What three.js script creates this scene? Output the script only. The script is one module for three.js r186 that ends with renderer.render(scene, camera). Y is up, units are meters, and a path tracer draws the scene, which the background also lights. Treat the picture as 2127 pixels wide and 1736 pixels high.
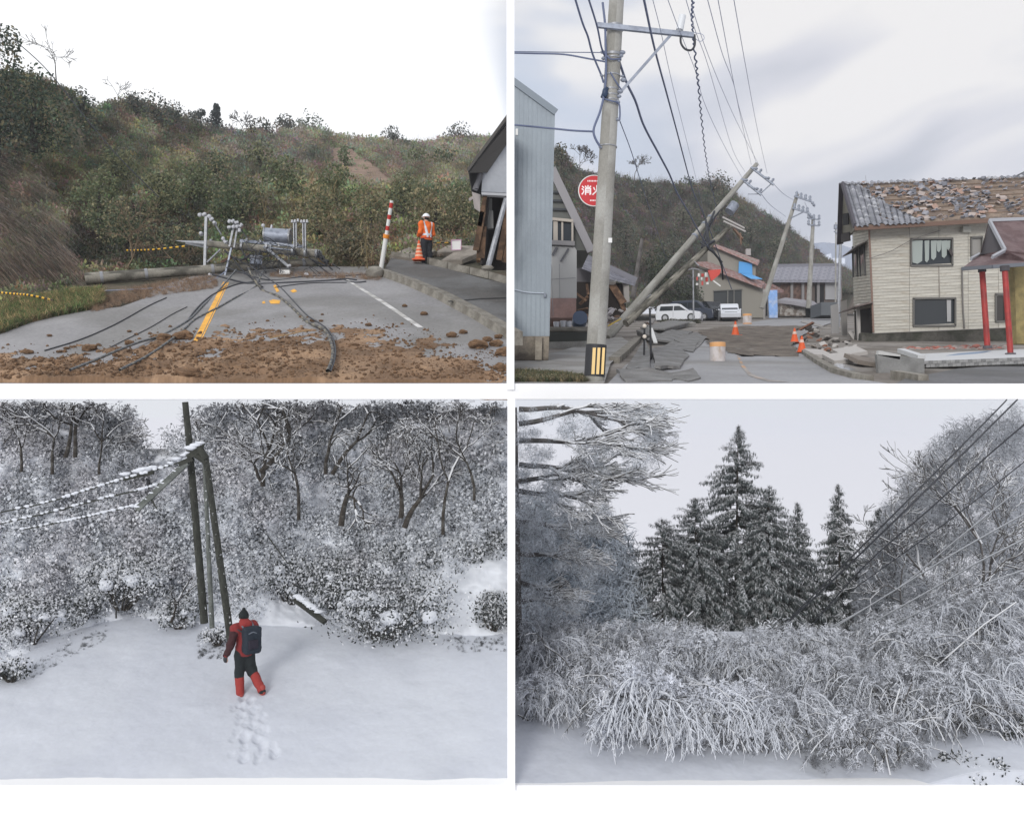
import * as THREE from 'three';
import { mergeGeometries } from 'three/addons/utils/BufferGeometryUtils.js';

// ---------------------------------------------------------------- camera, sky, sun, exposure
const F = 1861, CX = 1063.5, CY = 868, H = 8;           // focal length and centre in photograph units, eye height in metres
const scene = new THREE.Scene();
const camera = new THREE.PerspectiveCamera(2 * Math.atan(CY / F) * 180 / Math.PI, 1024 / 835, 0.1, 4000);
camera.position.set(0, H, 0); camera.lookAt(0, H, -1); scene.add(camera);
const renderer = new THREE.WebGLRenderer({ antialias: true });
renderer.setSize(1024, 835);
renderer.toneMapping = THREE.LinearToneMapping;
renderer.toneMappingExposure = 1.25;
renderer.shadowMap.enabled = true;
const sun = new THREE.DirectionalLight(new THREE.Color(1, 0.97, 0.93), 1.35);
sun.position.set(-17, 8 + 19, 22); sun.target.position.set(0, 8, -30);
sun.castShadow = true; sun.shadow.radius = 34; sun.shadow.mapSize.set(2048, 2048);
Object.assign(sun.shadow.camera, { left: -90, right: 90, top: 90, bottom: -90, near: 1, far: 260 });
scene.add(sun, sun.target);
scene.fog = new THREE.FogExp2(new THREE.Color(0.86, 0.89, 0.95), 0.0006);

// ---------------------------------------------------------------- random, noise
function rng(s) { let a = s >>> 0; return () => { a = (a + 0x6D2B79F5) | 0; let t = Math.imul(a ^ (a >>> 15), 1 | a); t = (t + Math.imul(t ^ (t >>> 7), 61 | t)) ^ t; return ((t ^ (t >>> 14)) >>> 0) / 4294967296; }; }
const hash = (x, y, z) => { let h = Math.imul(x | 0, 374761393) ^ Math.imul(y | 0, 668265263) ^ Math.imul(z | 0, 2147483647 ^ 0x1b873593); h = Math.imul(h ^ (h >>> 13), 1274126177); return ((h ^ (h >>> 16)) >>> 0) / 4294967296; };
const sm = (t) => t * t * (3 - 2 * t), lerp = (a, b, t) => a + (b - a) * t, clamp = (x, a = 0, b = 1) => Math.min(b, Math.max(a, x));
const step = (a, b, x) => sm(clamp((x - a) / (b - a)));
function vnoise(x, y, z = 0, per = 0) {
  const xi = Math.floor(x), yi = Math.floor(y), zi = Math.floor(z), fx = sm(x - xi), fy = sm(y - yi), fz = sm(z - zi);
  const w = per ? (v) => ((v % per) + per) % per : (v) => v;
  const h = (i, j, k) => hash(w(xi + i), w(yi + j), zi + k);
  const a = lerp(lerp(h(0, 0, 0), h(1, 0, 0), fx), lerp(h(0, 1, 0), h(1, 1, 0), fx), fy);
  if (fz === 0) return a;
  return lerp(a, lerp(lerp(h(0, 0, 1), h(1, 0, 1), fx), lerp(h(0, 1, 1), h(1, 1, 1), fx), fy), fz);
}
function fbm(x, y, z = 0, oct = 4, per = 0) { let s = 0, a = 0.5, n = 0; for (let i = 0; i < oct; i++) { s += a * vnoise(x, y, z + i * 17, per); n += a; a *= 0.5; x *= 2; y *= 2; per *= 2; } return s / n; }
const lin = (c) => { c /= 255; return c <= 0.04045 ? c / 12.92 : ((c + 0.055) / 1.055) ** 2.4; };

// ---------------------------------------------------------------- the sky: one overcast, white towards the left, broken grey cloud towards the right, mist below
{
  const W = 2048, HH = 1024, data = new Float32Array(W * HH * 4);
  const mix = (a, b, t) => [lerp(a[0], b[0], t), lerp(a[1], b[1], t), lerp(a[2], b[2], t)];
  const L = (r, g, b) => [lin(r) / 1.25, lin(g) / 1.25, lin(b) / 1.25];
  const blue = L(196, 211, 232), lav = L(219, 220, 228), wht = L(246, 244, 243), pink = L(231, 225, 231), dim = L(188, 193, 205), mist = L(228, 231, 237), white = [0.95, 0.96, 0.98];
  for (let j = 0; j < HH; j++) for (let i = 0; i < W; i++) {
    const el = ((j + 0.5) / HH - 0.5) * 180, az = ((i + 0.5) / W) * 360 - 90;      // az 0 = ahead, positive to the right
    const A = az > 180 ? az - 360 : az;
    const ce = Math.cos(el * Math.PI / 180), X = Math.sin(A * Math.PI / 180) * ce, Z = Math.cos(A * Math.PI / 180) * ce, Y = Math.sin(el * Math.PI / 180);
    const up = Y + 0.12;
    const wx = X * 2.6, wy = Y * 9 - X * 1.2, wz = Z * 2.6;
    const q = fbm(wx * 1.3 + 5, wy * 0.7, wz + 3, 4), n = fbm(wx + q * 1.8 + 7.3, wy + q * 1.4 + 1.7, wz, 5);
    const n2 = fbm(wx * 0.8 + 31, wy * 1.1 + q * 2, wz + 9, 4);
    let c = mix(lav, wht, step(0.49, 0.60, n));
    c = mix(c, pink, 0.6 * step(0.47, 0.62, n2) * step(0.6, 0.45, n));
    c = mix(c, dim, 0.95 * step(0.51, 0.40, n));
    c = mix(c, blue, 0.75 * step(17, 3, A) * step(7, 17, el) * step(0.64, 0.42, n));
    c = mix(c, wht, 0.6 * step(9, 5, el) * step(10, 24, A));
    const left = step(0.4, -0.6 - 2.6 * step(17, 25, el), A) * step(178, 120, Math.abs(A));
    c = mix(c, white, left);
    c = mix(c, mist, step(5.5, 2.2, el));
    const o = (j * W + i) * 4; data[o] = c[0]; data[o + 1] = c[1]; data[o + 2] = c[2]; data[o + 3] = 1;
  }
  const t = new THREE.DataTexture(data, W, HH, THREE.RGBAFormat, THREE.FloatType);
  t.mapping = THREE.EquirectangularReflectionMapping; t.magFilter = t.minFilter = THREE.LinearFilter; t.needsUpdate = true;
  scene.background = t; scene.environment = t;
}

// ---------------------------------------------------------------- placing: a point at a photograph position and a depth; sloping grounds
const V = (x, y, z) => new THREE.Vector3(x, y, z);
const P = (px, py, d) => V((px - CX) / F * d, H + (CY - py) / F * d, -d);
function Plane(py1, d1, py2, d2) {
  const y1 = (CY - py1) / F * d1, y2 = (CY - py2) / F * d2, b = (y2 - y1) / (d2 - d1), a = y1 - b * d1;
  const g = { a, b, d: (py) => a / ((CY - py) / F - b), at: (px, py, h = 0) => { const p = P(px, py, g.d(py)); p.y += h; return p; }, y: (z) => H + a - b * z, k: Math.sqrt(1 + b * b) };
  g.on = (x, d, h = 0) => V(x, H + a + b * d + h, -d);
  return g;
}
const GA = Plane(800, 16, 560, 28.2);          // road of the landslide scene
const GB = Plane(800, 16, 695, 43.3);          // road of the leaning-poles scene
const K = 0.75;                                // the snow scenes are built three quarters of full size, so that they stand in front of the upper terrace and open to the sky
const GC = Plane(1630, 14.9 * K, 1440, 17.5 * K);      // the two snow fields

// ---------------------------------------------------------------- naming and tagging
const taken = {};
function numbered(n) { const k = taken[n] = (taken[n] ?? -1) + 1; return k ? n + '_' + String(k).padStart(3, '0') : n; }
function tag(o, label, category, group, kind) { if (label) o.userData.label = label; if (category) o.userData.category = category; if (group) o.userData.group = group; o.userData.kind = kind || 'thing'; return o; }
const shade = (m) => { m.castShadow = m.receiveShadow = true; return m; };
function thing(name, label, category, pos = V(0, 0, 0), group) { const o = new THREE.Group(); o.name = numbered(name); o.position.copy(pos); scene.add(o); return tag(o, label, category, group); }
// a part: geometry given in world coordinates unless local is true
function part(t, name, geo, mat, local) {
  const g = Array.isArray(geo) ? merge(geo) : geo;
  if (!local) { let o = t; while (o) { g.translate(-o.position.x, -o.position.y, -o.position.z); o = o.parent; } }
  const m = shade(new THREE.Mesh(g, mat)); m.name = name; t.add(m); return m;
}
function struct(name, geo, mat) { const m = shade(new THREE.Mesh(Array.isArray(geo) ? merge(geo) : geo, mat)); m.name = numbered(name); m.userData.kind = 'structure'; scene.add(m); return m; }
function single(name, geo, mat, label, category, group, kind) { const m = shade(new THREE.Mesh(Array.isArray(geo) ? merge(geo) : geo, mat)); m.name = numbered(name); scene.add(m); return tag(m, label, category, group, kind); }

// ---------------------------------------------------------------- geometry
function merge(list) {
  const useCol = list.some((g) => g.attributes.color);
  const fix = list.map((g) => {
    if (g.index) g = g.toNonIndexed();
    for (const k of Object.keys(g.attributes)) if (!['position', 'normal', 'uv', 'color'].includes(k)) g.deleteAttribute(k);
    if (!g.attributes.normal) g.computeVertexNormals();
    const n = g.attributes.position.count;
    if (!g.attributes.uv) g.setAttribute('uv', new THREE.BufferAttribute(new Float32Array(n * 2), 2));
    if (useCol && !g.attributes.color) g.setAttribute('color', new THREE.BufferAttribute(new Float32Array(n * 3).fill(1), 3));
    return g;
  });
  return fix.length === 1 ? fix[0] : mergeGeometries(fix);
}
class MB {                                    // a triangle collector with colours
  constructor() { this.p = []; this.c = []; this.u = []; }
  tri(a, b, c, col = [1, 1, 1]) { for (const v of [a, b, c]) { this.p.push(v.x, v.y, v.z); this.c.push(col[0], col[1], col[2]); this.u.push(v.x + v.z * 0.3, v.y); } return this; }
  quad(a, b, c, d, col) { return this.tri(a, b, c, col).tri(a, c, d, col); }
  get n() { return this.p.length / 9; }
  geo() {
    const g = new THREE.BufferGeometry();
    g.setAttribute('position', new THREE.Float32BufferAttribute(this.p, 3)); g.setAttribute('color', new THREE.Float32BufferAttribute(this.c, 3)); g.setAttribute('uv', new THREE.Float32BufferAttribute(this.u, 2));
    g.computeVertexNormals(); return g;
  }
}
// a flat polygon of 3-D points pushed along a vector: wall, board, roof slope, plate
function slab(pts, vec, scaleUV = 1) {
  const o = pts[0], ex = pts[1].clone().sub(o).normalize();
  let nrm = V(0, 0, 0); for (let i = 0; i < pts.length; i++) nrm.add(pts[i].clone().sub(o).cross(pts[(i + 1) % pts.length].clone().sub(o))); nrm.normalize();
  const ey = nrm.clone().cross(ex);
  const flat = pts.map((p) => { const q = p.clone().sub(o); return new THREE.Vector2(q.dot(ex), q.dot(ey)); });
  const faces = THREE.ShapeUtils.triangulateShape(flat, []);
  const pos = [], uv = [];
  const push = (v, a, b) => { pos.push(v.x, v.y, v.z); uv.push(a * scaleUV, b * scaleUV); };
  const flip = nrm.dot(vec) > 0;
  const far = pts.map((p) => p.clone().add(vec));
  for (const f of faces) {
    const [a, b, c] = flip ? [f[2], f[1], f[0]] : f;
    for (const i of [a, b, c]) push(pts[i], flat[i].x, flat[i].y);
    for (const i of [c, b, a]) push(far[i], flat[i].x, flat[i].y);
  }
  let run = 0; const h = vec.length();
  for (let i = 0; i < pts.length; i++) {
    const j = (i + 1) % pts.length, w = pts[i].distanceTo(pts[j]);
    const q = [[pts[i], run, 0], [pts[j], run + w, 0], [far[j], run + w, h], [far[i], run, h]];
    const t = flip ? [0, 1, 2, 0, 2, 3] : [0, 2, 1, 0, 3, 2];
    for (const k of t) push(...q[k]); run += w;
  }
  const g = new THREE.BufferGeometry();
  g.setAttribute('position', new THREE.Float32BufferAttribute(pos, 3)); g.setAttribute('uv', new THREE.Float32BufferAttribute(uv, 2)); g.computeVertexNormals(); return g;
}
const UP = V(0, 1, 0);
function frameTo(a, b) { const d = b.clone().sub(a), L = d.length(); return { d: d.normalize(), L, q: new THREE.Quaternion().setFromUnitVectors(UP, d), m: a.clone().add(b).multiplyScalar(0.5) }; }
function bar(a, b, r1, r2 = r1, n = 10, open = false) {        // round, r1 at a
  const f = frameTo(a, b), g = new THREE.CylinderGeometry(r2, r1, f.L, n, 1, open);
  const uv = g.attributes.uv; for (let i = 0; i < uv.count; i++) uv.setXY(i, uv.getX(i) * r1 * 6.28, uv.getY(i) * f.L);
  g.applyQuaternion(f.q); g.translate(f.m.x, f.m.y, f.m.z); return g;
}
function beam(a, b, w, h, side = V(1, 0, 0)) {                  // square section: w along side, h across
  const d = b.clone().sub(a), L = d.length(); d.normalize();
  let z = side.clone().cross(d); if (z.length() < 0.05) z = V(0, 0, 1).cross(d); z.normalize(); const x = d.clone().cross(z);
  const g = new THREE.BoxGeometry(w, L, h);
  const uv = g.attributes.uv; for (let i = 0; i < uv.count; i++) uv.setXY(i, uv.getX(i) * Math.max(w, h), uv.getY(i) * L);
  g.applyMatrix4(new THREE.Matrix4().makeBasis(x, d, z)); g.translate((a.x + b.x) / 2, (a.y + b.y) / 2, (a.z + b.z) / 2); return g;
}
function box(c, w, h, d, ry = 0) { const g = new THREE.BoxGeometry(w, h, d); const uv = g.attributes.uv; for (let i = 0; i < uv.count; i++) uv.setXY(i, uv.getX(i) * Math.max(w, d), uv.getY(i) * h); if (ry) g.rotateY(ry); g.translate(c.x, c.y, c.z); return g; }
function tube(pts, r, n = 6, seg = 0, taper) {
  const c = new THREE.CatmullRomCurve3(pts, false, 'centripetal');
  const g = new THREE.TubeGeometry(c, seg || Math.max(6, pts.length * 5), r, n, false);
  const uv = g.attributes.uv, L = c.getLength(); for (let i = 0; i < uv.count; i++) uv.setXY(i, uv.getX(i) * L, uv.getY(i) * r * 6.28);
  return g;
}
function sphere(c, r, sx = 1, sy = 1, sz = 1, n = 10) { const g = new THREE.SphereGeometry(r, n, Math.max(5, n * 0.7 | 0)); g.scale(sx, sy, sz); g.translate(c.x, c.y, c.z); return g; }
function lathe(pts, n = 14) { return new THREE.LatheGeometry(pts.map((p) => new THREE.Vector2(p[0], p[1])), n); }
function alongAxis(g, a, b) { const f = frameTo(a, b); g.applyQuaternion(f.q); g.translate(a.x, a.y, a.z); return g; }   // y axis of g from a towards b
function rock(c, r, seed, sx = 1, sy = 0.7, sz = 1, detail = 2, rough = 0.45) {
  const g0 = new THREE.IcosahedronGeometry(1, detail), p = g0.attributes.position;
  for (let i = 0; i < p.count; i++) { const v = V().fromBufferAttribute(p, i); const n = fbm(v.x * 1.6 + seed * 7.1, v.y * 1.6 + seed * 3.3, v.z * 1.6 + seed, 4); v.multiplyScalar(r * (1 - rough + 2 * rough * n)); p.setXYZ(i, v.x * sx + c.x, v.y * sy + c.y, v.z * sz + c.z); }
  g0.computeVertexNormals(); return g0;
}
// a flat sheet over a photograph outline on a ground, h above it
function sheet(G, pts, h = 0) {
  const flat = pts.map(([px, py]) => { const p = G.at(px, py); return new THREE.Vector2(p.x, -p.z * G.k); });
  const f = THREE.ShapeUtils.triangulateShape(flat, []), pos = [], uv = [];
  const ccw = THREE.ShapeUtils.isClockWise(flat);
  for (const t of f) for (const i of (ccw ? [t[2], t[1], t[0]] : t)) { const d = flat[i].y / G.k; pos.push(flat[i].x, H + G.a + G.b * d + h, -d); uv.push(flat[i].x, flat[i].y); }
  const g = new THREE.BufferGeometry(); g.setAttribute('position', new THREE.Float32BufferAttribute(pos, 3)); g.setAttribute('uv', new THREE.Float32BufferAttribute(uv, 2)); g.computeVertexNormals(); return g;
}
// a sheet with thickness below it
function plate(G, pts, h, t) { return slab(pts.map(([px, py]) => { const p = G.at(px, py); p.y += h; return p; }), V(0, -t, 0)); }
// a grid over x and depth with its own height; cells where keep() is false are left out
function field(G, x0, x1, d0, d1, nx, nd, height, keep, xscale) {
  const pos = [], uv = [], idx = [];
  for (let j = 0; j <= nd; j++) for (let i = 0; i <= nx; i++) {
    const d = lerp(d0, d1, j / nd), s = xscale ? d / d1 : 1, x = lerp(x0 * s, x1 * s, i / nx);
    pos.push(x, H + G.a + G.b * d + height(x, d), -d); uv.push(x, d * G.k);
  }
  for (let j = 0; j < nd; j++) for (let i = 0; i < nx; i++) {
    const a = j * (nx + 1) + i, b = a + 1, c = a + nx + 1, e = c + 1;
    if (keep) { const d = lerp(d0, d1, (j + 0.5) / nd), s = xscale ? d / d1 : 1, x = lerp(x0 * s, x1 * s, (i + 0.5) / nx); if (!keep(x, d)) continue; }
    idx.push(a, b, c, b, e, c);
  }
  const g = new THREE.BufferGeometry(); g.setAttribute('position', new THREE.Float32BufferAttribute(pos, 3)); g.setAttribute('uv', new THREE.Float32BufferAttribute(uv, 2)); g.setIndex(idx); g.computeVertexNormals(); return g;
}

// ---------------------------------------------------------------- materials
function tex(size, metres, fn, srgb = true, w2) {
  const W = size, d = new Uint8Array(W * W * 4);
  for (let j = 0; j < W; j++) for (let i = 0; i < W; i++) { const c = fn(i / W, j / W), o = (j * W + i) * 4; d[o] = clamp(c[0], 0, 255); d[o + 1] = clamp(c[1], 0, 255); d[o + 2] = clamp(c[2], 0, 255); d[o + 3] = 255; }
  const t = new THREE.DataTexture(d, W, W); t.wrapS = t.wrapT = THREE.RepeatWrapping; t.magFilter = THREE.LinearFilter; t.minFilter = THREE.LinearMipmapLinearFilter; t.generateMipmaps = true;
  if (srgb) t.colorSpace = THREE.SRGBColorSpace; t.repeat.set(1 / metres, 1 / metres); t.needsUpdate = true; return t;
}
const srgb = (l) => 255 * (l <= 0.0031308 ? l * 12.92 : 1.055 * l ** (1 / 2.4) - 0.055);
// patchy colour around a linear base; amp = how much it varies; second colour in patches
function mottle(base, amp, second, patch = 0.5, metres = 4, size = 256, fine = 32, seed = 0) {
  return tex(size, metres, (u, v) => {
    const a = fbm(u * 6, v * 6, seed, 4, 6), f = vnoise(u * fine * 2, v * fine * 2, seed + 3, fine * 2) - 0.5, p = step(patch - 0.12, patch + 0.14, fbm(u * 4, v * 4, seed + 50, 5, 4));
    return [0, 1, 2].map((i) => srgb(Math.max(0.001, (second ? lerp(base[i], second[i], p) : base[i]) * (1 + amp * (a - 0.5) * 1.6 + amp * 0.8 * f))));
  });
}
const bumps = (metres, freq, size = 256, seed = 0) => tex(size, metres, (u, v) => { const n = 255 * fbm(u * freq, v * freq, seed, 4, freq); return [n, n, n]; }, false);
const std = (o) => new THREE.MeshStandardMaterial(o);
const col = (r, g, b) => new THREE.Color().setRGB(r, g, b);
const flatM = (c, rough = 0.8, metal = 0, extra = {}) => std({ color: col(...c), roughness: rough, metalness: metal, ...extra });
const mapM = (map, rough = 0.9, extra = {}) => std({ map, roughness: rough, ...extra });
const BUMP = { fine: bumps(1.2, 24, 256, 1), mid: bumps(3, 12, 256, 2), coarse: bumps(6, 8, 256, 3) };
const M = {
  white: flatM([0.92, 0.92, 0.92], 0.95),
  asphaltA: mapM(mottle([0.27, 0.265, 0.27], 0.28, [0.21, 0.205, 0.2], 0.55, 7, 512, 80, 1), 0.75, { bumpMap: BUMP.fine, bumpScale: 0.004 }),
  asphaltB: mapM(mottle([0.30, 0.30, 0.31], 0.25, [0.24, 0.235, 0.23], 0.55, 8, 512, 80, 2), 0.75, { bumpMap: BUMP.fine, bumpScale: 0.004 }),
  asphaltDark: mapM(mottle([0.13, 0.13, 0.13], 0.35, [0.095, 0.09, 0.085], 0.5, 4, 256, 60, 3), 0.85, { bumpMap: BUMP.fine, bumpScale: 0.006 }),
  soil: mapM(mottle([0.10, 0.075, 0.05], 0.6, [0.06, 0.055, 0.035], 0.5, 5, 256, 40, 4), 1, { bumpMap: BUMP.mid, bumpScale: 0.05 }),
  mud: mapM(mottle([0.29, 0.186, 0.112], 0.5, [0.19, 0.115, 0.065], 0.5, 3, 512, 50, 5), 0.95, { bumpMap: BUMP.fine, bumpScale: 0.02 }),
  clod: mapM(mottle([0.235, 0.142, 0.08], 0.55, [0.15, 0.088, 0.048], 0.5, 0.8, 256, 30, 6), 1, { bumpMap: BUMP.fine, bumpScale: 0.02 }),
  concrete: mapM(mottle([0.32, 0.31, 0.285], 0.3, [0.23, 0.22, 0.19], 0.55, 2, 256, 60, 7), 0.9, { bumpMap: BUMP.fine, bumpScale: 0.003 }),
  poleConcrete: mapM(mottle([0.33, 0.325, 0.3], 0.22, [0.27, 0.262, 0.235], 0.55, 2, 256, 50, 8), 0.85, { bumpMap: BUMP.fine, bumpScale: 0.002 }),
  weathered: mapM(mottle([0.24, 0.225, 0.19], 0.5, [0.10, 0.095, 0.078], 0.5, 1.5, 256, 30, 9), 0.9, { bumpMap: BUMP.fine, bumpScale: 0.004 }),
  kerb: mapM(mottle([0.26, 0.243, 0.21], 0.35, [0.16, 0.145, 0.12], 0.55, 1.6, 256, 40, 10), 0.9, { bumpMap: BUMP.fine, bumpScale: 0.004 }),
  steel: mapM(mottle([0.31, 0.32, 0.34], 0.3, [0.2, 0.21, 0.23], 0.6, 0.8, 128, 20, 11), 0.5, { metalness: 0.35 }),
  steelBlue: mapM(mottle([0.3, 0.33, 0.39], 0.25, [0.2, 0.22, 0.27], 0.6, 0.8, 128, 20, 12), 0.5, { metalness: 0.3 }),
  black: flatM([0.022, 0.023, 0.027], 0.6), cable: flatM([0.03, 0.033, 0.042], 0.55), wire: flatM([0.11, 0.135, 0.22], 0.6), wireThin: flatM([0.28, 0.31, 0.42], 0.6),
  rubber: flatM([0.02, 0.02, 0.02], 0.7), glass: flatM([0.03, 0.036, 0.042], 0.08), dark: flatM([0.012, 0.012, 0.013], 0.9),
  ceramic: flatM([0.5, 0.51, 0.54], 0.25),
  orange: flatM([0.72, 0.11, 0.025], 0.6), yellow: flatM([0.78, 0.45, 0.04], 0.6), red: flatM([0.5, 0.035, 0.025], 0.5), whitePaint: flatM([0.72, 0.72, 0.7], 0.5),
  lineYellow: mapM(mottle([0.82, 0.42, 0.06], 0.3, [0.6, 0.33, 0.09], 0.66, 1.2, 256, 40, 13), 0.8), lineWhite: mapM(mottle([0.62, 0.61, 0.6], 0.3, [0.4, 0.39, 0.37], 0.6, 1.2, 256, 40, 14), 0.8),
  leaf: new THREE.MeshPhysicalMaterial({ color: 0xffffff, vertexColors: true, roughness: 1, transmission: 0.3, thickness: 0, side: THREE.DoubleSide }),
  snowLeaf: new THREE.MeshPhysicalMaterial({ color: 0xffffff, vertexColors: true, roughness: 1, transmission: 0.4, thickness: 0, side: THREE.DoubleSide }),
  bark: mapM(mottle([0.05, 0.043, 0.036], 0.6, [0.085, 0.08, 0.072], 0.6, 0.7, 128, 30, 15), 1, { bumpMap: BUMP.fine, bumpScale: 0.01 }),
  barkGrey: mapM(mottle([0.14, 0.13, 0.125], 0.4, [0.09, 0.085, 0.08], 0.6, 0.7, 128, 30, 16), 1),
  snow: mapM(mottle([0.56, 0.585, 0.635], 0.06, [0.53, 0.555, 0.61], 0.5, 5, 256, 60, 17), 0.95, { bumpMap: BUMP.mid, bumpScale: 0.02 }),
  snowOn: flatM([0.66, 0.685, 0.73], 0.95),
};
// ================================================================ added white fronts and walls, standing for the page margin and gutters
{
  const x = 40, fy = (py, d) => H + (CY - py) / F * d;
  // lower front: stands for the white page margin under the snow fields
  struct('page_margin_front', slab([V(-x, fy(1631, 14.8 * K), -14.8 * K), V(x, fy(1631, 14.8 * K), -14.8 * K), V(x, -6, -14.8 * K), V(-x, -6, -14.8 * K)], V(0, 0, -0.7)), M.white);
  // upper front edge under the two roads: stands for the level page gutter
  const s = fy(796.5, 15.95), s2 = fy(829, 15.95);
  struct('page_gutter_edge', slab([V(-x, s, -15.95), V(x, s, -15.95), V(x, s2, -15.95), V(-x, s2, -15.95)], V(0, 0, -0.35)), M.white);
  // added upright walls, standing for the page gutter between left and right
  struct('page_gutter_wall', box(V((1060.3 - CX) / F * 15.9, H + 4.6, -15.98), 0.137, 8.2, 0.16), M.white);
  const w = 16 / F * 14.7 * K, px = (1062 - CX) / F * 14.7 * K - w / 2, z0 = 14.7 * K;
  struct('page_gutter_wall', slab([V(px, fy(1634, z0) - 0.05, -z0), V(px, fy(829, z0), -z0), V(px, fy(829, 15.9), -15.9), V(px, fy(1500, z0), -15.9)], V(w, 0, 0)), M.white);
}
// ================================================================ foliage kit
function interp(list, x) { if (x <= list[0][0]) return list[0][1]; for (let i = 1; i < list.length; i++) if (x <= list[i][0]) return lerp(list[i - 1][1], list[i][1], (x - list[i - 1][0]) / (list[i][0] - list[i - 1][0])); return list[list.length - 1][1]; }
const rdir = (R) => { const z = R() * 2 - 1, a = R() * 6.2832, s = Math.sqrt(1 - z * z); return V(s * Math.cos(a), z, s * Math.sin(a)); };
function leafQuad(mb, c, size, R, colr, ratio = 0.55, flat = 0) {
  const d = rdir(R); d.y *= 1 - flat; d.normalize(); let e = d.clone().cross(flat ? UP : rdir(R)); if (e.length() < 0.05) e = V(1, 0, 0); e.normalize().multiplyScalar(size * ratio * 0.5); d.multiplyScalar(size * 0.5);
  mb.quad(c.clone().sub(d), c.clone().add(e), c.clone().add(d), c.clone().sub(e), colr);
}
function blade(mb, a, dir, len, w, droop, colr, seg = 3) {
  let p = a.clone(); const d = dir.clone(), side = dir.clone().cross(UP); if (side.length() < 0.1) side.set(1, 0, 0.2); side.normalize();
  for (let i = 0; i < seg; i++) {
    const q = p.clone().addScaledVector(d, len / seg), w0 = w * (1 - i / seg * 0.8) / 2, w1 = w * (1 - (i + 1) / seg * 0.8) / 2;
    mb.quad(p.clone().addScaledVector(side, w0), q.clone().addScaledVector(side, w1), q.clone().addScaledVector(side, -w1), p.clone().addScaledVector(side, -w0), colr);
    p = q; d.y -= droop / seg; d.normalize();
  }
  return p;
}
const clumpRound = (() => { const R = rng(11), mb = new MB(); for (let i = 0; i < 34; i++) { const v = rdir(R).multiplyScalar(Math.cbrt(R())); v.y = v.y * 0.8 + 0.25; const t = 0.65 + 0.7 * R(); leafQuad(mb, v, 0.30 + 0.22 * R(), R, [t, t, t]); } return mb.geo(); })();
const clumpBlade = (() => { const R = rng(12), mb = new MB(); for (let i = 0; i < 30; i++) { const a = R() * 6.28, t = 0.55 + 0.9 * R(); blade(mb, V((R() - 0.5) * 0.7, -0.4 + R() * 0.6, (R() - 0.5) * 0.7), V(Math.cos(a) * 0.7, 0.9 + R(), Math.sin(a) * 0.7).normalize(), 0.8 + R() * 0.9, 0.07 + R() * 0.06, 1.6, [t, t, t * 0.95]); } return mb.geo(); })();
const clumpTwig = (() => { const R = rng(13), mb = new MB(); for (let i = 0; i < 34; i++) { const a = R() * 6.28, t = 0.6 + 0.7 * R(); blade(mb, V((R() - 0.5) * 0.8, -0.6 + R() * 0.5, (R() - 0.5) * 0.8), V(Math.cos(a) * 0.6, 1, Math.sin(a) * 0.6).normalize(), 0.7 + R() * 1.1, 0.045, -0.1, [t, t, t], 2); } return mb.geo(); })();
function instanced(name, geo, list, label, kind = 'stuff', mat = M.leaf) {
  const m = new THREE.InstancedMesh(geo, mat, list.length), mt = new THREE.Matrix4(), c = new THREE.Color();
  list.forEach((o, i) => { mt.compose(o.p, o.q || new THREE.Quaternion().setFromAxisAngle(UP, o.a || 0), o.s.isVector3 ? o.s : V(o.s, o.s, o.s)); m.setMatrixAt(i, mt); m.setColorAt(i, c.setRGB(o.c[0], o.c[1], o.c[2])); });
  m.name = numbered(name); shade(m); scene.add(m); return tag(m, label, null, null, kind);
}
const mixc = (a, b, t) => [lerp(a[0], b[0], t), lerp(a[1], b[1], t), lerp(a[2], b[2], t)];
// a leafy crown of leaf faces in uneven lobes; parts crown + trunk
function leafyTree(name, label, o) {
  const R = rng(o.seed), s = o.d / F, base = P(o.px, o.py, o.d), t = thing(name, label, o.cat || 'tree', base, o.group);
  const w = o.w * s, h = o.h * s, mb = new MB(), lobes = [];
  const nl = o.lobes || 9;
  for (let i = 0; i < nl; i++) { const v = (i + 0.5) / nl, wid = o.cone ? (1 - v) * 0.5 : 0.5 * Math.sqrt(Math.max(0.12, 1 - (2 * v - 0.9) ** 2)), a = R() * 6.28; const r = (o.cone ? 0.16 * (1.25 - v) : 0.22) * w; lobes.push({ c: V(Math.cos(a) * (wid * w - r * 0.7) * (o.cone ? 0.25 : 0.4 + 0.6 * R()), h * (o.lift + (1 - o.lift) * v * 0.93), Math.sin(a) * (wid * w) * 0.7 * R()), r: r * (0.8 + 0.6 * R()) }); }
  const n = o.n || 900, size = (o.leaf || 7) * s;
  for (let i = 0; i < n; i++) { const l = lobes[(R() * nl) | 0], v = rdir(R).multiplyScalar(l.r * (0.45 + 0.65 * Math.cbrt(R()))); v.y *= 0.8; const f = 0.6 + 0.8 * R(); const k = R() < (o.mix || 0.25) && o.c2 ? o.c2 : o.c; leafQuad(mb, l.c.clone().add(v), size * (0.6 + 0.8 * R()), R, [k[0] * f, k[1] * f, k[2] * f]); }
  part(t, 'crown', mb.geo(), M.leaf, true);
  const tr = []; const top = V(0, h * 0.7, 0), r = Math.max(0.03, w * 0.03);
  tr.push(bar(V(0, -0.3, 0), V(0, h * 0.45, 0), r * 1.3, r, 7), bar(V(0, h * 0.44, 0), top, r, r * 0.4, 6));
  for (const l of lobes.slice(0, 5)) tr.push(bar(V(0, Math.min(l.c.y * 0.8, h * 0.5), 0), l.c, r * 0.5, r * 0.2, 5));
  part(t, 'trunk', tr, M.bark, true); return t;
}
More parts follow.
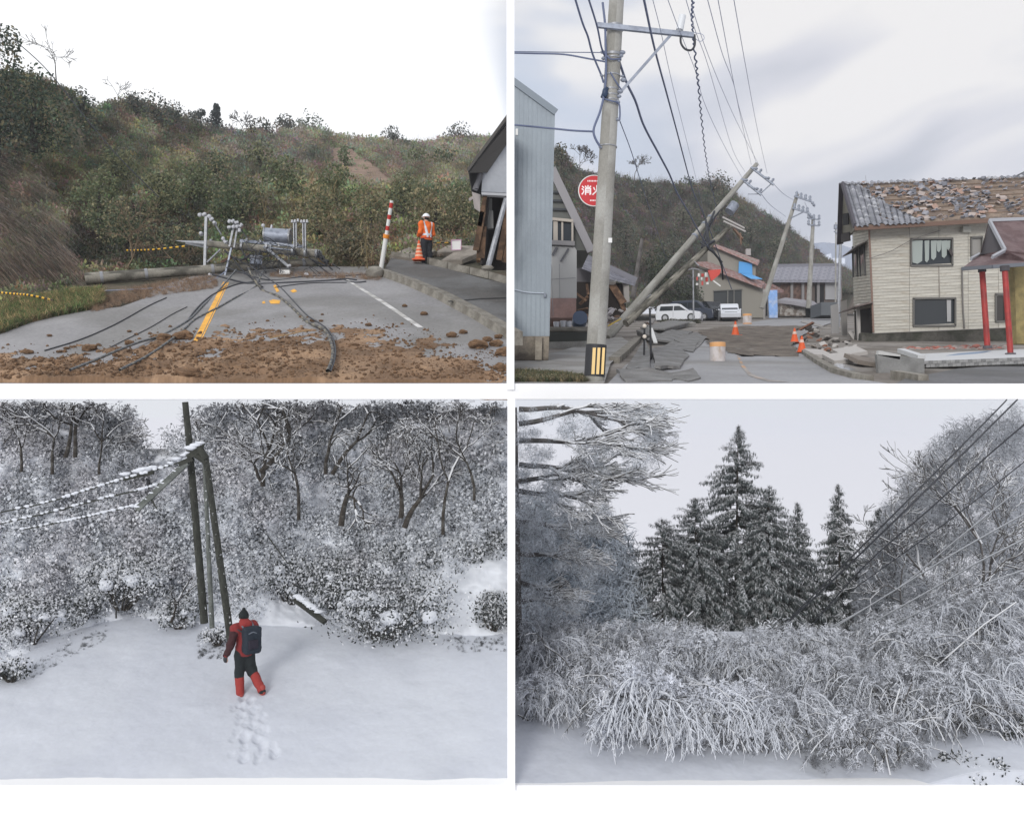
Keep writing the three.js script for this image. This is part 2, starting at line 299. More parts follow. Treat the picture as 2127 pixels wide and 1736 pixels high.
// a leafless tree: recursive limbs; returns lists of segments
function limbs(R, a, dir, len, r, depth, o, out) {
  const nseg = o.nseg || 3; let p = a.clone(), d = dir.clone().normalize();
  for (let i = 0; i < nseg; i++) {
    const q = p.clone().addScaledVector(d, len / nseg), r0 = r * (1 - 0.35 * i / nseg), r1 = r * (1 - 0.35 * (i + 1) / nseg);
    out.push({ a: p, b: q, r0, r1, depth }); p = q;
    d.add(rdir(R).multiplyScalar(o.wob || 0.22)); d.y += (o.rise || 0) ; d.normalize();
    if (depth > 0 && i > 0 && R() < (o.side || 0.5)) { const e = d.clone().add(rdir(R).multiplyScalar(o.spread || 0.9)); if (o.flat) e.y *= o.flat; limbs(R, p, e, len * (0.45 + 0.3 * R()), r1 * 0.6, depth - 1, o, out); }
  }
  if (depth > 0) { const k = o.split || 2; for (let i = 0; i < k; i++) { const e = d.clone().add(rdir(R).multiplyScalar(o.spread || 0.7)); if (o.flat) e.y *= o.flat; limbs(R, p, e, len * (0.6 + 0.25 * R()), r * 0.62, depth - 1, o, out); } }
}
function segMesh(segs, rmin = 0, sides = 5) { const g = []; for (const s of segs) { const n = s.r0 < rmin * 2 ? 3 : sides; g.push(bar(s.a, s.b, Math.max(rmin, s.r0), Math.max(rmin, s.r1), n, true)); } return merge(g); }
function bareTree(name, label, px, py, d, hpx, seed, c, o = {}) {
  const R = rng(seed), s = d / F, base = P(px, py, d), t = thing(name, label, o.cat || 'tree', base, o.group), out = [];
  const h = hpx * s; limbs(R, V(0, -0.3, 0), V(o.lean || 0, 1, 0), h * (o.trunk || 0.36) * 1.25, h * (o.thick || 0.022), o.depth || 4, { wob: 0.2, side: 0.5, split: 2, spread: 0.75, rise: 0.08, ...o }, out);
  const tr = out.filter((x) => x.depth === (o.depth || 4)), br = out.filter((x) => x.depth !== (o.depth || 4));
  part(t, 'trunk', segMesh(tr, 0.01, 7), c, true); part(t, 'branches', segMesh(br, o.rmin || 0.35 * s, 4), c, true); return t;
}

// ================================================================ PLACE ONE: fallen poles across a road under a landslide hill
{
  const R = rng(101);
  struct('ground', field(GA, -0.62 * 36, -0.0, 15.97, 36, 60, 40, (x, d) => -0.02 + 0.05 * (fbm(x, d, 1) - 0.5), null, true), M.soil);
  const road = [[-14, 702], [60, 674], [110, 661], [180, 648], [250, 640], [300, 622], [330, 596], [420, 570], [560, 556], [780, 556], [800, 574], [840, 593], [905, 622], [980, 661], [1059, 709], [1059, 800.5], [-14, 800.5]];
  struct('road', sheet(GA, road, 0.035), M.asphaltA);
  // painted lines
  struct('yellow_line', [sheet(GA, [[380, 752], [393, 754], [471.5, 589], [463, 588]], 0.041), sheet(GA, [[395.5, 753], [399, 752], [475, 589], [473, 589]], 0.0415)], M.lineYellow);
  struct('white_line', sheet(GA, [[717, 584], [722, 583], [800, 630], [880, 684], [868, 684], [795, 634]], 0.041), M.lineWhite);
  struct('yellow_line', [[[558, 628], [567, 625], [582, 627], [580, 634], [562, 634]], [[544, 630], [549, 628], [551, 633], [545, 634]], [[602, 607], [611, 603], [617, 608], [608, 611]], [[567, 596], [572, 594], [580, 608], [574, 610]]].map((p) => sheet(GA, p, 0.042)), M.lineYellow);
  // kerb and pavement
  const kl = [[783, 574], [800, 580], [840, 594], [905, 623], [980, 664], [1059, 712]];
  const kerb = [];
  const kerbT = thing('kerb', 'long pale concrete kerb between the cracked road and the asphalt pavement', 'kerb', GA.at(905, 623));
  { const pts = []; for (let i = 0; i < kl.length - 1; i++) for (let k = 0; k < 3; k++) pts.push([lerp(kl[i][0], kl[i + 1][0], k / 3), lerp(kl[i][1], kl[i + 1][1], k / 3)]); pts.push(kl[kl.length - 1]);
    for (let i = 0; i < pts.length - 1; i++) { const a = GA.at(...pts[i]), b = GA.at(...pts[i + 1]), gap = b.clone().sub(a).multiplyScalar(0.004); a.add(gap); b.sub(gap); const n = b.clone().sub(a).cross(UP).normalize().multiplyScalar(-1); const w = 0.3; if (n.x < 0) n.negate(); const up = V(0, 0.25, 0);
      const g = slab([a.clone().setY(a.y - 0.05), b.clone().setY(b.y - 0.05), b.clone().add(up), a.clone().add(up)], n.multiplyScalar(w)); part(kerbT, 'kerb_stone', g, M.kerb); } }
  struct('pavement', plate(GA, [[800, 570], [845, 588], [912, 616], [990, 656], [1058.5, 697], [1058.5, 606], [1000, 592], [930, 572], [870, 558], [812, 548]], 0.2, 0.3), M.asphaltDark);
  struct('pavement_joint', sheet(GA, [[930, 642], [1000, 636], [1058, 634], [1058, 636.5], [1000, 638.5], [932, 644.5]], 0.206), M.dark);
  const k2 = thing('kerb', 'second low concrete kerb along the yard behind the pavement', 'kerb', GA.at(930, 570));
  { const q = [[812, 545], [850, 551], [890, 559], [930, 569], [975, 580], [1015, 590], [1058, 603]]; for (let i = 0; i < q.length - 1; i++) { const a = GA.at(...q[i], 0.15), b = GA.at(...q[i + 1], 0.15); const dv = b.clone().sub(a).multiplyScalar(0.01); a.add(dv); b.sub(dv); part(k2, 'kerb_stone', slab([a, b, b.clone().add(V(0, 0.22, 0)), a.clone().add(V(0, 0.22, 0))], V(0.06, 0.02, -0.32)), M.kerb); } }
  // broken slabs of the yard
  const slabs = [[[[808, 545], [862, 553], [905, 541], [850, 534]], 0.24], [[[915, 558], [960, 560], [1000, 552], [960, 545]], 0.26], [[[905, 540], [965, 541], [1000, 533], [930, 531]], 0.27], [[[1000, 560], [1058, 574], [1058, 552], [1020, 545]], 0.24]];
  const sl = slabs.map(([p, h], i) => single('concrete_slab', slab(p.map(([x, y], k) => GA.at(x, y, h + (k > 1 ? 0.1 : 0) + (i % 2) * 0.05 * k)), V(0.0, -0.14, 0)), mapM(mottle([0.27, 0.24, 0.205], 0.35, [0.17, 0.15, 0.125], 0.55, 1.5, 256, 40, 39), 0.95), ['cracked concrete slab the worker stands on', 'tilted concrete slab right of the worker in the yard', 'concrete slab by the small cone and notice board', 'concrete slab at the foot of the leaning steel post'][i], 'concrete slab', null));
  struct('yard', plate(GA, [[812, 548], [870, 556], [930, 570], [1000, 590], [1058.5, 604], [1058.5, 515], [900, 515], [830, 530]], 0.13, 0.2), M.soil);

  // mud
  const edge = (px) => interp([[-20, 752], [60, 752], [130, 752], [212, 745], [280, 730], [330, 712], [400, 716], [470, 712], [530, 705], [600, 692], [680, 688], [790, 690], [870, 706], [930, 724], [1000, 752], [1060, 788]], px);
  const mudAt = (x, d) => { const px = CX + x / d * F, py = CY - (GA.a + GA.b * d) / d * F, e = edge(px), s = (py - e) / 70; const film = lerp(1, 0.45, step(560, 760, px)); return { h: 0.10 * film * (Math.min(s, 0.75) * 1.25 - 0.05 + (fbm(x * 2.3, d * 2.3, 3, 5) - 0.52) * 2.0) + 0.05 * film * (fbm(x * 11, d * 11, 13, 3) - 0.5) + 0.11 * step(760, 560, px) * Math.max(0, fbm(x * 5, d * 5, 8, 3) - 0.5), s }; };
  struct('mud', field(GA, -0.59 * 21, -0.0, 15.975, 20.5, 420, 150, (x, d) => 0.036 + clamp(mudAt(x, d).h, -0.02, 0.3) - 0.3 * step(16.03, 15.98, d), (x, d) => mudAt(x, d).h > 0.004, true), M.mud);
  const clods = [[185, 731, 13], [57, 738, 9], [268, 719, 9], [339, 710, 14], [377, 707, 17], [137, 729, 5], [102, 702, 5], [268, 693, 4], [122, 736, 5], [390, 789, 25], [938, 703, 10], [962, 696, 8], [993, 726, 18], [1013, 712, 10], [1030, 722, 12], [1046, 741, 16], [1035, 706, 8], [840, 640, 5], [881, 657, 7], [650, 671, 6], [666, 671, 4], [736, 723, 8], [754, 776, 8], [562, 735, 8], [660, 787, 9], [100, 775, 12], [148, 781, 10], [215, 775, 10], [300, 752, 11], [327, 768, 9], [1040, 772, 14], [765, 680, 6]];
  const where = ['on the left lane', 'near the left road edge', 'beside the cable on the left lane', 'left of the yellow line', 'touching the yellow line', 'small, on the left lane', 'lone, high on the left lane', 'lone, mid left lane', 'small, by the left lump', 'largest and darkest, at the front edge', 'first of the heap under the kerb', 'rear of the heap under the kerb', 'biggest of the heap under the kerb', 'behind the biggest by the kerb', 'upper right of the kerb heap', 'right front of the kerb heap', 'against the kerb side', 'small, beside the white line', 'in the gutter beside the white line', 'by the bend of the thick cable', 'tiny, by the bend of the thick cable', 'right of the thick cable, rear', 'right of the thick cable, front', 'left of the thick cable, rear', 'left of the thick cable, front', 'far left front', 'left front between the thin cables', 'front, left of the paired cables', 'between the paired cables', 'front of the paired cables', 'rightmost at the front edge', 'flat, on the mud film in the right lane'];
  clods.forEach(([px, py, r], i) => { const g = rock(GA.at(px, py, 0.04 + r / F * GA.d(py) * 0.35), r / F * GA.d(py), i + 1, 1.2, 0.62, 1, r > 10 ? 3 : 2, 0.5); single('mud_clod', g, M.clod, 'brown clod of mud ' + where[i], 'mud clod', 'mud clods scattered on the road'); });
  { const list = []; const g0 = rock(V(0, 0, 0), 1, 77, 1.1, 0.8, 1, 1, 0.5); for (let i = 0; i < 4600; i++) { const px = R() * 1060, e = edge(px), py = e - 34 + (R() ** 0.8) * (836 - e); if (py > 796) continue; const d = GA.d(py), x = (px - CX) / F * d; const m = mudAt(x, d).h; if (m < -0.02 && R() < 0.85) continue; const f = 0.85 + 0.6 * R(); list.push({ p: GA.at(px, py, 0.042 + Math.max(0, m)), s: (0.009 + 0.05 * R() ** 3.5) * (px > 640 ? 0.75 : 1), a: R() * 6, c: [f, f, f] }); } instanced('mud_crumbs', g0, list, 'loose crumbs of brown mud over the road', 'stuff', M.clod); }

  // the hillside
  const ridge = (px) => interp([[-40, 150], [50, 158], [90, 168], [120, 176], [150, 196], [175, 226], [200, 226], [250, 212], [275, 208], [300, 218], [330, 228], [360, 238], [390, 254], [410, 266], [470, 272], [530, 274], [573, 280], [643, 266], [689, 282], [749, 291], [831, 299], [896, 299], [960, 288], [1012, 290], [1070, 292]], px);
  const basep = (px) => interp([[-40, 652], [40, 640], [110, 612], [170, 580], [260, 566], [400, 560], [780, 548], [1070, 528]], px);
  const far = (px) => interp([[-40, 40], [100, 46], [160, 58], [300, 72], [500, 95], [700, 118], [1070, 135]], px);
  const hillP = (px, t) => { const b = basep(px), r = ridge(px), py = lerp(b, r, t), d0 = GA.d(b), dm = Math.min(d0 + 12, far(px) - 3), k = clamp((b - py) / 150), k2 = clamp((b - 150 - py) / Math.max(1, b - 150 - r)); const d = lerp(d0, dm, k) + (far(px) - dm) * k2 ** 0.8; return P(px, py, d + (fbm(px / 40, py / 40, 5) - 0.5) * d * 0.05); };
  { const nx = 90, nt = 46, pos = [], uv = [], idx = []; for (let j = 0; j <= nt + 2; j++) for (let i = 0; i <= nx; i++) { const px = lerp(-40, 1061, i / nx); let p = hillP(px, Math.min(1, j / nt)); if (j > nt) { p = p.clone(); p.z -= 4 * (j - nt); p.y -= 2.5 * (j - nt); p.x = Math.min(p.x, -0.05); } pos.push(p.x, p.y, p.z); uv.push(p.x, p.y - p.z); }
    for (let j = 0; j < nt + 2; j++) for (let i = 0; i < nx; i++) { const a = j * (nx + 1) + i; idx.push(a, a + 1, a + nx + 1, a + 1, a + nx + 2, a + nx + 1); }
    const g = new THREE.BufferGeometry(); g.setAttribute('position', new THREE.Float32BufferAttribute(pos, 3)); g.setAttribute('uv', new THREE.Float32BufferAttribute(uv, 2)); g.setIndex(idx); g.computeVertexNormals();
    struct('hill', g, mapM(mottle([0.17, 0.125, 0.085], 0.6, [0.10, 0.095, 0.06], 0.5, 18, 256, 40, 21), 1)); }
  const inPoly = (x, y, p) => { let c = false; for (let i = 0, j = p.length - 1; i < p.length; j = i++) if ((p[i][1] > y) !== (p[j][1] > y) && x < (p[j][0] - p[i][0]) * (y - p[i][1]) / (p[j][1] - p[i][1]) + p[i][0]) c = !c; return c; };
  const slide = [[688, 306], [730, 312], [772, 340], [800, 362], [818, 384], [762, 390], [735, 372], [700, 345], [684, 318]];
  const dkG = [0.12, 0.155, 0.085], olive = [0.31, 0.31, 0.175], tan = [0.5, 0.43, 0.27], brown = [0.31, 0.235, 0.16], grey = [0.31, 0.31, 0.285];
  { const pos = [], uv = [], idx = [], nx = 60, ny = 40; for (let j = 0; j <= ny; j++) for (let i = 0; i <= nx; i++) { const px = lerp(680, 822, i / nx), py = lerp(300, 394, j / ny), b = basep(px), p = hillP(px, clamp((b - py) / (b - ridge(px)))); p.lerp(V(0, H, 0), 0.012 + 0.006 * fbm(px / 6, py / 6, 2)); pos.push(p.x, p.y, p.z); uv.push(p.x, p.y - p.z); } for (let j = 0; j < ny; j++) for (let i = 0; i < nx; i++) { const px = lerp(680, 822, (i + 0.5) / nx) + 8 * (fbm(i / 5, j / 5, 3) - 0.5), py = lerp(300, 394, (j + 0.5) / ny) + 8 * (fbm(i / 5, j / 5, 9) - 0.5); if (!inPoly(px, py, slide)) continue; const a = j * (nx + 1) + i; idx.push(a, a + nx + 1, a + 1, a + 1, a + nx + 1, a + nx + 2); } const g = new THREE.BufferGeometry(); g.setAttribute('position', new THREE.Float32BufferAttribute(pos, 3)); g.setAttribute('uv', new THREE.Float32BufferAttribute(uv, 2)); g.setIndex(idx); g.computeVertexNormals(); struct('bare_earth', g, mapM(mottle([0.27, 0.185, 0.135], 0.5, [0.2, 0.14, 0.1], 0.5, 9, 256, 40, 23), 1, { side: THREE.DoubleSide })); }
  const roundL = [], bladeL = [], twigL = [];
  for (let i = 0; i < 26000; i++) {
    const px = -25 + R() * 1080, t = R(), p = hillP(px, t), b = basep(px), py = lerp(b, ridge(px), t), d = -p.z;
    if (inPoly(px, py, slide) && R() < 0.93) continue;
    if (px > 1046 - 3) continue;
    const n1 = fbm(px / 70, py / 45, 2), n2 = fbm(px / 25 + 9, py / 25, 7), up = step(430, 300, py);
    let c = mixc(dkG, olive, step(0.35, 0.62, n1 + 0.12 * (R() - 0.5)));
    c = mixc(c, brown, 0.8 * step(0.5, 0.66, n2)); c = mixc(c, grey, up * (px > 430 ? 0.42 : 0.15));  // far slope greyed: distance haze put into the leaf colour
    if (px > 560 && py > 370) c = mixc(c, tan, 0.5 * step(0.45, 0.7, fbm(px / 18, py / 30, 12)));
    const dark = (px > 150 && px < 420 && py > 430 && py < 560) ? 0.4 : 1; const gapTone = lerp(0.5, 1.2, step(0.3, 0.62, fbm(px / 42, py / 30, 44))); c = c.map((v) => v * dark * gapTone * (0.7 + 0.6 * R()));  // noise darkens the leaf colour into deep gaps between bushes
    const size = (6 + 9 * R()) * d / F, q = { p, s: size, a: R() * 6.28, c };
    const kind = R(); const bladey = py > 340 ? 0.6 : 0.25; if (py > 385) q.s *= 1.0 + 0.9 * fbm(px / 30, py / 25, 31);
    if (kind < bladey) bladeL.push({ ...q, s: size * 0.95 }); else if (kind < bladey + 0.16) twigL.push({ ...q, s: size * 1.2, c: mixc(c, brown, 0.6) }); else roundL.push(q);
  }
  instanced('hillside_foliage', clumpRound, roundL, 'evergreen scrub covering the landslide hill', 'stuff');
  instanced('bamboo_grass', clumpBlade, bladeL, 'dry and green bamboo grass covering the landslide hill', 'stuff');
  instanced('bare_brush', clumpTwig, twigL, 'brown leafless brush on the landslide hill', 'stuff');
  // distinct trees
  leafyTree('evergreen_tree', 'dark pine-like evergreen leaning in at the upper left edge of the landslide view', { px: -6, py: 330, d: 36, w: 190, h: 285, lift: 0.1, n: 3600, leaf: 8, lobes: 15, c: [0.055, 0.08, 0.055], c2: [0.15, 0.13, 0.07], seed: 5 });
  leafyTree('evergreen_tree', 'broad dark evergreen low on the left slope, above the brown bamboo', { px: 70, py: 300, d: 37, w: 210, h: 140, lift: 0.05, n: 3000, leaf: 8, lobes: 14, c: [0.055, 0.085, 0.05], c2: [0.16, 0.15, 0.08], seed: 6 });
  bareTree('bare_tree', 'leafless pale tree spreading sideways against the white sky at upper left', 118, 175, 44, 118, 7, M.bark, { lean: -0.1, spread: 0.85, depth: 4, thick: 0.012, rmin: 0.011 });
  bareTree('bare_tree', 'thin leafless tree alone on the skyline left of the round hilltop', 245, 215, 64, 62, 8, M.bark, { depth: 3, thick: 0.014, rmin: 0.016 });
  leafyTree('cypress', 'dark pointed conifer on the ridge skyline', { px: 449, py: 286, d: 90, w: 84, h: 74, lift: 0.02, n: 1900, leaf: 4.5, lobes: 22, cone: true, c: [0.06, 0.075, 0.075], seed: 9 });
  leafyTree('evergreen_tree', 'small dark tree just left of the pointed conifer on the ridge', { px: 417, py: 278, d: 88, w: 40, h: 50, lift: 0.3, n: 600, leaf: 5, lobes: 8, c: [0.07, 0.085, 0.08], seed: 10 });
  bareTree('bare_tree', 'rounded leafless tree just right of the pointed conifer on the ridge', 500, 278, 92, 66, 12, M.bark, { depth: 5, spread: 0.8, trunk: 0.24, thick: 0.016, rmin: 0.022 });
  leafyTree('evergreen_tree', 'lone leafy tree on the low skyline above the scar of bare earth', { px: 816, py: 298, d: 122, w: 48, h: 32, lift: 0.2, n: 380, leaf: 4.5, lobes: 7, c: [0.05, 0.06, 0.045], seed: 14 });
  leafyTree('evergreen_tree', 'domed dark tree at the top of the rounded hill', { px: 318, py: 262, d: 70, w: 95, h: 58, lift: 0.0, n: 900, leaf: 6, lobes: 10, c: [0.08, 0.1, 0.085], c2: [0.17, 0.13, 0.1], seed: 15 });
  leafyTree('evergreen_tree', 'clump of evergreens on the long ridge left of the earth scar', { px: 640, py: 285, d: 112, w: 96, h: 34, lift: 0.0, n: 800, leaf: 5, lobes: 12, c: [0.1, 0.12, 0.09], seed: 16 });
  leafyTree('shrub', 'rounded bright green bush beside the scar of bare earth', { px: 716, py: 345, d: 84, w: 42, h: 42, lift: 0, n: 420, leaf: 5, lobes: 8, c: [0.13, 0.17, 0.085], seed: 17, cat: 'shrub' });
  leafyTree('shrub', 'tall mid green bush in front of the hill, above the fallen transformer', { px: 590, py: 440, d: 40, w: 120, h: 110, lift: 0, n: 2200, leaf: 7, lobes: 14, c: [0.12, 0.15, 0.075], c2: [0.27, 0.25, 0.13], seed: 18, cat: 'shrub' });
  leafyTree('shrub', 'dark green bush behind the top ends of the fallen cross-arms', { px: 500, py: 465, d: 36, w: 150, h: 90, lift: 0, n: 2200, leaf: 7, lobes: 14, c: [0.09, 0.12, 0.06], c2: [0.22, 0.21, 0.11], seed: 19, cat: 'shrub' });
  leafyTree('shrub', 'olive bush behind the orange-clad worker', { px: 905, py: 500, d: 34, w: 190, h: 105, lift: 0, n: 2400, leaf: 7, lobes: 14, c: [0.14, 0.145, 0.075], c2: [0.33, 0.28, 0.16], mix: 0.4, seed: 20, cat: 'shrub' });
  leafyTree('shrub', 'low dark bush at the foot of the hill left of the striped marker', { px: 720, py: 560, d: 29.5, w: 160, h: 75, lift: 0, n: 1900, leaf: 8, lobes: 13, c: [0.1, 0.1, 0.055], c2: [0.25, 0.2, 0.12], mix: 0.4, seed: 22, cat: 'shrub' });
  { const G = [[0.12, 0.155, 0.075], [0.2, 0.205, 0.105], [0.09, 0.12, 0.065], [0.27, 0.235, 0.13]]; [[205, 470, 34, 120, 110, 0, 'left of centre, above the far rope'], [262, 520, 31, 150, 90, 2, 'low and dark behind the left rope end'], [330, 455, 36, 130, 100, 1, 'above the left tip of the slim pole'], [400, 430, 39, 120, 90, 0, 'high above the tall cross-arm'], [360, 545, 30.5, 140, 70, 2, 'at the road edge behind the thick pole'], [660, 500, 33, 130, 100, 3, 'straw-coloured, right of the twin channels'], [700, 430, 38, 110, 80, 0, 'upper, left of the striped marker'], [770, 500, 32, 110, 110, 3, 'straw-coloured, just left of the striped marker'], [840, 450, 37, 120, 80, 1, 'above and right of the striped marker'], [540, 545, 30, 120, 60, 1, 'low behind the transformer'], [960, 455, 36, 110, 70, 0, 'by the white house eave'], [235, 380, 44, 120, 70, 1, 'upper left on the slope'], [450, 370, 55, 90, 50, 2, 'dark, mid slope'], [540, 340, 70, 80, 40, 1, 'small, far mid slope'], [860, 345, 95, 70, 36, 0, 'far, right of the earth scar'], [930, 350, 90, 80, 40, 2, 'far right slope']].forEach(([px, py, d, w, h, k, l], i) => leafyTree('shrub', 'bush on the landslide slope, ' + l, { px, py, d, w, h, lift: 0, n: Math.round(w * h / 6), leaf: 6.5, lobes: 13, c: G[k], c2: G[(k + 1) % 4], mix: 0.35, seed: 700 + i, cat: 'shrub' })); }
  // tall pale bamboo stalks and stems
  { const stalks = [[600, 470, 655, 350], [660, 460, 700, 372], [700, 455, 655, 385], [745, 470, 770, 400], [765, 560, 757, 480], [782, 470, 800, 405], [560, 470, 535, 380], [640, 480, 600, 400], [860, 470, 900, 400], [930, 470, 960, 395]];
    stalks.forEach(([x0, y0, x1, y1], i) => { const d = i === 4 ? 28.5 : 36 - (i % 3), a = P(x0, y0 + 40, d), b = P(x1, y1, d - 1), t = thing('bamboo_stalk', 'pale dry bamboo stalk with hanging leaves ' + ['leaning right above the transformer', 'short, upright over the transformer', 'bent left over the steel bars', 'near the marker, leaning right', 'low, at the foot of the striped marker', 'close above the striped marker', 'behind the ceramic insulators', 'bent left above the transformer', 'above the worker, leaning right', 'right of the worker'][i], 'bamboo', a, 'dry bamboo on the slope'); const mid = a.clone().lerp(b, 0.5).add(V(0, 0.25, 0)); part(t, 'stem', tube([a, mid, b], 0.022, 5), flatM([0.27, 0.22, 0.12], 0.7)); const mb = new MB(), R2 = rng(300 + i); for (let k = 0; k < 70; k++) { const p = a.clone().lerp(b, 0.3 + 0.7 * R2()).add(rdir(R2).multiplyScalar(0.2)); const f = 0.6 + 0.7 * R2(); blade(mb, p, V(R2() - 0.5, -0.3 + 0.6 * R2(), R2() - 0.5).normalize(), 0.3 + 0.4 * R2(), 0.035, 1.2, [0.25 * f, 0.2 * f, 0.1 * f], 2); } part(t, 'leaves', mb.geo(), M.leaf); }); }
  // withered bamboo drooping on the left
  { const mb = new MB(), R2 = rng(77); for (let i = 0; i < 5600; i++) { const py = 300 + R2() * 320, px = -30 + R2() * 215, edgeX = interp([[300, 20], [340, 60], [420, 95], [500, 128], [560, 160], [600, 172], [630, 120]], py) + 36 * (fbm(py / 16, px / 50, 3, 2) - 0.5); if (px > edgeX || R2() > 0.25 + step(300, 420, py)) continue; const v = clamp((py - 300) / 320), d = lerp(33, 25.5, v) - 1.2 * R2(), p = P(px, py, d), f = 0.45 + 0.9 * R2(), k = R2(); const c = k < 0.5 ? [0.25 * f, 0.16 * f, 0.105 * f] : k < 0.8 ? [0.13 * f, 0.09 * f, 0.065 * f] : [0.34 * f, 0.27 * f, 0.18 * f]; blade(mb, p, V(lerp(0.9, 0.4, v) + 0.3 * R2(), lerp(-0.25, -0.8, v) + 0.35 * (R2() - 0.5), 0.3 * (R2() - 0.5)).normalize(), 0.4 + 1.0 * R2(), 0.02 + 0.02 * R2(), 0.9, c, 3); }
    single('withered_bamboo', mb.geo(), M.leaf, 'reddish brown withered bamboo hanging down the bank at the left edge', 'bamboo'); }
  // grass verge
  { const list = []; for (let i = 0; i < 2600; i++) { const px = -20 + R() * 230, top = interp([[-20, 622], [60, 625], [130, 612], [210, 605]], px), bot = interp([[-20, 702], [60, 672], [110, 660], [180, 646], [220, 632]], px); const py = lerp(top, bot, R()); const f = 0.6 + 0.8 * R(), g = R() < 0.55; list.push({ p: GA.at(px, py, 0.03), s: 0.10 + 0.12 * R(), a: R() * 6, c: g ? [0.2 * f, 0.28 * f, 0.12 * f] : [0.5 * f, 0.39 * f, 0.23 * f] }); } instanced('verge_grass', clumpBlade, list, 'green and dry grass on the left verge of the landslide road'); }
  { const list = []; for (let i = 0; i < 1300; i++) { const k = R(); let px, py; if (k < 0.72) { px = 190 + R() * 260; py = interp([[190, 640], [250, 622], [330, 603], [450, 588]], px) + (R() - 0.5) * 26; } else { px = 560 + R() * 230; py = 572 + (R() - 0.5) * 12 + (px - 560) * 0.03; } const f = 0.6 + 0.8 * R(); list.push({ p: GA.at(px, py, 0.05), s: 0.05 + 0.09 * R() * R(), a: R() * 6, c: [0.36 * f, 0.25 * f, 0.17 * f], q: new THREE.Quaternion().setFromEuler(new THREE.Euler(1.2, R() * 6, R() * 0.6)) }); } instanced('fallen_brush', clumpTwig, list, 'broken twigs and dry brush strewn on the road by the fallen poles'); }

  // ---- fallen poles
  const pA = GA.at(176, 590, 0.16), pB = P(658, 543, 28.3);
  { const t = thing('fallen_pole', 'thick mossy concrete utility pole lying on the road, its left end by the bank', 'utility pole', pA);
    part(t, 'shaft', bar(pA, pB, 0.165, 0.115, 18), M.weathered);
    for (const k of [0.06, 0.24, 0.52, 0.72, 0.93]) { const a = pA.clone().lerp(pB, k), b = pA.clone().lerp(pB, k + 0.012); part(t, 'steel_band', bar(a, b, 0.178 - k * 0.05, 0.178 - k * 0.05, 18), M.steel); } }
  const uA = P(430, 506, 27.4), uB = P(660, 527, 27.8);
  { const t = thing('fallen_pole', 'slimmer grey pole lying above the thick one, cross-arms still bolted on', 'utility pole', uA);
    part(t, 'shaft', bar(uA, uB, 0.1, 0.13, 16), M.weathered);
    part(t, 'end_bracket', [bar(P(366, 500, 27.3), P(432, 506, 27.4), 0.012, 0.09, 8), beam(P(385, 505, 27.3), P(432, 514, 27.35), 0.05, 0.04)], M.steel);
    for (const [x, y] of [[436, 505], [470, 508], [500, 511], [560, 517], [606, 521], [632, 524], [655, 526]]) part(t, 'steel_band', bar(P(x, y, 27.5), P(x + 4, y + 0.3, 27.5), 0.128, 0.128, 16), M.steel);
    part(t, 'end_cap', sphere(uB, 0.13, 1, 1, 1, 12), M.steel); }
  const insul = (t, p, s = 1, ax = V(0, 1, 0)) => { s *= 0.78; const g = lathe([[0, -0.1], [0.06, -0.1], [0.1, -0.06], [0.06, -0.04], [0.09, 0], [0.05, 0.02], [0.085, 0.05], [0.05, 0.09], [0, 0.11]].map(([a, b]) => [a * s, b * s]), 10); part(t, 'insulator', alongAxis(g, p, p.clone().add(ax)), M.ceramic); };
  { const t = thing('cross_arm', 'tall steel cross-arm standing on end, left of the others, white insulators along it', 'cross-arm', P(425, 566, 27));
    part(t, 'steel_arm', beam(P(428, 446, 27), P(424.5, 568, 27), 0.075, 0.075), M.steel);
    part(t, 'brace', beam(P(429, 545, 27), P(457, 518, 27.2), 0.045, 0.03), M.steel);
    for (const [x, y] of [[415, 446], [424, 445], [434, 449], [439, 455], [445, 463], [417, 485], [417, 565], [422, 558], [436, 571]]) insul(t, P(x, y, 26.95), 0.85, rdir(R).setY(0.4));
    part(t, 'stay', bar(P(440, 456, 27), P(459, 487, 27.1), 0.03, 0.02, 6), M.steel); }
  { const t = thing('cross_arm', 'steel cross-arm on end over the yellow line with a cluster of insulators', 'cross-arm', P(484, 512, 27.2));
    part(t, 'steel_arm', [beam(P(487, 460, 27.2), P(476, 512, 27.2), 0.06, 0.05), beam(P(494, 462, 27.2), P(486, 514, 27.25), 0.05, 0.05)], M.steel);
    for (const [x, y] of [[476, 460], [483, 459], [491, 462], [476, 472], [484, 471], [493, 470], [497, 478], [500, 468], [463, 495], [467, 502], [362, 460]]) { if (x < 400) continue; insul(t, P(x, y, 27.1), 0.8, rdir(R)); }
    part(t, 'lower_arm', beam(P(480, 515, 27.2), P(466, 575, 27), 0.05, 0.04), M.steelBlue);
    part(t, 'brace', beam(P(500, 476, 27.2), P(512, 494, 27.2), 0.03, 0.03), M.black); }
  { const t = thing('transformer', 'grey cylindrical transformer lying on its side above the fallen poles', 'transformer', P(577, 500, 28));
    const a = P(551, 488, 28), b = P(602, 491, 28.05); part(t, 'tank', bar(a, b, 0.225, 0.225, 28), M.steelBlue);
    part(t, 'lid', [bar(P(600, 491, 28.05), P(604, 491.3, 28.05), 0.245, 0.245, 28), bar(P(549, 488, 28), P(552, 488, 28), 0.24, 0.24, 28)], M.steel);
    part(t, 'bushing', bar(P(563, 474, 28), P(564, 467, 28), 0.035, 0.03, 10), M.ceramic); part(t, 'bushing', [bar(P(552, 484, 27.9), P(546, 470, 27.9), 0.02, 0.02, 8), sphere(P(546, 468.5, 27.9), 0.06, 1, 1, 1, 10)], M.ceramic);
    part(t, 'mounting_bracket', beam(P(577, 502, 28), P(580, 520, 28), 0.07, 0.05), M.steel); }
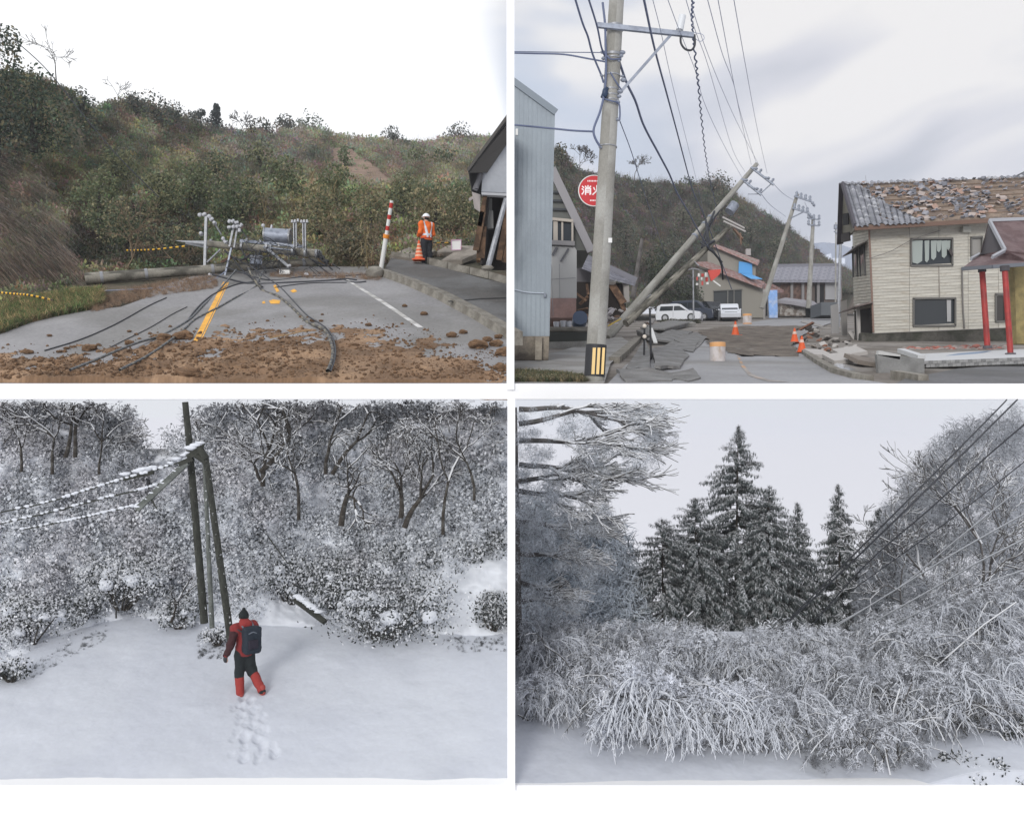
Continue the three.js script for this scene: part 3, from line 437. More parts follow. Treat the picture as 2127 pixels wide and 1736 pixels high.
  for (const [k, x] of [[0, 612.5], [1, 631.5]]) { const t = thing('cross_arm', ['left', 'right'][k] + ' of the twin steel channels standing upright at the right end of the fallen pole', 'cross-arm', P(x, 522, 27.7), 'twin upright steel channels');
    part(t, 'steel_arm', [beam(P(x - 2.6, 459, 27.7), P(x - 1.6, 524, 27.7), 0.03, 0.09), beam(P(x + 2.6, 459, 27.7), P(x + 3.2, 524, 27.7), 0.03, 0.09), beam(P(x, 459, 27.75), P(x + 1, 524, 27.75), 0.06, 0.02)], M.steel);
    for (const dx of [-6, 0, 6]) insul(t, P(x + dx, 457 + R() * 3, 27.65), 0.62, V(0.2 * (R() - 0.5), 1, 0)); }
  single('cable_bracket', [bar(P(655, 528, 27.6), P(690, 560, 27.4), 0.03, 0.02, 6), bar(P(663, 522, 27.6), P(680, 548, 27.4), 0.035, 0.02, 6), bar(P(648, 540, 27.6), P(676, 552, 27.4), 0.03, 0.03, 6), bar(P(690, 548, 27.4), P(706, 559, 27.3), 0.02, 0.015, 6), sphere(P(668, 535, 27.6), 0.1, 1, 0.8, 1), sphere(P(677, 543, 27.5), 0.08, 1.2, 0.8, 1)], M.black, 'black tangled bracket and cable ends at the right end of the fallen poles', 'bracket');
  { const g = []; for (let i = 0; i < 30; i++) { const x = 445 + R() * 215, y = 505 + R() * 58, q = []; for (let k = 0; k < 5; k++) q.push(P(x + (R() - 0.5) * 54 + k * 8, Math.min(578, y + (R() - 0.4) * 46), 27 + (R() - 0.5) * 1.0)); g.push(tube(q, 0.005 + 0.011 * R() * R(), 5, 18)); } single('wire_tangle', g, M.cable, 'tangle of black wires over the fallen poles', 'wires', null, 'stuff'); }
  single('white_box', new THREE.BoxGeometry(0.31, 0.13, 0.2).translate(...GA.at(592, 573, 0.1).toArray()), M.whitePaint, 'small white box lying under the fallen poles', 'box');
  single('white_fragment', rock(GA.at(636, 575, 0.06), 0.08, 3, 1.2, 0.8, 1, 1, 0.3), M.ceramic, 'small white ceramic fragment on the road right of the white box', 'debris');
  { const t = thing('hanging_debris', 'dark broken hardware hanging between the two fallen poles', 'debris', P(505, 540, 27.3)); part(t, 'bent_strap', [tube([P(466, 520, 27.3), P(480, 532, 27.2), P(500, 540, 27.1), P(520, 528, 27.2)], 0.03, 6), bar(P(500, 515, 27.3), P(515, 546, 27.2), 0.03, 0.02), bar(P(540, 519, 27.4), P(528, 560, 27.1), 0.02, 0.02)], M.black); part(t, 'wooden_block', [beam(P(459, 545, 27.3), P(480, 534, 27.3), 0.09, 0.07)], flatM([0.12, 0.06, 0.03], 0.9)); }

  { const t = thing('cross_arm', 'steel channel lying along the slim fallen pole, behind the insulator cluster', 'cross-arm', P(560, 512, 27.9)); part(t, 'steel_arm', beam(P(498, 500, 27.9), P(628, 512, 28.1), 0.09, 0.08, V(0, 1, 0)), M.steelBlue); for (const x of [512, 540, 618]) insul(t, P(x, 497 + (x - 498) * 0.09, 27.85), 0.7, V(0.1, 1, 0)); }
  { const t = thing('cross_arm', 'short steel arm lying across both fallen poles under the transformer', 'cross-arm', P(575, 530, 27.5)); part(t, 'steel_arm', beam(P(548, 512, 27.4), P(602, 556, 27.1), 0.08, 0.07), M.steel); part(t, 'brace', beam(P(548, 513, 27.35), P(610, 520, 27.6), 0.04, 0.03), M.steelBlue); insul(t, P(600, 552, 27), 0.8, V(1, 0.3, 0)); insul(t, P(553, 510, 27.3), 0.8, V(-0.3, 1, 0)); }
  { const t = thing('switch_box', 'grey steel switch box hanging under the slim fallen pole', 'switch box', P(530, 545, 27.3)); part(t, 'case', box(P(531, 540, 27.3), 0.34, 0.26, 0.24, 0.4), M.steelBlue); part(t, 'lid', box(P(531, 535, 27.28), 0.38, 0.05, 0.28, 0.4), M.steel); part(t, 'hanger', bar(P(531, 520, 27.4), P(531, 536, 27.3), 0.02, 0.02, 6), M.black); }
  [[300, 560, 1.3, 130, 'lying left behind the thick pole'], [705, 556, -1.2, 130, 'leaning left between the twin channels and the marker'], [745, 552, 0.9, 110, 'leaning right at the foot of the marker'], [395, 552, -0.9, 120, 'leaning left behind the tall cross-arm'], [240, 575, 0.7, 150, 'at the left end of the thick pole'], [650, 545, 0.6, 100, 'behind the right end of the poles'], [850, 535, -1.1, 110, 'left of the worker']].forEach(([px, py, ln, h, l], i) => bareTree('fallen_tree', 'fallen leafless brown sapling ' + l, px, py, 29.3 - (py - 540) * 0.05, h, 800 + i, flatM([0.2, 0.145, 0.095], 0.95), { lean: ln, depth: 4, thick: 0.014, spread: 0.8, rise: -0.02, rmin: 0.008, cat: 'sapling' }));
  [[276, 240, 66, 70, 44, 'left of the domed tree'], [358, 258, 76, 70, 40, 'right of the domed tree'], [392, 272, 82, 60, 36, 'left of the small dark tree by the conifer'], [545, 284, 98, 60, 30, 'right of the rounded leafless tree'], [595, 276, 108, 60, 30, 'between the leafless tree and the evergreen clump'], [165, 235, 55, 70, 50, 'on the shoulder below the pale leafless tree'], [960, 300, 128, 80, 28, 'far right above the house eave']].forEach(([px, py, d, w, h, l], i) => leafyTree('evergreen_tree', 'dark evergreen on the ridge, ' + l, { px, py, d, w, h, lift: 0, n: 750, leaf: 5, lobes: 11, c: [0.07, 0.085, 0.075], c2: [0.14, 0.12, 0.09], seed: 830 + i }));

  // ---- cables on the road
  const onRoad = (pts, h = 0.05) => pts.map(([x, y, e = 0]) => GA.at(x, y, h + e));
  const cableA = (pts, r, label, m = M.cable, h) => single('cable', tube(onRoad(pts, h), r, 7, pts.length * 8), m, label, 'cable', 'cables fallen over the landslide road');
  cableA([[515, 596, 0.5], [525, 601, 0.3], [545, 606], [573, 617], [590, 628], [607, 643], [638, 672], [660, 687, 0.05], [673, 697, 0.09], [683, 714, 0.1], [691, 744, 0.12], [688, 775, 0.16], [680, 797, 0.18]], 0.036, 'thickest black cable curling to the front edge in the right lane', mapM(mottle([0.05, 0.05, 0.055], 0.5, [0.22, 0.2, 0.15], 0.62, 0.5, 128, 30, 33), 0.6));
  { const t = single('cable', tube(onRoad([[520, 597, 0.55], [548, 602, 0.35], [580, 614, 0.2], [603, 632, 0.12], [640, 668, 0.08], [668, 686, 0.08], [686, 706, 0.1], [696, 740, 0.12], [694, 772, 0.15], [686, 797, 0.17]]), 0.018, 6, 80), M.cable, 'thin black cable running alongside the thickest one in the right lane', 'cable', 'cables fallen over the landslide road'); }
  cableA([[92, 733], [160, 712], [230, 682], [312, 637], [345, 622]], 0.014, 'thin cable slanting across the left lane, upper');
  cableA([[212, 735], [250, 715], [310, 685], [360, 655], [388, 641]], 0.01, 'thinnest cable slanting across the left lane, lower');
  cableA([[145, 797, 0.2], [190, 775, 0.17], [245, 745, 0.12], [290, 722, 0.07], [330, 703], [388, 671], [420, 640], [455, 605], [490, 585, 0.3]], 0.026, 'grey twisted cable from the front left to the poles, left of a pair', mapM(mottle([0.11, 0.12, 0.13], 0.5, [0.2, 0.19, 0.16], 0.6, 0.5, 128, 30, 34), 0.6));
  cableA([[248, 797, 0.2], [300, 765, 0.16], [360, 712, 0.06], [385, 685], [405, 667], [450, 644], [490, 621], [530, 598], [545, 590, 0.3]], 0.026, 'grey twisted cable from the front left to the poles, right of a pair', mapM(mottle([0.10, 0.11, 0.12], 0.5, [0.19, 0.18, 0.15], 0.6, 0.5, 128, 30, 35), 0.6));
  cableA([[388, 672], [402, 652], [425, 628], [448, 612], [500, 592], [540, 588]], 0.02, 'black cable crossing the yellow line toward the poles');
  cableA([[440, 588, 0.2], [520, 592], [600, 590], [680, 586], [725, 583], [740, 585]], 0.026, 'black cable lying straight across the road in front of the poles');
  cableA([[470, 580, 0.3], [560, 585], [640, 577], [720, 576], [775, 572]], 0.02, 'black cable behind the straight one, ending at the kerb');
  cableA([[640, 560, 0.35], [690, 575], [740, 590], [760, 588]], 0.02, 'black cable hanging from the pole end down to the kerb side');
  cableA([[200, 612, 0.05], [320, 602], [430, 590], [470, 580, 0.2]], 0.014, 'thin pale cable along the front of the thick fallen pole', M.wireThin);
  cableA([[570, 601], [600, 596], [650, 591], [720, 590]], 0.014, 'thin black cable just in front of the straight one');
  cableA([[474, 560, 0.5], [500, 575, 0.2], [530, 588], [545, 600]], 0.022, 'short black cable dropping from the insulator cluster to the road');
  single('bamboo_pole', tube(onRoad([[560, 714], [600, 706], [645, 696]], 0.12), 0.012, 5), flatM([0.4, 0.26, 0.12], 0.8), 'thin dry cane lying on the mud left of the thickest cable', 'cane');
  single('guy_wire', tube([P(14, 70, 26), P(90, 138, 26.5), P(180, 248, 27), P(250, 330, 27.4), P(330, 410, 27.8)], 0.015, 6), M.cable, 'taut dark wire slanting down across the upper left of the landslide hill', 'wire');
  // warning rope
  const rope = (pts, label) => { const t = thing('warning_rope', label, 'rope', pts[0]); const c = new THREE.CatmullRomCurve3(pts), n = 26; for (let i = 0; i < n; i++) part(t, 'rope_section', bar(c.getPoint(i / n), c.getPoint((i + 0.96) / n), 0.028, 0.028, 7), i % 2 ? M.black : M.yellow); };
  rope([GA.at(-6, 640, 0.4), GA.at(30, 640, 0.36), GA.at(60, 641, 0.34), GA.at(110, 640, 0.2)], 'yellow and black warning rope on the grass verge at the left edge');
  rope([GA.at(262, 561, 0.62), GA.at(310, 558, 0.6), GA.at(390, 560, 0.75)], 'yellow and black warning rope behind the thick fallen pole');

  // ---- red and white marker pole
  { const a = P(789.5, 570, 27.2), b = P(813.5, 417, 26.6), t = thing('marker_pole', 'leaning red and white striped road marker pole at the kerb end', 'marker pole', a), at = (k) => a.clone().lerp(b, k);
    const r = 0.07, r2 = 0.055, segs = [[0, 0.5, M.whitePaint, r], [0.5, 0.55, flatM([0.75, 0.25, 0.02], 0.5), r + 0.025], [0.55, 0.605, M.whitePaint, r2], [0.605, 0.665, M.red, r2 + 0.001], [0.665, 0.755, M.whitePaint, r2], [0.755, 0.815, M.red, r2 + 0.001], [0.815, 0.905, M.whitePaint, r2], [0.905, 0.975, M.red, r2 + 0.001], [0.975, 1, M.whitePaint, r2]];
    const nm = ['post', 'clamp', 'white_band', 'red_band', 'white_band', 'red_band', 'white_band', 'red_band', 'cap']; segs.forEach(([k0, k1, m, rr], i) => part(t, nm[i], bar(at(k0), at(k1), rr, rr, 16), m)); }
  single('kerb_end_block', rock(GA.at(779, 578, 0.16), 0.26, 9, 1.1, 0.8, 0.9, 2, 0.25), M.kerb, 'broken concrete block at the end of the kerb below the striped marker', 'concrete block');

  // ---- cones, tape bar, notice board
  cone('tall orange traffic cone with pale stripes behind the worker', P(870, 541, 28.2), 0.62, 0.17, 'striped');
  cone('small orange traffic cone under the notice board', P(958, 534, 29.8), 0.32, 0.14, 'orange');
  { const t = thing('cone_bar', 'yellow and black bar between the two cones behind the worker', 'barrier bar', P(905, 507, 29.2)); const a = P(874, 504, 29.2), b = P(955, 504, 29.6); for (let i = 0; i < 10; i++) part(t, i % 2 ? 'black_band' : 'yellow_band', bar(a.clone().lerp(b, i / 10), a.clone().lerp(b, (i + 1) / 10), 0.018, 0.018, 8), i % 2 ? M.black : M.yellow); }
  { const t = thing('notice_board', 'blank white notice board hung on the bar by the small cone', 'sign', P(947, 519, 29.3)); part(t, 'board', slab([P(937.5, 499, 29.3), P(957.5, 498, 29.3), P(957, 518, 29.3), P(938, 519, 29.3)], V(0, 0, -0.015)), M.whitePaint); part(t, 'frame', [beam(P(937, 498.5, 29.27), P(958, 497.5, 29.27), 0.02, 0.02, V(0, 1, 0)), beam(P(937.5, 519.3, 29.27), P(957.5, 518.6, 29.27), 0.02, 0.02, V(0, 1, 0)), beam(P(937.2, 499, 29.26), P(937.8, 519, 29.26), 0.018, 0.018), beam(P(957.7, 498, 29.26), P(957.2, 518, 29.26), 0.018, 0.018)], flatM([0.55, 0.3, 0.45], 0.6)); }

  // ---- house on the right
  { const d = 21.5, q = (x, y, e = 0) => P(x, y, d + e), t = thing('white_house', 'white gabled house with a dark roof edge, open and wrecked below, beside the landslide road', 'house', q(1010, 560));
    const wall = mapM(mottle([0.36, 0.38, 0.41], 0.12, [0.3, 0.32, 0.35], 0.6, 3, 256, 30, 36), 0.9);
    part(t, 'wall', slab([q(1002, 357), q(1016, 322), q(1058.5, 270), q(1058.5, 400.5), q(1000, 398)], V(0, 0, -0.16)), wall);
    const rs = (x, y, e) => q(x, y, e);
    const rt = part(t, 'roof', slab([q(971, 351, -0.55), q(1058.5, 232, -0.55), q(1058.5, 246, -0.55), q(974, 358, -0.55)], V(0, 0, -3.2)), mapM(mottle([0.05, 0.048, 0.046], 0.4, [0.03, 0.03, 0.03], 0.5, 1, 128, 20, 37), 0.8));
    part(rt, 'soffit', slab([q(973, 356, -0.5), q(1012, 356, -0.02), q(1058.5, 288, -0.02), q(1058.5, 252, -0.5)], V(0, -0.03, 0)), flatM([0.1, 0.095, 0.088], 0.9));
    part(rt, 'barge_board', slab([q(970, 352, -0.6), q(1058.5, 231, -0.6), q(1058.5, 241, -0.6), q(972, 358, -0.6)], V(0, 0, 0.05)), flatM([0.07, 0.066, 0.06], 0.8));
    part(t, 'gutter_end', [bar(q(996, 360, -0.1), q(990, 392, -0.1), 0.05, 0.05, 8), beam(q(1000, 360, -0.05), q(986, 395, -0.05), 0.12, 0.08)], flatM([0.12, 0.12, 0.13], 0.7));
    part(t, 'lintel', slab([q(1000, 399, -0.02), q(1058.5, 401.5, -0.02), q(1058.5, 407, -0.02), q(1000, 404, -0.02)], V(0, 0, -0.2)), flatM([0.4, 0.41, 0.43], 0.8));
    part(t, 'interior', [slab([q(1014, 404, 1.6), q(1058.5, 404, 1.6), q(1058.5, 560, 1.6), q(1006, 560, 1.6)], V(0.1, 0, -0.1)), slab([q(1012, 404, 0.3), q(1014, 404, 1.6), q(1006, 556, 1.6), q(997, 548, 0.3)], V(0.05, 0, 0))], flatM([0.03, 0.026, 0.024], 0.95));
    const wood = mapM(mottle([0.12, 0.07, 0.04], 0.5, [0.06, 0.035, 0.02], 0.5, 0.8, 128, 20, 38), 0.9);
    for (const [x0, y0, x1, y1, e, w] of [[1008, 404, 996, 470, 0.1, 0.1], [1003, 440, 988, 520, 0.1, 0.14], [1012, 410, 1004, 520, 0.5, 0.08], [1002, 470, 998, 536, 0.2, 0.2], [1057, 430, 1036, 540, 0.35, 0.14], [1050, 470, 1044, 535, 0.5, 0.16], [1058, 490, 1047, 545, 0.2, 0.1]]) part(t, 'broken_board', beam(q(x0, y0, e), q(x1, y1, e), w, 0.04), wood);
    part(t, 'meter_box', slab([q(1014, 436, 0.6), q(1024, 437, 0.6), q(1025, 474, 0.6), q(1012, 474, 0.6)], V(0, 0, -0.15)), flatM([0.22, 0.22, 0.21], 0.7)); part(t, 'meter_box', slab([q(1013, 412, 0.8), q(1022, 412, 0.8), q(1022, 436, 0.8), q(1013, 436, 0.8)], V(0, 0, -0.1)), flatM([0.16, 0.16, 0.15], 0.7));
    part(t, 'loose_board', [slab([q(980, 398, 0.6), q(998, 404, 0.3), q(997, 440, 0.3), q(985, 432, 0.6)], V(0, 0, -0.05)), slab([q(973, 412, 0.9), q(992, 402, 0.6), q(990, 408, 0.6), q(975, 418, 0.9)], V(0, 0, -0.05))], flatM([0.33, 0.3, 0.29], 0.9)); }
  { const a = P(1014, 553, 20.8), b = P(1051, 412, 20.8), t = thing('leaning_post', 'grey steel post leaning against the open front of the white house', 'post', a); part(t, 'shaft', bar(a, b, 0.065, 0.055, 12), M.steel); part(t, 'foot', rock(P(1012, 556, 20.8), 0.12, 5, 1.2, 0.6, 1, 1, 0.3), M.kerb); }
  { const dbs = [[1017, 569, 7, 'pale stone lying at the foot of the leaning post'], [1004, 558, 12, 'heap of brown rubble by the leaning post'], [1000, 533, 10, 'orange-brown rubble under the wrecked house front']]; dbs.forEach(([x, y, r, l], i) => single('rubble', rock(GA.at(x, y, 0.28), r / F * GA.d(y), 40 + i, 1.4, 0.6, 1, 2, 0.6), i ? M.clod : M.kerb, l, 'rubble')); }
  // ---- far roofs and tarpaulins below the scar
  { const mats = [flatM([0.2, 0.19, 0.22], 0.8), flatM([0.24, 0.26, 0.3], 0.8), flatM([0.27, 0.29, 0.34], 0.8), flatM([0.2, 0.17, 0.17], 0.8)];
    [[818, 378, 905, 392, 0, 'long brown-grey roof'], [880, 379, 938, 390, 3, 'grey roof right of the blue tarpaulin'], [905, 370, 950, 386, 1, 'blue-grey roof among bamboo'], [948, 367, 996, 388, 2, 'pale blue-grey roof nearest the white house']].forEach(([x0, y0, x1, y1, m, l], i) => { const d = 62 - i * 1.5, t = thing('far_house', l + ', far at the foot of the hill', 'house', P(x0, y1, d)); part(t, 'roof', slab([P(x0, y1, d), P(x1, y1 - 1, d), P(x1 - 8, y0, d + 2.5), P(x0 + 10, y0, d + 2.5)], V(0, -0.15, 0)), mats[m]); part(t, 'ridge', beam(P(x0 + 10, y0, d + 2.45), P(x1 - 8, y0, d + 2.45), 0.15, 0.15, V(0, 1, 0)), mats[(m + 1) % 4]); part(t, 'wall', slab([P(x0 + 2, y1 - 2, d + 0.5), P(x1 - 2, y1 - 2, d + 0.5), P(x1 - 2, y1 + 14, d + 0.5), P(x0 + 2, y1 + 14, d + 0.5)], V(0, 0, -1)), flatM([0.22, 0.2, 0.19], 0.9)); });
    const tarp = (pts, c, l) => single('tarpaulin', slab(pts.map(([x, y, e = 0]) => P(x, y, 55 + e)), V(0, -0.05, -0.1)), flatM(c, 0.6), l, 'tarpaulin');
    tarp([[792, 383], [806, 386], [813, 395], [800, 392]], [0.03, 0.25, 0.4], 'blue tarpaulin left of the yellow one below the earth scar'); tarp([[812, 386], [830, 383], [862, 388], [850, 392], [828, 390]], [0.75, 0.5, 0.03], 'yellow tarpaulin below the earth scar'); tarp([[880, 392], [899, 391], [900, 396], [884, 397]], [0.25, 0.5, 0.7], 'light blue tarpaulin at the right of the yellow one');
    single('greenhouse', [slab([P(897, 297, 131), P(934, 295, 131), P(932, 289, 134), P(902, 291, 134)], V(0, -0.2, 0)), slab([P(897, 297, 131), P(934, 295, 131), P(934, 299, 131), P(897, 301, 131)], V(0, 0, -0.3))], flatM([0.6, 0.65, 0.75], 0.4), 'long white greenhouse roof on the right skyline', 'greenhouse'); }
}
function cone(label, base, h, r, c, group) {
  const t = thing('traffic_cone', label, 'traffic cone', base, group), og = M.orange;
  part(t, 'base', [new THREE.BoxGeometry(r * 2.3, h * 0.06, r * 2.3).translate(0, h * 0.03, 0)], og, true);
  const rr = (k) => lerp(r * 0.85, r * 0.17, k), cz = (k0, k1, m, e = 0, nm = 'body') => part(t, nm, lathe([[rr(k0) + e, h * (0.06 + 0.94 * k0)], [rr(k1) + e, h * (0.06 + 0.94 * k1)]], 18), m, true);
  cz(0, 1, og); if (c === 'orange') cz(0.6, 0.8, flatM([0.7, 0.5, 0.42], 0.6), 0.004, 'pale_band'); else for (const k of [0.14, 0.34, 0.54, 0.74]) cz(k, k + 0.1, flatM([0.75, 0.45, 0.3], 0.6), 0.004, 'pale_band');
  part(t, 'tip', sphere(V(0, h, 0), r * 0.2, 1, 0.8, 1, 8), og, true); return t;
}
// ================================================================ PLACE TWO: street with leaning utility poles
{
  const R = rng(202), named = new Set(), rubble = (g, m, l, group) => { if (!named.has(l)) { named.add(l); single('rubble', g, m, l, 'rubble', group); } };
  struct('ground', field(GB, 0.03, 0.62 * 150, 15.97, 150, 60, 90, (x, d) => -0.03 + 0.04 * (fbm(x, d, 1) - 0.5), null, true), mapM(mottle([0.24, 0.22, 0.2], 0.4, [0.16, 0.14, 0.12], 0.5, 6, 256, 40, 41), 1, { bumpMap: BUMP.mid, bumpScale: 0.03 }));
  struct('road', sheet(GB, [[1262, 800.5], [1300, 760], [1420, 712], [1470, 690], [1530, 674], [1600, 664], [1750, 659], [1752, 664], [1700, 680], [1662, 700], [1662, 730], [1693, 756], [1726, 776], [1788, 791], [1850, 800.5]], 0.03), M.asphaltB);
  struct('pavement', sheet(GB, [[1067, 800.5], [1067, 744], [1150, 735], [1228, 712], [1290, 700], [1312, 716], [1268, 758], [1255, 800.5]], 0.035), mapM(mottle([0.31, 0.305, 0.295], 0.25, [0.25, 0.24, 0.225], 0.5, 3, 256, 50, 42), 0.9));
  struct('car_park', sheet(GB, [[1860, 800.5], [1880, 790], [1990, 768], [2140, 757], [2140, 800.5]], 0.03), mapM(mottle([0.14, 0.14, 0.145], 0.3, [0.11, 0.11, 0.11], 0.5, 4, 256, 60, 43), 0.85));
  { const mb = field(GB, 0.2 * 60, 0.34 * 60, 24, 58, 110, 110, (x, d) => { const px = CX + x / d * F; return 0.045 + 0.25 * Math.max(0, fbm(x * 0.5, d * 0.35, 4, 4) - 0.42) + 0.06 * (fbm(x * 3, d * 3, 2) - 0.5); }, (x, d) => { const px = CX + x / d * F, py = CY - (GB.a + GB.b * d) / d * F, n = (fbm(x * 1.3, d * 0.8, 6) - 0.5) * 26; return px > interp([[670, 1560], [690, 1450], [715, 1470], [745, 1540]], py) + n && px < interp([[670, 1700], [690, 1650], [745, 1655]], py) + n && py > 676 + n * 0.2 && py < 742 + n * 0.3; }, true); struct('gravel', mb, mapM(mottle([0.17, 0.145, 0.12], 0.5, [0.11, 0.09, 0.075], 0.5, 2.5, 256, 60, 44), 1, { bumpMap: BUMP.fine, bumpScale: 0.03 })); }
  struct('orange_line', sheet(GB, [[1531, 741], [1535, 741], [1546, 762], [1562, 780], [1600, 793], [1640, 797], [1625, 797], [1594, 796], [1556, 784], [1541, 765]], 0.037), mapM(mottle([0.5, 0.3, 0.17], 0.4, [0.33, 0.3, 0.28], 0.45, 1.5, 256, 30, 45), 0.85));
  // kerbs
  const kerbRow = (label, list, h, w, n = 3) => { const t = thing('kerb', label, 'kerb', GB.at(...list[0])), pts = []; for (let i = 0; i < list.length - 1; i++) for (let k = 0; k < n; k++) pts.push([lerp(list[i][0], list[i + 1][0], k / n), lerp(list[i][1], list[i + 1][1], k / n)]); pts.push(list[list.length - 1]); for (let i = 0; i < pts.length - 1; i++) { const a = GB.at(...pts[i]), b = GB.at(...pts[i + 1]), g = b.clone().sub(a); const nn = V(g.z, 0, -g.x).normalize(); if (nn.x < 0) nn.negate(); a.addScaledVector(g, 0.015); b.addScaledVector(g, -0.015); part(t, 'kerb_stone', slab([a.clone().setY(a.y - 0.05), b.clone().setY(b.y - 0.05), b.clone().setY(b.y + h), a.clone().setY(a.y + h)], nn.multiplyScalar(w)), M.kerb); } };
  kerbRow('curving concrete kerb on the right side of the road, beside the two cones', [[1658, 728], [1672, 742], [1693, 757], [1726, 777], [1770, 789], [1800, 793]], 0.13, 0.17);
  kerbRow('displaced kerb stones right of the near utility pole', [[1264, 752], [1285, 735], [1305, 718], [1318, 706]], 0.12, 0.28, 1);
  kerbRow('straight kerb edging the dark car park at lower right', [[1850, 784], [1880, 789], [1908, 794]], 0.14, 0.2, 2);
  // grass lower left
  { const list = []; for (let i = 0; i < 1500; i++) { const px = 1068 + R() * 148, py = lerp(interp([[1068, 776], [1150, 779], [1216, 790]], px), 797, R()); const f = 0.6 + 0.8 * R(), g = R() < 0.5; list.push({ p: GB.at(px, py, 0.02), s: 0.06 + 0.08 * R(), a: R() * 6, c: g ? [0.12 * f, 0.15 * f, 0.07 * f] : [0.33 * f, 0.27 * f, 0.17 * f] }); } instanced('verge_grass', clumpBlade, list, 'short dry grass in front of the grey shed'); }

  // ---- hillside
  const ridge = (px) => interp([[1060, 300], [1153, 312], [1180, 332], [1205, 356], [1279, 366], [1331, 378], [1380, 380], [1421, 388], [1461, 382], [1486, 380], [1511, 392], [1536, 410], [1583, 444], [1609, 460], [1634, 473], [1660, 495], [1685, 516], [1706, 537], [1730, 552], [1790, 585]], px);
  const basep = (px) => interp([[1060, 655], [1300, 640], [1500, 628], [1700, 610], [1800, 606]], px);
  const hd = (px, t) => lerp(interp([[1060, 58], [1300, 78], [1500, 100], [1800, 120]], px), interp([[1060, 85], [1300, 105], [1500, 125], [1800, 150]], px), t);
  const hillP = (px, t) => { const py = lerp(basep(px), ridge(px), t), d = hd(px, t); return P(px, py, d + (fbm(px / 30, py / 30, 15) - 0.5) * d * 0.05); };
  { const nx = 60, nt = 26, pos = [], uv = [], idx = []; for (let j = 0; j <= nt + 2; j++) for (let i = 0; i <= nx; i++) { const px = lerp(1066, 1800, i / nx); let p = hillP(px, Math.min(1, j / nt)); if (j > nt) { p = p.clone(); p.z -= 6 * (j - nt); p.y -= 5 * (j - nt); } pos.push(p.x, p.y, p.z); uv.push(p.x, p.y - p.z); }
    for (let j = 0; j < nt + 2; j++) for (let i = 0; i < nx; i++) { const a = j * (nx + 1) + i; idx.push(a, a + 1, a + nx + 1, a + 1, a + nx + 2, a + nx + 1); }
    const g = new THREE.BufferGeometry(); g.setAttribute('position', new THREE.Float32BufferAttribute(pos, 3)); g.setAttribute('uv', new THREE.Float32BufferAttribute(uv, 2)); g.setIndex(idx); g.computeVertexNormals(); struct('hill', g, mapM(mottle([0.17, 0.14, 0.11], 0.6, [0.11, 0.11, 0.08], 0.5, 18, 256, 40, 46), 1)); }
  { const rl = [], tl = []; const g1 = [0.12, 0.135, 0.1], ol = [0.2, 0.195, 0.145], br = [0.22, 0.19, 0.17], dk = [0.07, 0.085, 0.065];
    for (let i = 0; i < 13000; i++) { const px = 1072 + R() * 720, t = R() ** 0.9, p = hillP(px, t), py = lerp(basep(px), ridge(px), t), d = -p.z; let c = mixc(g1, ol, step(0.35, 0.6, fbm(px / 45, py / 35, 3))); c = mixc(c, br, 0.85 * step(0.48, 0.62, fbm(px / 25 + 5, py / 25, 9))); c = mixc(c, dk, 0.7 * step(0.5, 0.66, fbm(px / 30 + 15, py / 30, 19))); c = c.map((v) => v * (0.7 + 0.6 * R())); const q = { p, s: (5 + 7 * R()) * d / F, a: R() * 6.28, c }; if (R() < 0.45) tl.push({ ...q, s: q.s * 1.25, c: mixc(c, br, 0.5) }); else rl.push(q); }
    instanced('hillside_foliage', clumpRound, rl, 'evergreen scrub on the wooded hill behind the leaning poles'); instanced('bare_brush', clumpTwig, tl, 'leafless brown trees massed on the hill behind the leaning poles'); }
  bareTree('bare_tree', 'rounded leafless tree on the skyline above the grey shed roof', 1203, 355, 92, 72, 31, M.barkGrey, { depth: 5, spread: 0.8, trunk: 0.26, thick: 0.014, rmin: 0.02 });
  bareTree('bare_tree', 'wide leafless tree on the skyline right of the near pole', 1318, 378, 98, 84, 32, M.barkGrey, { depth: 5, spread: 0.85, trunk: 0.25, thick: 0.014, rmin: 0.02 });
  leafyTree('evergreen_tree', 'dark bushy treetop at the corner of the grey shed', { px: 1166, py: 345, d: 84, w: 40, h: 44, lift: 0.1, n: 500, leaf: 5, lobes: 8, c: [0.08, 0.09, 0.06], c2: [0.2, 0.16, 0.1], seed: 33 });
  leafyTree('evergreen_tree', 'round dark tree on the ridge where the thick cable crosses it', { px: 1428, py: 398, d: 118, w: 44, h: 26, lift: 0, n: 420, leaf: 4.5, lobes: 8, c: [0.08, 0.095, 0.085], seed: 34 });
  leafyTree('evergreen_tree', 'domed tree crowning the ridge left of the leaning pole top', { px: 1486, py: 402, d: 120, w: 96, h: 34, lift: 0, n: 700, leaf: 5, lobes: 11, c: [0.1, 0.11, 0.09], c2: [0.2, 0.16, 0.13], seed: 35 });
  leafyTree('evergreen_tree', 'dark green garden tree left of the leaning poles, behind the cars', { px: 1368, py: 640, d: 88, w: 110, h: 116, lift: 0.05, n: 1700, leaf: 6, lobes: 14, c: [0.045, 0.062, 0.035], c2: [0.09, 0.1, 0.05], seed: 36 });
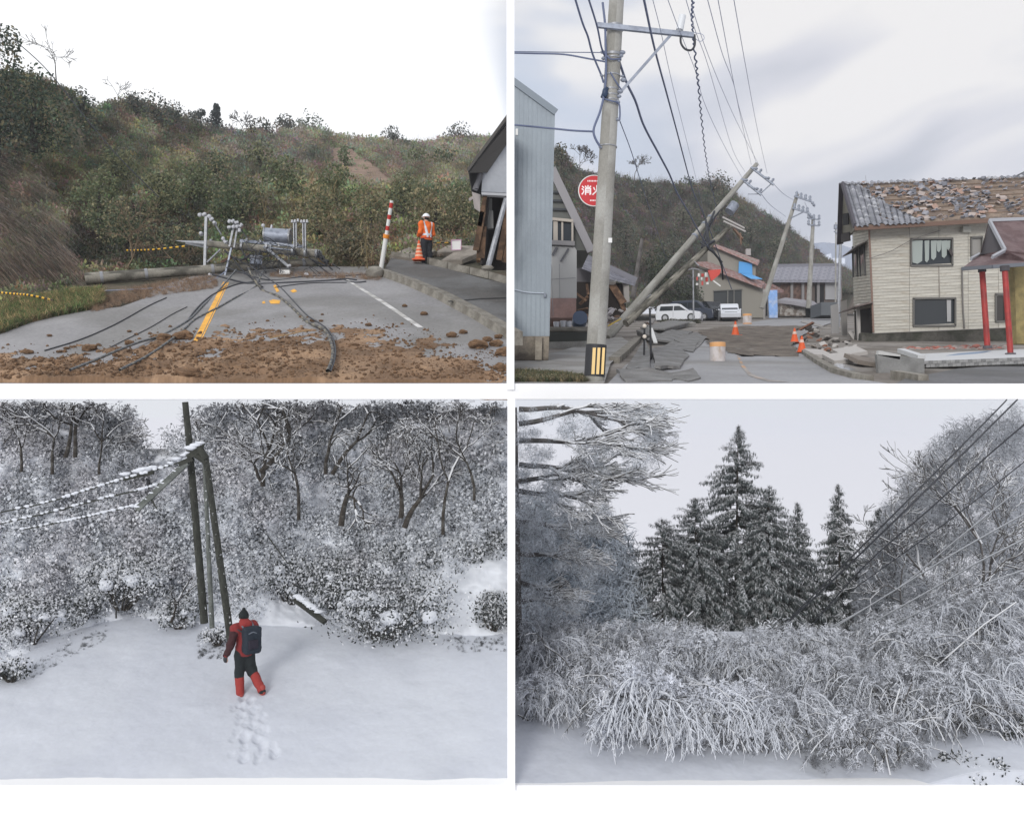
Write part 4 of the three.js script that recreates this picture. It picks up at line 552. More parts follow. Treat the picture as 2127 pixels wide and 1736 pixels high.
  [[1240, 430, 88, 60, 46, 'behind the near pole'], [1345, 425, 96, 64, 40, 'centre of the slope, under the skyline'], [1420, 470, 96, 70, 46, 'mid slope between the heavy cable and the leaning pole'], [1300, 520, 82, 80, 56, 'low on the slope, right of the near pole'], [1500, 440, 108, 56, 38, 'left of the leaning pole top'], [1560, 500, 108, 64, 44, 'right of the leaning pole, above the blue sheet'], [1620, 530, 112, 60, 40, 'under the second leaning pole'], [1400, 545, 88, 80, 50, 'above the parked cars']].forEach(([px, py, d, w, h, l], i) => leafyTree('evergreen_tree', 'rounded evergreen on the wooded hill, ' + l, { px, py, d, w, h, lift: 0, n: 700, leaf: 4.5, lobes: 11, c: i % 2 ? [0.085, 0.1, 0.075] : [0.11, 0.125, 0.085], c2: [0.2, 0.18, 0.14], seed: 760 + i }));
  leafyTree('shrub', 'dark green garden bush above the white minivan', { px: 1430, py: 640, d: 89, w: 70, h: 60, lift: 0, n: 900, leaf: 5, lobes: 10, c: [0.06, 0.075, 0.045], seed: 37, cat: 'shrub' });

  // ---- distant mountain and white buildings in the gap
  { const pos = []; const line = [[1670, 520], [1690, 505], [1712, 503], [1740, 506], [1765, 514], [1800, 520]]; const g = slab([...line.map(([x, y]) => P(x, y, 900)), P(1800, 600, 700), P(1660, 600, 700)], V(0, -20, -60)); struct('mountain', g, flatM([0.17, 0.21, 0.3], 1)); }
  single('apartment_block', [slab([P(1726, 536, 420), P(1756, 536, 420), P(1756, 548, 420), P(1726, 548, 420)], V(0, 0, -8)), slab([P(1712, 530, 430), P(1727, 526, 430), P(1729, 546, 430), P(1712, 546, 430)], V(0, 0, -8))], flatM([0.62, 0.66, 0.74], 0.9), 'white blocky building far off below the blue mountain', 'building');

  // ---- grey shed
  { const d = 22.5, q = (x, y, e = 0) => P(x, y, d + e), t = thing('grey_shed', 'blue-grey metal-clad shed with a sloping roof, cut off by the left edge', 'shed', q(1110, 745));
    const clad = mapM(mottle([0.30, 0.345, 0.38], 0.08, [0.27, 0.31, 0.345], 0.5, 3, 256, 40, 47), 0.6);
    part(t, 'wall', slab([q(1064, 168), q(1153, 233), q(1141.5, 698), q(1064, 698)], V(0, 0, -7)), clad);
    for (let i = 1; i < 9; i++) { const x = 1064 + i * 9.6; part(t, 'seam', beam(q(x + 4 - i * 0.2, 178 + (x - 1064) * 0.73, -0.004), q(x, 697, -0.004), 0.02, 0.012), clad); }
    part(t, 'roof_edge', beam(q(1062, 165, -0.03), q(1155, 233, -0.03), 0.06, 0.16, V(0, 0, 1)), flatM([0.2, 0.235, 0.27], 0.6));
    part(t, 'foundation', slab([q(1064, 698, 0.01), q(1141, 698, 0.01), q(1139, 748, 0.01), q(1064, 748, 0.01)], V(0, 0, -6.9)), mapM(mottle([0.26, 0.225, 0.18], 0.4, [0.13, 0.11, 0.09], 0.5, 1.2, 256, 20, 48), 0.95));
    part(t, 'pilaster', slab([q(1112, 699, -0.04), q(1126, 699, -0.04), q(1125, 748, -0.04), q(1111, 748, -0.04)], V(0, 0, 0.1)), mapM(mottle([0.36, 0.32, 0.26], 0.3, [0.25, 0.22, 0.18], 0.5, 1.2, 128, 20, 49), 0.95));
    part(t, 'conduit', tube([q(1066, 601, -0.03), q(1095, 607, -0.03), q(1130, 609, -0.03)], 0.018, 6), flatM([0.45, 0.5, 0.56], 0.6)); part(t, 'junction_box', box(q(1132, 613, -0.04), 0.06, 0.1, 0.06), flatM([0.2, 0.22, 0.26], 0.6)); part(t, 'white_plate', box(q(1073.5, 274, -0.015), 0.06, 0.16, 0.02), M.whitePaint); }
  // ---- white and pink house behind the shed
  { const d = 33, q = (x, y, e = 0) => P(x, y, d + e), t = thing('white_pink_house', 'narrow house with white upper and pink lower wall, steep gable, between shed and near pole', 'house', q(1172, 680));
    part(t, 'gable', slab([q(1128, 330, 0.6), q(1152, 362, 0.6), q(1226, 520, 0.6), q(1198, 520, 0.6), q(1128, 520, 0.6)], V(0, 0, -4)), flatM([0.14, 0.145, 0.135], 0.9));
    part(t, 'barge_board', beam(q(1146, 350, 0.45), q(1228, 522, 0.45), 0.12, 0.3, V(0, 0, 1)), flatM([0.28, 0.27, 0.28], 0.8));
    for (const y of [398, 416, 434]) part(t, 'gable_slat', beam(q(1140, y, 0.5), q(1163 + (y - 398) * 0.5, y + 1, 0.5), 0.08, 0.06, V(0, 1, 0)), flatM([0.06, 0.065, 0.07], 0.9));
    part(t, 'wall', slab([q(1128, 510), q(1194, 513), q(1198, 520), q(1198, 619), q(1128, 619)], V(0, 0, -4)), flatM([0.46, 0.455, 0.44], 0.9));
    part(t, 'pink_wall', slab([q(1128, 619.4, -0.02), q(1197, 619.4, -0.02), q(1197, 660, -0.02), q(1128, 660, -0.02)], V(0, 0, -4)), mapM(mottle([0.36, 0.23, 0.2], 0.25, [0.3, 0.2, 0.18], 0.5, 2, 128, 20, 50), 0.9));
    const w = part(t, 'balcony_window', slab([q(1140, 456, 0.3), q(1188, 456, 0.3), q(1188, 502, 0.3), q(1140, 502, 0.3)], V(0, 0, -0.1)), M.glass);
    part(w, 'frame', [beam(q(1138, 454, 0.2), q(1190, 459, 0.2), 0.12, 0.1, V(0, 0, 1)), beam(q(1154, 455, 0.25), q(1154, 502, 0.25), 0.16, 0.06), beam(q(1168, 456, 0.25), q(1168, 502, 0.25), 0.07, 0.06), beam(q(1189, 457, 0.2), q(1189, 504, 0.2), 0.07, 0.07)], flatM([0.42, 0.38, 0.33], 0.8));
    part(t, 'balcony_floor', beam(q(1136, 505, 0.1), q(1193, 508, 0.1), 0.16, 0.5, V(0, 1, 0)), flatM([0.26, 0.25, 0.25], 0.9)); part(t, 'brace', beam(q(1181, 516, -0.05), q(1165, 543, -0.05), 0.07, 0.05), flatM([0.13, 0.13, 0.14], 0.8)); part(t, 'brace', beam(q(1157, 514, -0.05), q(1148, 530, -0.05), 0.1, 0.05), flatM([0.13, 0.13, 0.14], 0.8));
    part(t, 'cable', [bar(q(1145, 580, -0.1), q(1196, 577, -0.1), 0.012, 0.012, 5), bar(q(1145, 548, -0.1), q(1149, 655, -0.1), 0.012, 0.012, 5), bar(q(1162, 548, -0.1), q(1163, 619, -0.1), 0.01, 0.01, 5)], flatM([0.25, 0.25, 0.26], 0.8)); }
  { const d = 31, a = P(1143, 686, d), t = thing('concrete_wall', 'low concrete block wall with a dark gap under it, between shed and near pole', 'wall', a); part(t, 'top_rail', beam(P(1138, 684, d), P(1222, 684, d), 0.14, 0.4, V(0, 1, 0)), M.kerb); part(t, 'dark_gap_panel', slab([P(1140, 687, d + 0.5), P(1224, 687, d + 0.5), P(1224, 712, d + 0.5), P(1138, 712, d + 0.5)], V(0, 0, -0.2)), flatM([0.09, 0.095, 0.085], 0.95)); part(t, 'base_stone', slab([P(1140, 710, d - 1), P(1228, 708, d - 1), P(1226, 722, d - 1), P(1136, 724, d - 1)], V(0, 0, -0.4)), M.concrete);  // dark panel stands for the gap under the top rail
    const pots = [[1156, 670], [1170, 668], [1182, 669]]; pots.forEach(([x, y], i) => single('flower_pot', new THREE.CylinderGeometry(0.11, 0.08, 0.26, 12).translate(...P(x, y + 6, d).toArray()), M.ceramic, ['leftmost', 'middle', 'rightmost'][i] + ' of three pale pots on the low block wall', 'pot', 'pale pots on the low block wall'));
    single('water_tank', new THREE.CylinderGeometry(0.26, 0.26, 0.5, 20).rotateX(1.3).translate(...P(1204, 665, d + 0.5).toArray()), flatM([0.05, 0.08, 0.14], 0.4), 'dark blue drum lying behind the low block wall', 'drum'); }
  // ---- low tile-roofed house behind the near pole
  { const d = 44, q = (x, y, e = 0) => P(x, y, d + e), t = thing('collapsed_house', 'low house with grey tile roof, torn open below, half hidden by the near pole', 'house', q(1250, 660));
    const tile = mapM(mottle([0.25, 0.255, 0.29], 0.4, [0.17, 0.17, 0.2], 0.5, 0.8, 128, 20, 51), 0.7);
    const rf = part(t, 'roof', slab([q(1190, 522), q(1320, 581), q(1318, 588), q(1266, 574, -1.2), q(1190, 545, -1.2)], V(0, -0.15, 0.1)), tile);
    part(rf, 'ridge', beam(q(1190, 521), q(1322, 582), 0.2, 0.25, V(0, 0, 1)), flatM([0.2, 0.2, 0.23], 0.7));
    part(t, 'wall', slab([q(1192, 545, 0.2), q(1240, 562, 0.2), q(1240, 640, 0.2), q(1192, 640, 0.2)], V(0, 0, -2)), flatM([0.2, 0.19, 0.2], 0.9)); part(t, 'opening', slab([q(1196, 585, -0.05), q(1300, 588, -0.05), q(1300, 660, -0.05), q(1196, 660, -0.05)], V(0, 0, -0.2)), flatM([0.035, 0.028, 0.024], 0.95));
    part(t, 'column', slab([q(1294, 584, -0.3), q(1306, 586, -0.3), q(1308, 626, -0.3), q(1298, 630, -0.3)], V(0, 0, -0.3)), flatM([0.38, 0.36, 0.34], 0.9)); part(t, 'awning', slab([q(1264, 578, -1), q(1281, 582, -1), q(1277, 585, -1), q(1264, 585, -1)], V(0, -0.1, -0.3)), M.whitePaint);
    const wood = mapM(mottle([0.25, 0.15, 0.09], 0.5, [0.12, 0.07, 0.045], 0.5, 0.8, 128, 20, 52), 0.9);
    for (const [x0, y0, x1, y1, w] of [[1204, 632, 1222, 615, 0.15], [1200, 645, 1222, 640, 0.12], [1198, 610, 1218, 625, 0.12], [1270, 590, 1296, 630, 0.35], [1276, 600, 1300, 650, 0.2], [1219, 590, 1222, 612, 0.12]]) part(t, 'broken_board', beam(q(x0, y0, -0.6), q(x1, y1, -0.8), w, 0.05), wood); }
  // rubble behind the pole foot
  { const cols = [flatM([0.28, 0.24, 0.22], 0.95), flatM([0.36, 0.34, 0.33], 0.95), flatM([0.17, 0.11, 0.08], 0.95), flatM([0.42, 0.4, 0.42], 0.9)]; for (let i = 0; i < 44; i++) { const px = i < 14 ? 1268 + R() * 46 : 1195 + R() * 160, py = i < 14 ? 640 + R() * 34 : 655 + R() * 22; const d = 41 - (py - 640) * 0.05, s = (3 + 5 * R()) / F * d, c = P(px, py, d); const g = new THREE.BoxGeometry(s * (1 + 2 * R()), s * (0.4 + 0.5 * R()), s * (1 + R())); g.rotateX(R() - 0.5); g.rotateZ((R() - 0.5) * 1.6); g.rotateY(R() * 3); g.translate(c.x, c.y, c.z); rubble(g, cols[i % 4], (s > 0.16 ? 'large' : s > 0.12 ? 'middling' : 'small') + ' ' + ['brownish', 'grey', 'dark brown', 'pale'][i % 4] + ' rubble piece, ' + (py < 652 ? 'top' : py < 666 ? 'middle' : 'foot') + ' of the heap, ' + (px < 1222 ? 'left of the near pole' : px < 1268 ? 'hidden side of the near pole' : px < 1292 ? 'just right of the near pole' : px < 1320 ? 'under the leaning poles' : 'beyond the leaning poles'), 'rubble heaped behind the near pole'); } }

  // ---- the near pole
  { const d = 16.6, q = (x, y, e = 0) => P(x, y, d + e), ax = [[1233, 812], [1243, 650], [1251, 525], [1257, 400], [1266, 250], [1273.5, 125], [1282, -20]], t = thing('utility_pole', 'tall near concrete utility pole with a striped band at its foot', 'utility pole', q(1233, 805));
    part(t, 'shaft', bar(q(1233, 812), q(1282, -20), 20.8 / F * d, 15.2 / F * d, 28), M.poleConcrete);
    const cx = (y) => interp(ax.slice().reverse().map(([a, b]) => [b, a]), y), ring = (y, h, r, m, nm) => part(t, nm, bar(q(cx(y + h), y + h), q(cx(y), y), r / F * d, r / F * d, 28, false), m);
    ring(716, 66, 21.6, M.black, 'reflective_band');
    for (const [x0, x1] of [[1229, 1235.5], [1239, 1245], [1249, 1254.5]]) part(t, 'yellow_stripe', slab([q(x0 + 2.5, 722, -0.2), q(x1 + 2.5, 722, -0.2), q(x1 - 0.5, 777, -0.2), q(x0 - 0.5, 777, -0.2)], V(0, 0, -0.006)), flatM([0.85, 0.6, 0.25], 0.5));
    for (const [y, h] of [[304, 2], [53, 10], [112, 5], [121, 3], [156, 3], [186, 3], [198, 3], [208, 3]]) ring(y, h, 17.6 + (y > 250 ? 1.6 : 0), M.steel, 'steel_band');
    part(t, 'cross_arm', beam(q(1240, 52, -0.2), q(1441, 73, -0.2), 0.085, 0.075, V(0, 1, 0)), M.steelBlue); part(t, 'brace', beam(q(1394, 72, -0.18), q(1291, 189, -0.05), 0.05, 0.05), M.steelBlue);
    const an = part(t, 'antenna', bar(q(1412, 62, -0.2), q(1418, 32, -0.2), 0.066, 0.066, 16), flatM([0.66, 0.68, 0.7], 0.5)); part(an, 'collar', bar(q(1411, 67, -0.2), q(1412, 60, -0.2), 0.05, 0.06, 12), M.steel);
    part(t, 'cable_loop', tube([q(1414, 74, -0.22), q(1415, 90, -0.25), q(1424, 102, -0.26), q(1436, 104, -0.26), q(1443, 95, -0.25), q(1443, 72, -0.22)], 0.02, 8, 40), M.cable);
    part(t, 'thin_loop', tube([q(1443, 68, -0.2), q(1460, 72, -0.25), q(1463, 80, -0.25), q(1455, 86, -0.25), q(1444, 80, -0.22)], 0.006, 5, 30), M.wireThin);
    part(t, 'cable_clamp', [bar(q(1252, 203, -0.13), q(1260, 182, -0.13), 0.045, 0.05, 10), sphere(q(1257, 192, -0.2), 0.07, 0.8, 1.3, 0.8)], flatM([0.015, 0.035, 0.08], 0.5));
    for (const [x, y, s] of [[1293, 109, 0.05], [1290, 116, 0.04], [1284, 126, 0.04], [1293, 158, 0.03], [1295, 166, 0.05], [1288, 190, 0.05], [1286, 200, 0.04], [1282, 212, 0.05], [1252, 108, 0.04], [1254, 121, 0.04], [1250, 157, 0.03], [1284, 248, 0.04], [1248, 306, 0.03]]) part(t, 'bolt', sphere(q(x, y, -0.1), s, 1.2, 0.8, 1, 8), M.steelBlue);
    part(t, 'sticker', box(q(1267.5, 499, -0.16), 0.07, 0.085, 0.02), M.whitePaint);
    part(t, 'pole_cable', tube([q(1252, 5, -0.16), q(1257, 50, -0.17), q(1258, 90, -0.18), q(1259, 140, -0.18), q(1256, 190, -0.18), q(1247, 230, -0.2), q(1233, 272, -0.25), q(1238, 290, -0.22), q(1246, 303, -0.18)], 0.022, 7, 60), M.wire);
    part(t, 'wrapped_cable', [tube([q(1254, 108, -0.17), q(1268, 122, -0.2), q(1290, 122, -0.12)], 0.016, 6), tube([q(1255, 205, -0.17), q(1272, 210, -0.21), q(1285, 214, -0.14), q(1288, 235, -0.12), q(1287, 250, -0.12)], 0.016, 6), tube([q(1268, 150, -0.18), q(1280, 170, -0.18), q(1292, 188, -0.1)], 0.014, 6)], M.wire); }
  // ---- fire hydrant sign
  { const d = 16.95, c = P(1234, 396, d), r = 33 / F * d, t = thing('hydrant_sign', 'round red fire hydrant sign with white characters, half hidden by the near pole', 'sign', c);
    const cv = document.createElement('canvas'); cv.width = cv.height = 512; const g = cv.getContext('2d'); g.fillStyle = '#c0242c'; g.fillRect(0, 0, 512, 512); g.strokeStyle = '#f3eeee'; g.lineCap = 'square'; g.lineJoin = 'miter';
    const S = (pts, ox, oy, k, w) => { g.lineWidth = w; for (const p of pts) { g.beginPath(); p.forEach(([x, y], i) => i ? g.lineTo(ox + x * k, oy + y * k) : g.moveTo(ox + x * k, oy + y * k)); g.stroke(); } };
    const shou = [[[6, 12], [18, 22]], [[2, 38], [14, 46]], [[2, 92], [12, 80], [20, 62]], [[64, 4], [64, 26]], [[38, 10], [48, 24]], [[92, 10], [80, 24]], [[38, 34], [38, 96]], [[38, 34], [92, 34], [92, 92], [84, 94]], [[40, 54], [90, 54]], [[40, 73], [90, 73]]];
    const ka = [[[50, 4], [50, 40], [40, 66], [8, 96]], [[50, 44], [62, 68], [92, 94]], [[18, 26], [26, 44]], [[82, 24], [70, 44]]];
    const sen = [[[4, 28], [38, 28]], [[21, 4], [21, 98]], [[20, 34], [4, 64]], [[23, 40], [36, 54]], [[68, 4], [44, 32]], [[68, 4], [96, 30]], [[54, 38], [86, 38]], [[52, 62], [88, 62]], [[46, 94], [96, 94]], [[70, 38], [70, 94]]];
    S(shou, 62, 172, 1.5, 20); S(ka, 226, 172, 1.5, 20); S(sen, 376, 172, 1.05, 12);
    g.fillStyle = '#f3eeee'; for (let i = 0; i < 9; i++) g.fillRect(150 + i * 25, 88, 15, 24); for (let i = 0; i < 6; i++) g.fillRect(192 + i * 24, 402, 15, 24);
    const tx = new THREE.CanvasTexture(cv); tx.colorSpace = THREE.SRGBColorSpace;
    const disc = new THREE.CylinderGeometry(r * 0.955, r * 0.955, 0.012, 40).rotateX(Math.PI / 2); { const p = disc.attributes.position, uv = disc.attributes.uv; for (let i = 0; i < p.count; i++) uv.setXY(i, p.getX(i) / (2 * r) + 0.5, p.getY(i) / (2 * r) + 0.5); }
    part(t, 'plate', disc, mapM(tx, 0.5), true); part(t, 'rim', new THREE.TorusGeometry(r * 0.965, r * 0.035, 8, 48), M.whitePaint, true); part(t, 'bracket', box(V(0.08, 0, -0.06), 0.3, 0.05, 0.05), M.steel, true); }

  // ---- overhead wires
  const W = (pts, r, label, m = M.wire, name = 'overhead_wire') => single(name, tube(pts.map(([x, y, d]) => P(x, y, d)), r, 6, pts.length * 8), m, label, 'wire', 'overhead wires of the leaning poles');
  W([[1194, -5, 15], [1211, 50, 15.5], [1221, 75, 15.8], [1231, 112, 16.2], [1249, 156, 16.5], [1254, 172, 16.55]], 0.018, 'wavy cable farthest left, coming down to the near pole');
  W([[1222, -5, 15], [1241, 57, 15.8], [1250, 100, 16.3], [1257, 118, 16.5]], 0.017, 'cable just left of the near pole top, meeting its cross-arm');
  W([[1066, 110, 17.2], [1110, 111, 17], [1172, 113, 16.8], [1224, 122, 16.6], [1257, 128, 16.5]], 0.016, 'slack cable running left from the near pole above the shed'); W([[1066, 107, 17.2], [1180, 108.5, 16.8], [1256, 109, 16.5]], 0.009, 'straight thin stay just above the slack cable on the left');
  W([[1066, 259, 17.2], [1150, 267, 17], [1190, 271, 16.8], [1233, 273, 16.4]], 0.019, 'lower cable running left from the near pole in front of the shed roof');
  W([[1284, 120, 16.5], [1301, 170, 17.2], [1319, 207, 18], [1336, 257, 19.5], [1369, 320, 22], [1391, 362, 24.5], [1407, 401, 27], [1430, 440, 31], [1457, 490, 37], [1480, 525, 41]], 0.024, 'thick sagging cable from the near pole down to the leaning poles');
  W([[1337, -5, 14], [1359, 97, 17], [1384, 190, 21], [1404, 264, 26], [1434, 377, 35], [1441, 400, 37], [1466, 455, 41], [1505, 560, 45], [1520, 600, 46]], 0.021, 'heavy cable crossing in front of the cross-arm, ending at the leaning poles');
  W([[1355, -5, 14], [1371, 57, 16], [1394, 162, 20], [1424, 282, 28], [1446, 370, 36], [1462, 440, 42]], 0.006, 'faint thin wire right of the heavy cable', M.wireThin);
  W([[1386, -5, 14], [1411, 62, 16], [1444, 145, 19], [1461, 207, 22], [1501, 295, 28], [1541, 367, 36], [1556, 390, 44]], 0.006, 'thin wire passing behind the white antenna', M.wireThin);
  W([[1424, -5, 14], [1444, 62, 16], [1466, 120, 19], [1523, 312, 32], [1548, 357, 44]], 0.006, 'thin wire just right of the twisted cable, upper', M.wireThin);
  W([[1436, 10, 15], [1466, 100, 18], [1520, 230, 26], [1578, 345, 44]], 0.006, 'thin wire fanning from the cross-arm end to the leaning pole top', M.wireThin);
  W([[1469, -5, 14], [1501, 112, 19], [1523, 170, 23], [1538, 232, 29], [1572, 341, 44]], 0.007, 'third wire from the right reaching the leaning pole top', M.wireThin);
  W([[1491, -5, 14], [1526, 180, 24], [1543, 262, 32], [1561, 342, 44]], 0.007, 'second wire from the right reaching the leaning pole top', M.wireThin);
  W([[1524, -5, 14], [1548, 130, 20], [1573, 265, 32], [1594, 360, 44]], 0.007, 'rightmost of the thin overhead wires, ending at the leaning pole', M.wireThin);
  W([[1288, 252, 16.6], [1310, 310, 19], [1329, 370, 22], [1345, 420, 26], [1362, 470, 32], [1385, 540, 40]], 0.009, 'thin wire from the near pole shaft down across the hill', M.wire);
  { const pts = [[1440, -5, 15], [1439, 50, 16.3], [1443, 100, 16.6], [1451, 175, 19], [1458, 250, 24], [1466, 320, 31], [1475, 372, 38], [1488, 430, 43]].map(([x, y, d]) => P(x, y, d)), c = new THREE.CatmullRomCurve3(pts), q = []; for (let i = 0; i <= 330; i++) { const k = i / 330, p = c.getPoint(k); q.push(p.add(V(0.02 * Math.cos(k * 230), 0, 0.02 * Math.sin(k * 230)))); } single('twisted_cable', new THREE.TubeGeometry(new THREE.CatmullRomCurve3(q), 620, 0.016, 5), M.wire, 'twisted telephone cable passing the cross-arm end down to the hill', 'wire', 'overhead wires of the leaning poles'); }
  W([[1604, 378, 44.5], [1625, 400, 52], [1650, 416, 68]], 0.014, 'wire from the leaning pole to the second pole, upper', M.wireThin); W([[1580, 400, 44.5], [1600, 425, 55], [1633, 450, 68]], 0.014, 'wire from the leaning pole to the second pole, lower', M.wireThin); W([[1672, 420, 68], [1688, 455, 90]], 0.014, 'wire from the second pole to the third', M.wireThin);

  // ---- leaning poles
  const insul = (t, p, s, ax = UP) => part(t, 'insulator', alongAxis(lathe([[0, -0.02], [0.03, 0], [0.07, 0.04], [0.035, 0.09], [0.06, 0.14], [0.03, 0.2], [0, 0.21]].map(([a, b]) => [a * s, b * s]), 8), p, p.clone().add(ax)), M.steelBlue);
  { const a = P(1262, 702, 39), b = P(1572, 341, 44), t = thing('leaning_pole', 'long concrete pole leaning steeply right, its top highest against the sky', 'utility pole', a), at = (k) => a.clone().lerp(b, k);
    part(t, 'shaft', bar(a, b, 0.2, 0.105, 18), M.poleConcrete);
    const arm = (x0, y0, x1, y1, n, e = -0.2) => { const A = P(x0, y0, 43.6 + e), B = P(x1, y1, 43.4 + e); part(t, 'cross_arm', beam(A, B, 0.09, 0.09, V(0, 0, 1)), M.steelBlue); const nx = V(0.45, 0.6, 0); for (let i = 0; i < n; i++) insul(t, A.clone().lerp(B, (i + 0.3) / (n - 0.2)), 1.25, i % 2 ? nx : V(0.6, -0.1, 0.3)); };
    arm(1560, 347, 1608, 384, 4); arm(1540, 371, 1582, 405, 4); part(t, 'arm_link', bar(P(1580, 402, 43.4), P(1602, 382, 43.3), 0.03, 0.03, 6), M.steelBlue); part(t, 'arm_link', bar(P(1554, 403, 43.6), P(1582, 403, 43.4), 0.02, 0.02, 6), M.steelBlue);
    part(t, 'transformer', bar(P(1515, 440, 42.8), P(1527, 424, 42.9), 0.24, 0.24, 14), M.steelBlue);
    for (const k of [0.55, 0.62, 0.66]) part(t, 'steel_band', bar(at(k), at(k + 0.008), 0.17, 0.17, 14), M.steelBlue);
    part(t, 'hanging_cable', [tube([at(0.7).add(V(-0.1, 0, 0.2)), P(1463, 490, 41.5), P(1458, 515, 41.3)], 0.05, 6), tube([at(0.8), P(1475, 470, 42), P(1462, 520, 41.3)], 0.045, 6), tube([at(0.66), P(1470, 500, 41), P(1497, 545, 41), P(1502, 580, 42)], 0.045, 6)], M.cable); }
  { const a = P(1300, 672, 37.6), b = P(1521, 467, 40.5), t = thing('leaning_pole', 'shorter pole leaning right, crossing in front of the longer one', 'utility pole', a);
    part(t, 'shaft', bar(a, b, 0.17, 0.105, 18), M.weathered);
    part(t, 'cross_arm', [beam(P(1501, 451, 40.2), P(1547, 474, 40.1), 0.08, 0.07, V(0, 0, 1)), beam(P(1503, 459, 40), P(1549, 481, 39.9), 0.08, 0.07, V(0, 0, 1))], flatM([0.4, 0.38, 0.37], 0.7));
    part(t, 'rusty_bracket', [beam(P(1524, 475, 40.2), P(1543, 497, 40), 0.2, 0.06, V(0, 0, 1)), bar(P(1538, 484, 40), P(1540, 508, 40), 0.05, 0.03)], flatM([0.22, 0.14, 0.1], 0.9));
    part(t, 'cable', [tube([P(1466, 455, 40), P(1470, 485, 39.8), P(1476, 512, 39.8)], 0.05, 6), tube([P(1455, 503, 39.8), P(1478, 520, 39.7), P(1500, 545, 40)], 0.05, 6), tube([P(1484, 500, 39.8), P(1470, 510, 39.6), P(1478, 521, 39.6)], 0.07, 6)], M.cable); part(t, 'step_bolt', [bar(P(1440, 540, 39.4), P(1452, 552, 39), 0.03, 0.03), bar(P(1345, 618, 37.5), P(1352, 612, 37.3), 0.04, 0.03)], M.steel); }
  { const a = P(1583, 640, 66), b = P(1657, 403, 66), t = thing('leaning_pole', 'thin leaning pole with two cross-arms, against the sky above the blue-tarpaulin house', 'utility pole', a); part(t, 'shaft', bar(a, b, 0.2, 0.13, 12), M.poleConcrete);
    for (const [x0, y0, x1, y1] of [[1650, 407, 1687, 419], [1646, 432, 1681, 443]]) { const A = P(x0, y0, 65.7), B = P(x1, y1, 65.6); part(t, 'cross_arm', beam(A, B, 0.11, 0.1, V(0, 0, 1)), M.steelBlue); for (let i = 0; i < 4; i++) insul(t, A.clone().lerp(B, (i + 0.5) / 4), 2, V(0.1, 1, 0)); insul(t, B, 2, V(0.5, -0.8, 0)); }
    part(t, 'brace', beam(P(1643, 453, 65.8), P(1670, 440, 65.6), 0.07, 0.07), M.steelBlue); }
  { const a = P(1680, 640, 88), b = P(1690, 449, 88), t = thing('utility_pole', 'upright far utility pole with two short cross-arms, left of the pavilion house', 'utility pole', a); part(t, 'shaft', bar(a, b, 0.26, 0.16, 12), M.poleConcrete); for (const y of [455, 468]) { const A = P(1680, y - 1, 87.8), B = P(1702, y + 1, 87.8); part(t, 'cross_arm', beam(A, B, 0.12, 0.1, V(0, 0, 1)), M.steelBlue); for (let i = 0; i < 3; i++) insul(t, A.clone().lerp(B, i / 2), 2.4, UP); } }
  { const a = P(1736, 640, 100), b = P(1737, 462, 100), t = thing('utility_pole', 'faint thin far pole close to the big house gable', 'utility pole', a); part(t, 'shaft', bar(a, b, 0.09, 0.07, 8), M.poleConcrete); part(t, 'fitting', [box(P(1736, 471, 99.8), 0.3, 0.5, 0.25), bar(P(1733, 480, 99.8), P(1740, 485, 99.8), 0.07, 0.07)], M.steelBlue); }
  single('steel_post', bar(P(1741, 690, 60), P(1747, 487, 60), 0.12, 0.09, 10), M.steel, 'thin grey upright pole in front of the far roofs, beside the big house', 'post');
  single('steel_post', bar(P(1315, 618, 52), P(1334, 495, 52), 0.16, 0.1, 10), M.barkGrey, 'thin grey leaning post between the near pole and the dark garden tree', 'post');

  // ---- house with red roofs and blue sheets
  { const d = 96, q = (x, y, e = 0) => P(x, y, d + e), t = thing('red_roof_house', 'two-storey house with red-brown roofs and blue sheets, behind the leaning poles', 'house', q(1530, 660));
    const wl = flatM([0.29, 0.275, 0.24], 0.9), rf = mapM(mottle([0.30, 0.17, 0.15], 0.4, [0.36, 0.27, 0.26], 0.5, 1, 128, 20, 53), 0.8);
    part(t, 'wall', slab([q(1452, 556, -1), q(1586, 592, -1), q(1586, 660, -1), q(1452, 660, -1)], V(0, 0, -5)), wl); part(t, 'upper_wall', slab([q(1470, 515), q(1496, 512), q(1570, 540), q(1570, 585), q(1470, 565)], V(0, 0, -4)), wl);
    part(t, 'roof', slab([q(1478, 506, -0.6), q(1488, 507, 2), q(1578, 540, 2), q(1574, 547, -0.6)], V(0, -0.25, 0.1)), rf); part(t, 'lower_roof', slab([q(1446, 544, -2), q(1470, 543, -0.1), q(1590, 586, -0.1), q(1583, 594, -2)], V(0, -0.25, 0)), rf); part(t, 'chimney', box(q(1554, 524, 2), 0.5, 0.7, 0.5), flatM([0.4, 0.38, 0.37], 0.8));
    part(t, 'blue_sheet', slab([q(1535, 543, -0.2), q(1562, 547, -0.2), q(1563, 571, -0.2), q(1534, 567, -0.2)], V(0, 0, 0.1)), flatM([0.09, 0.36, 0.75], 0.6)); part(t, 'blue_sheet', slab([q(1540, 568, -0.6), q(1562, 570, -0.6), q(1584, 579, -2.1), q(1560, 578, -2.2)], V(0, -0.05, 0)), flatM([0.12, 0.4, 0.78], 0.6));
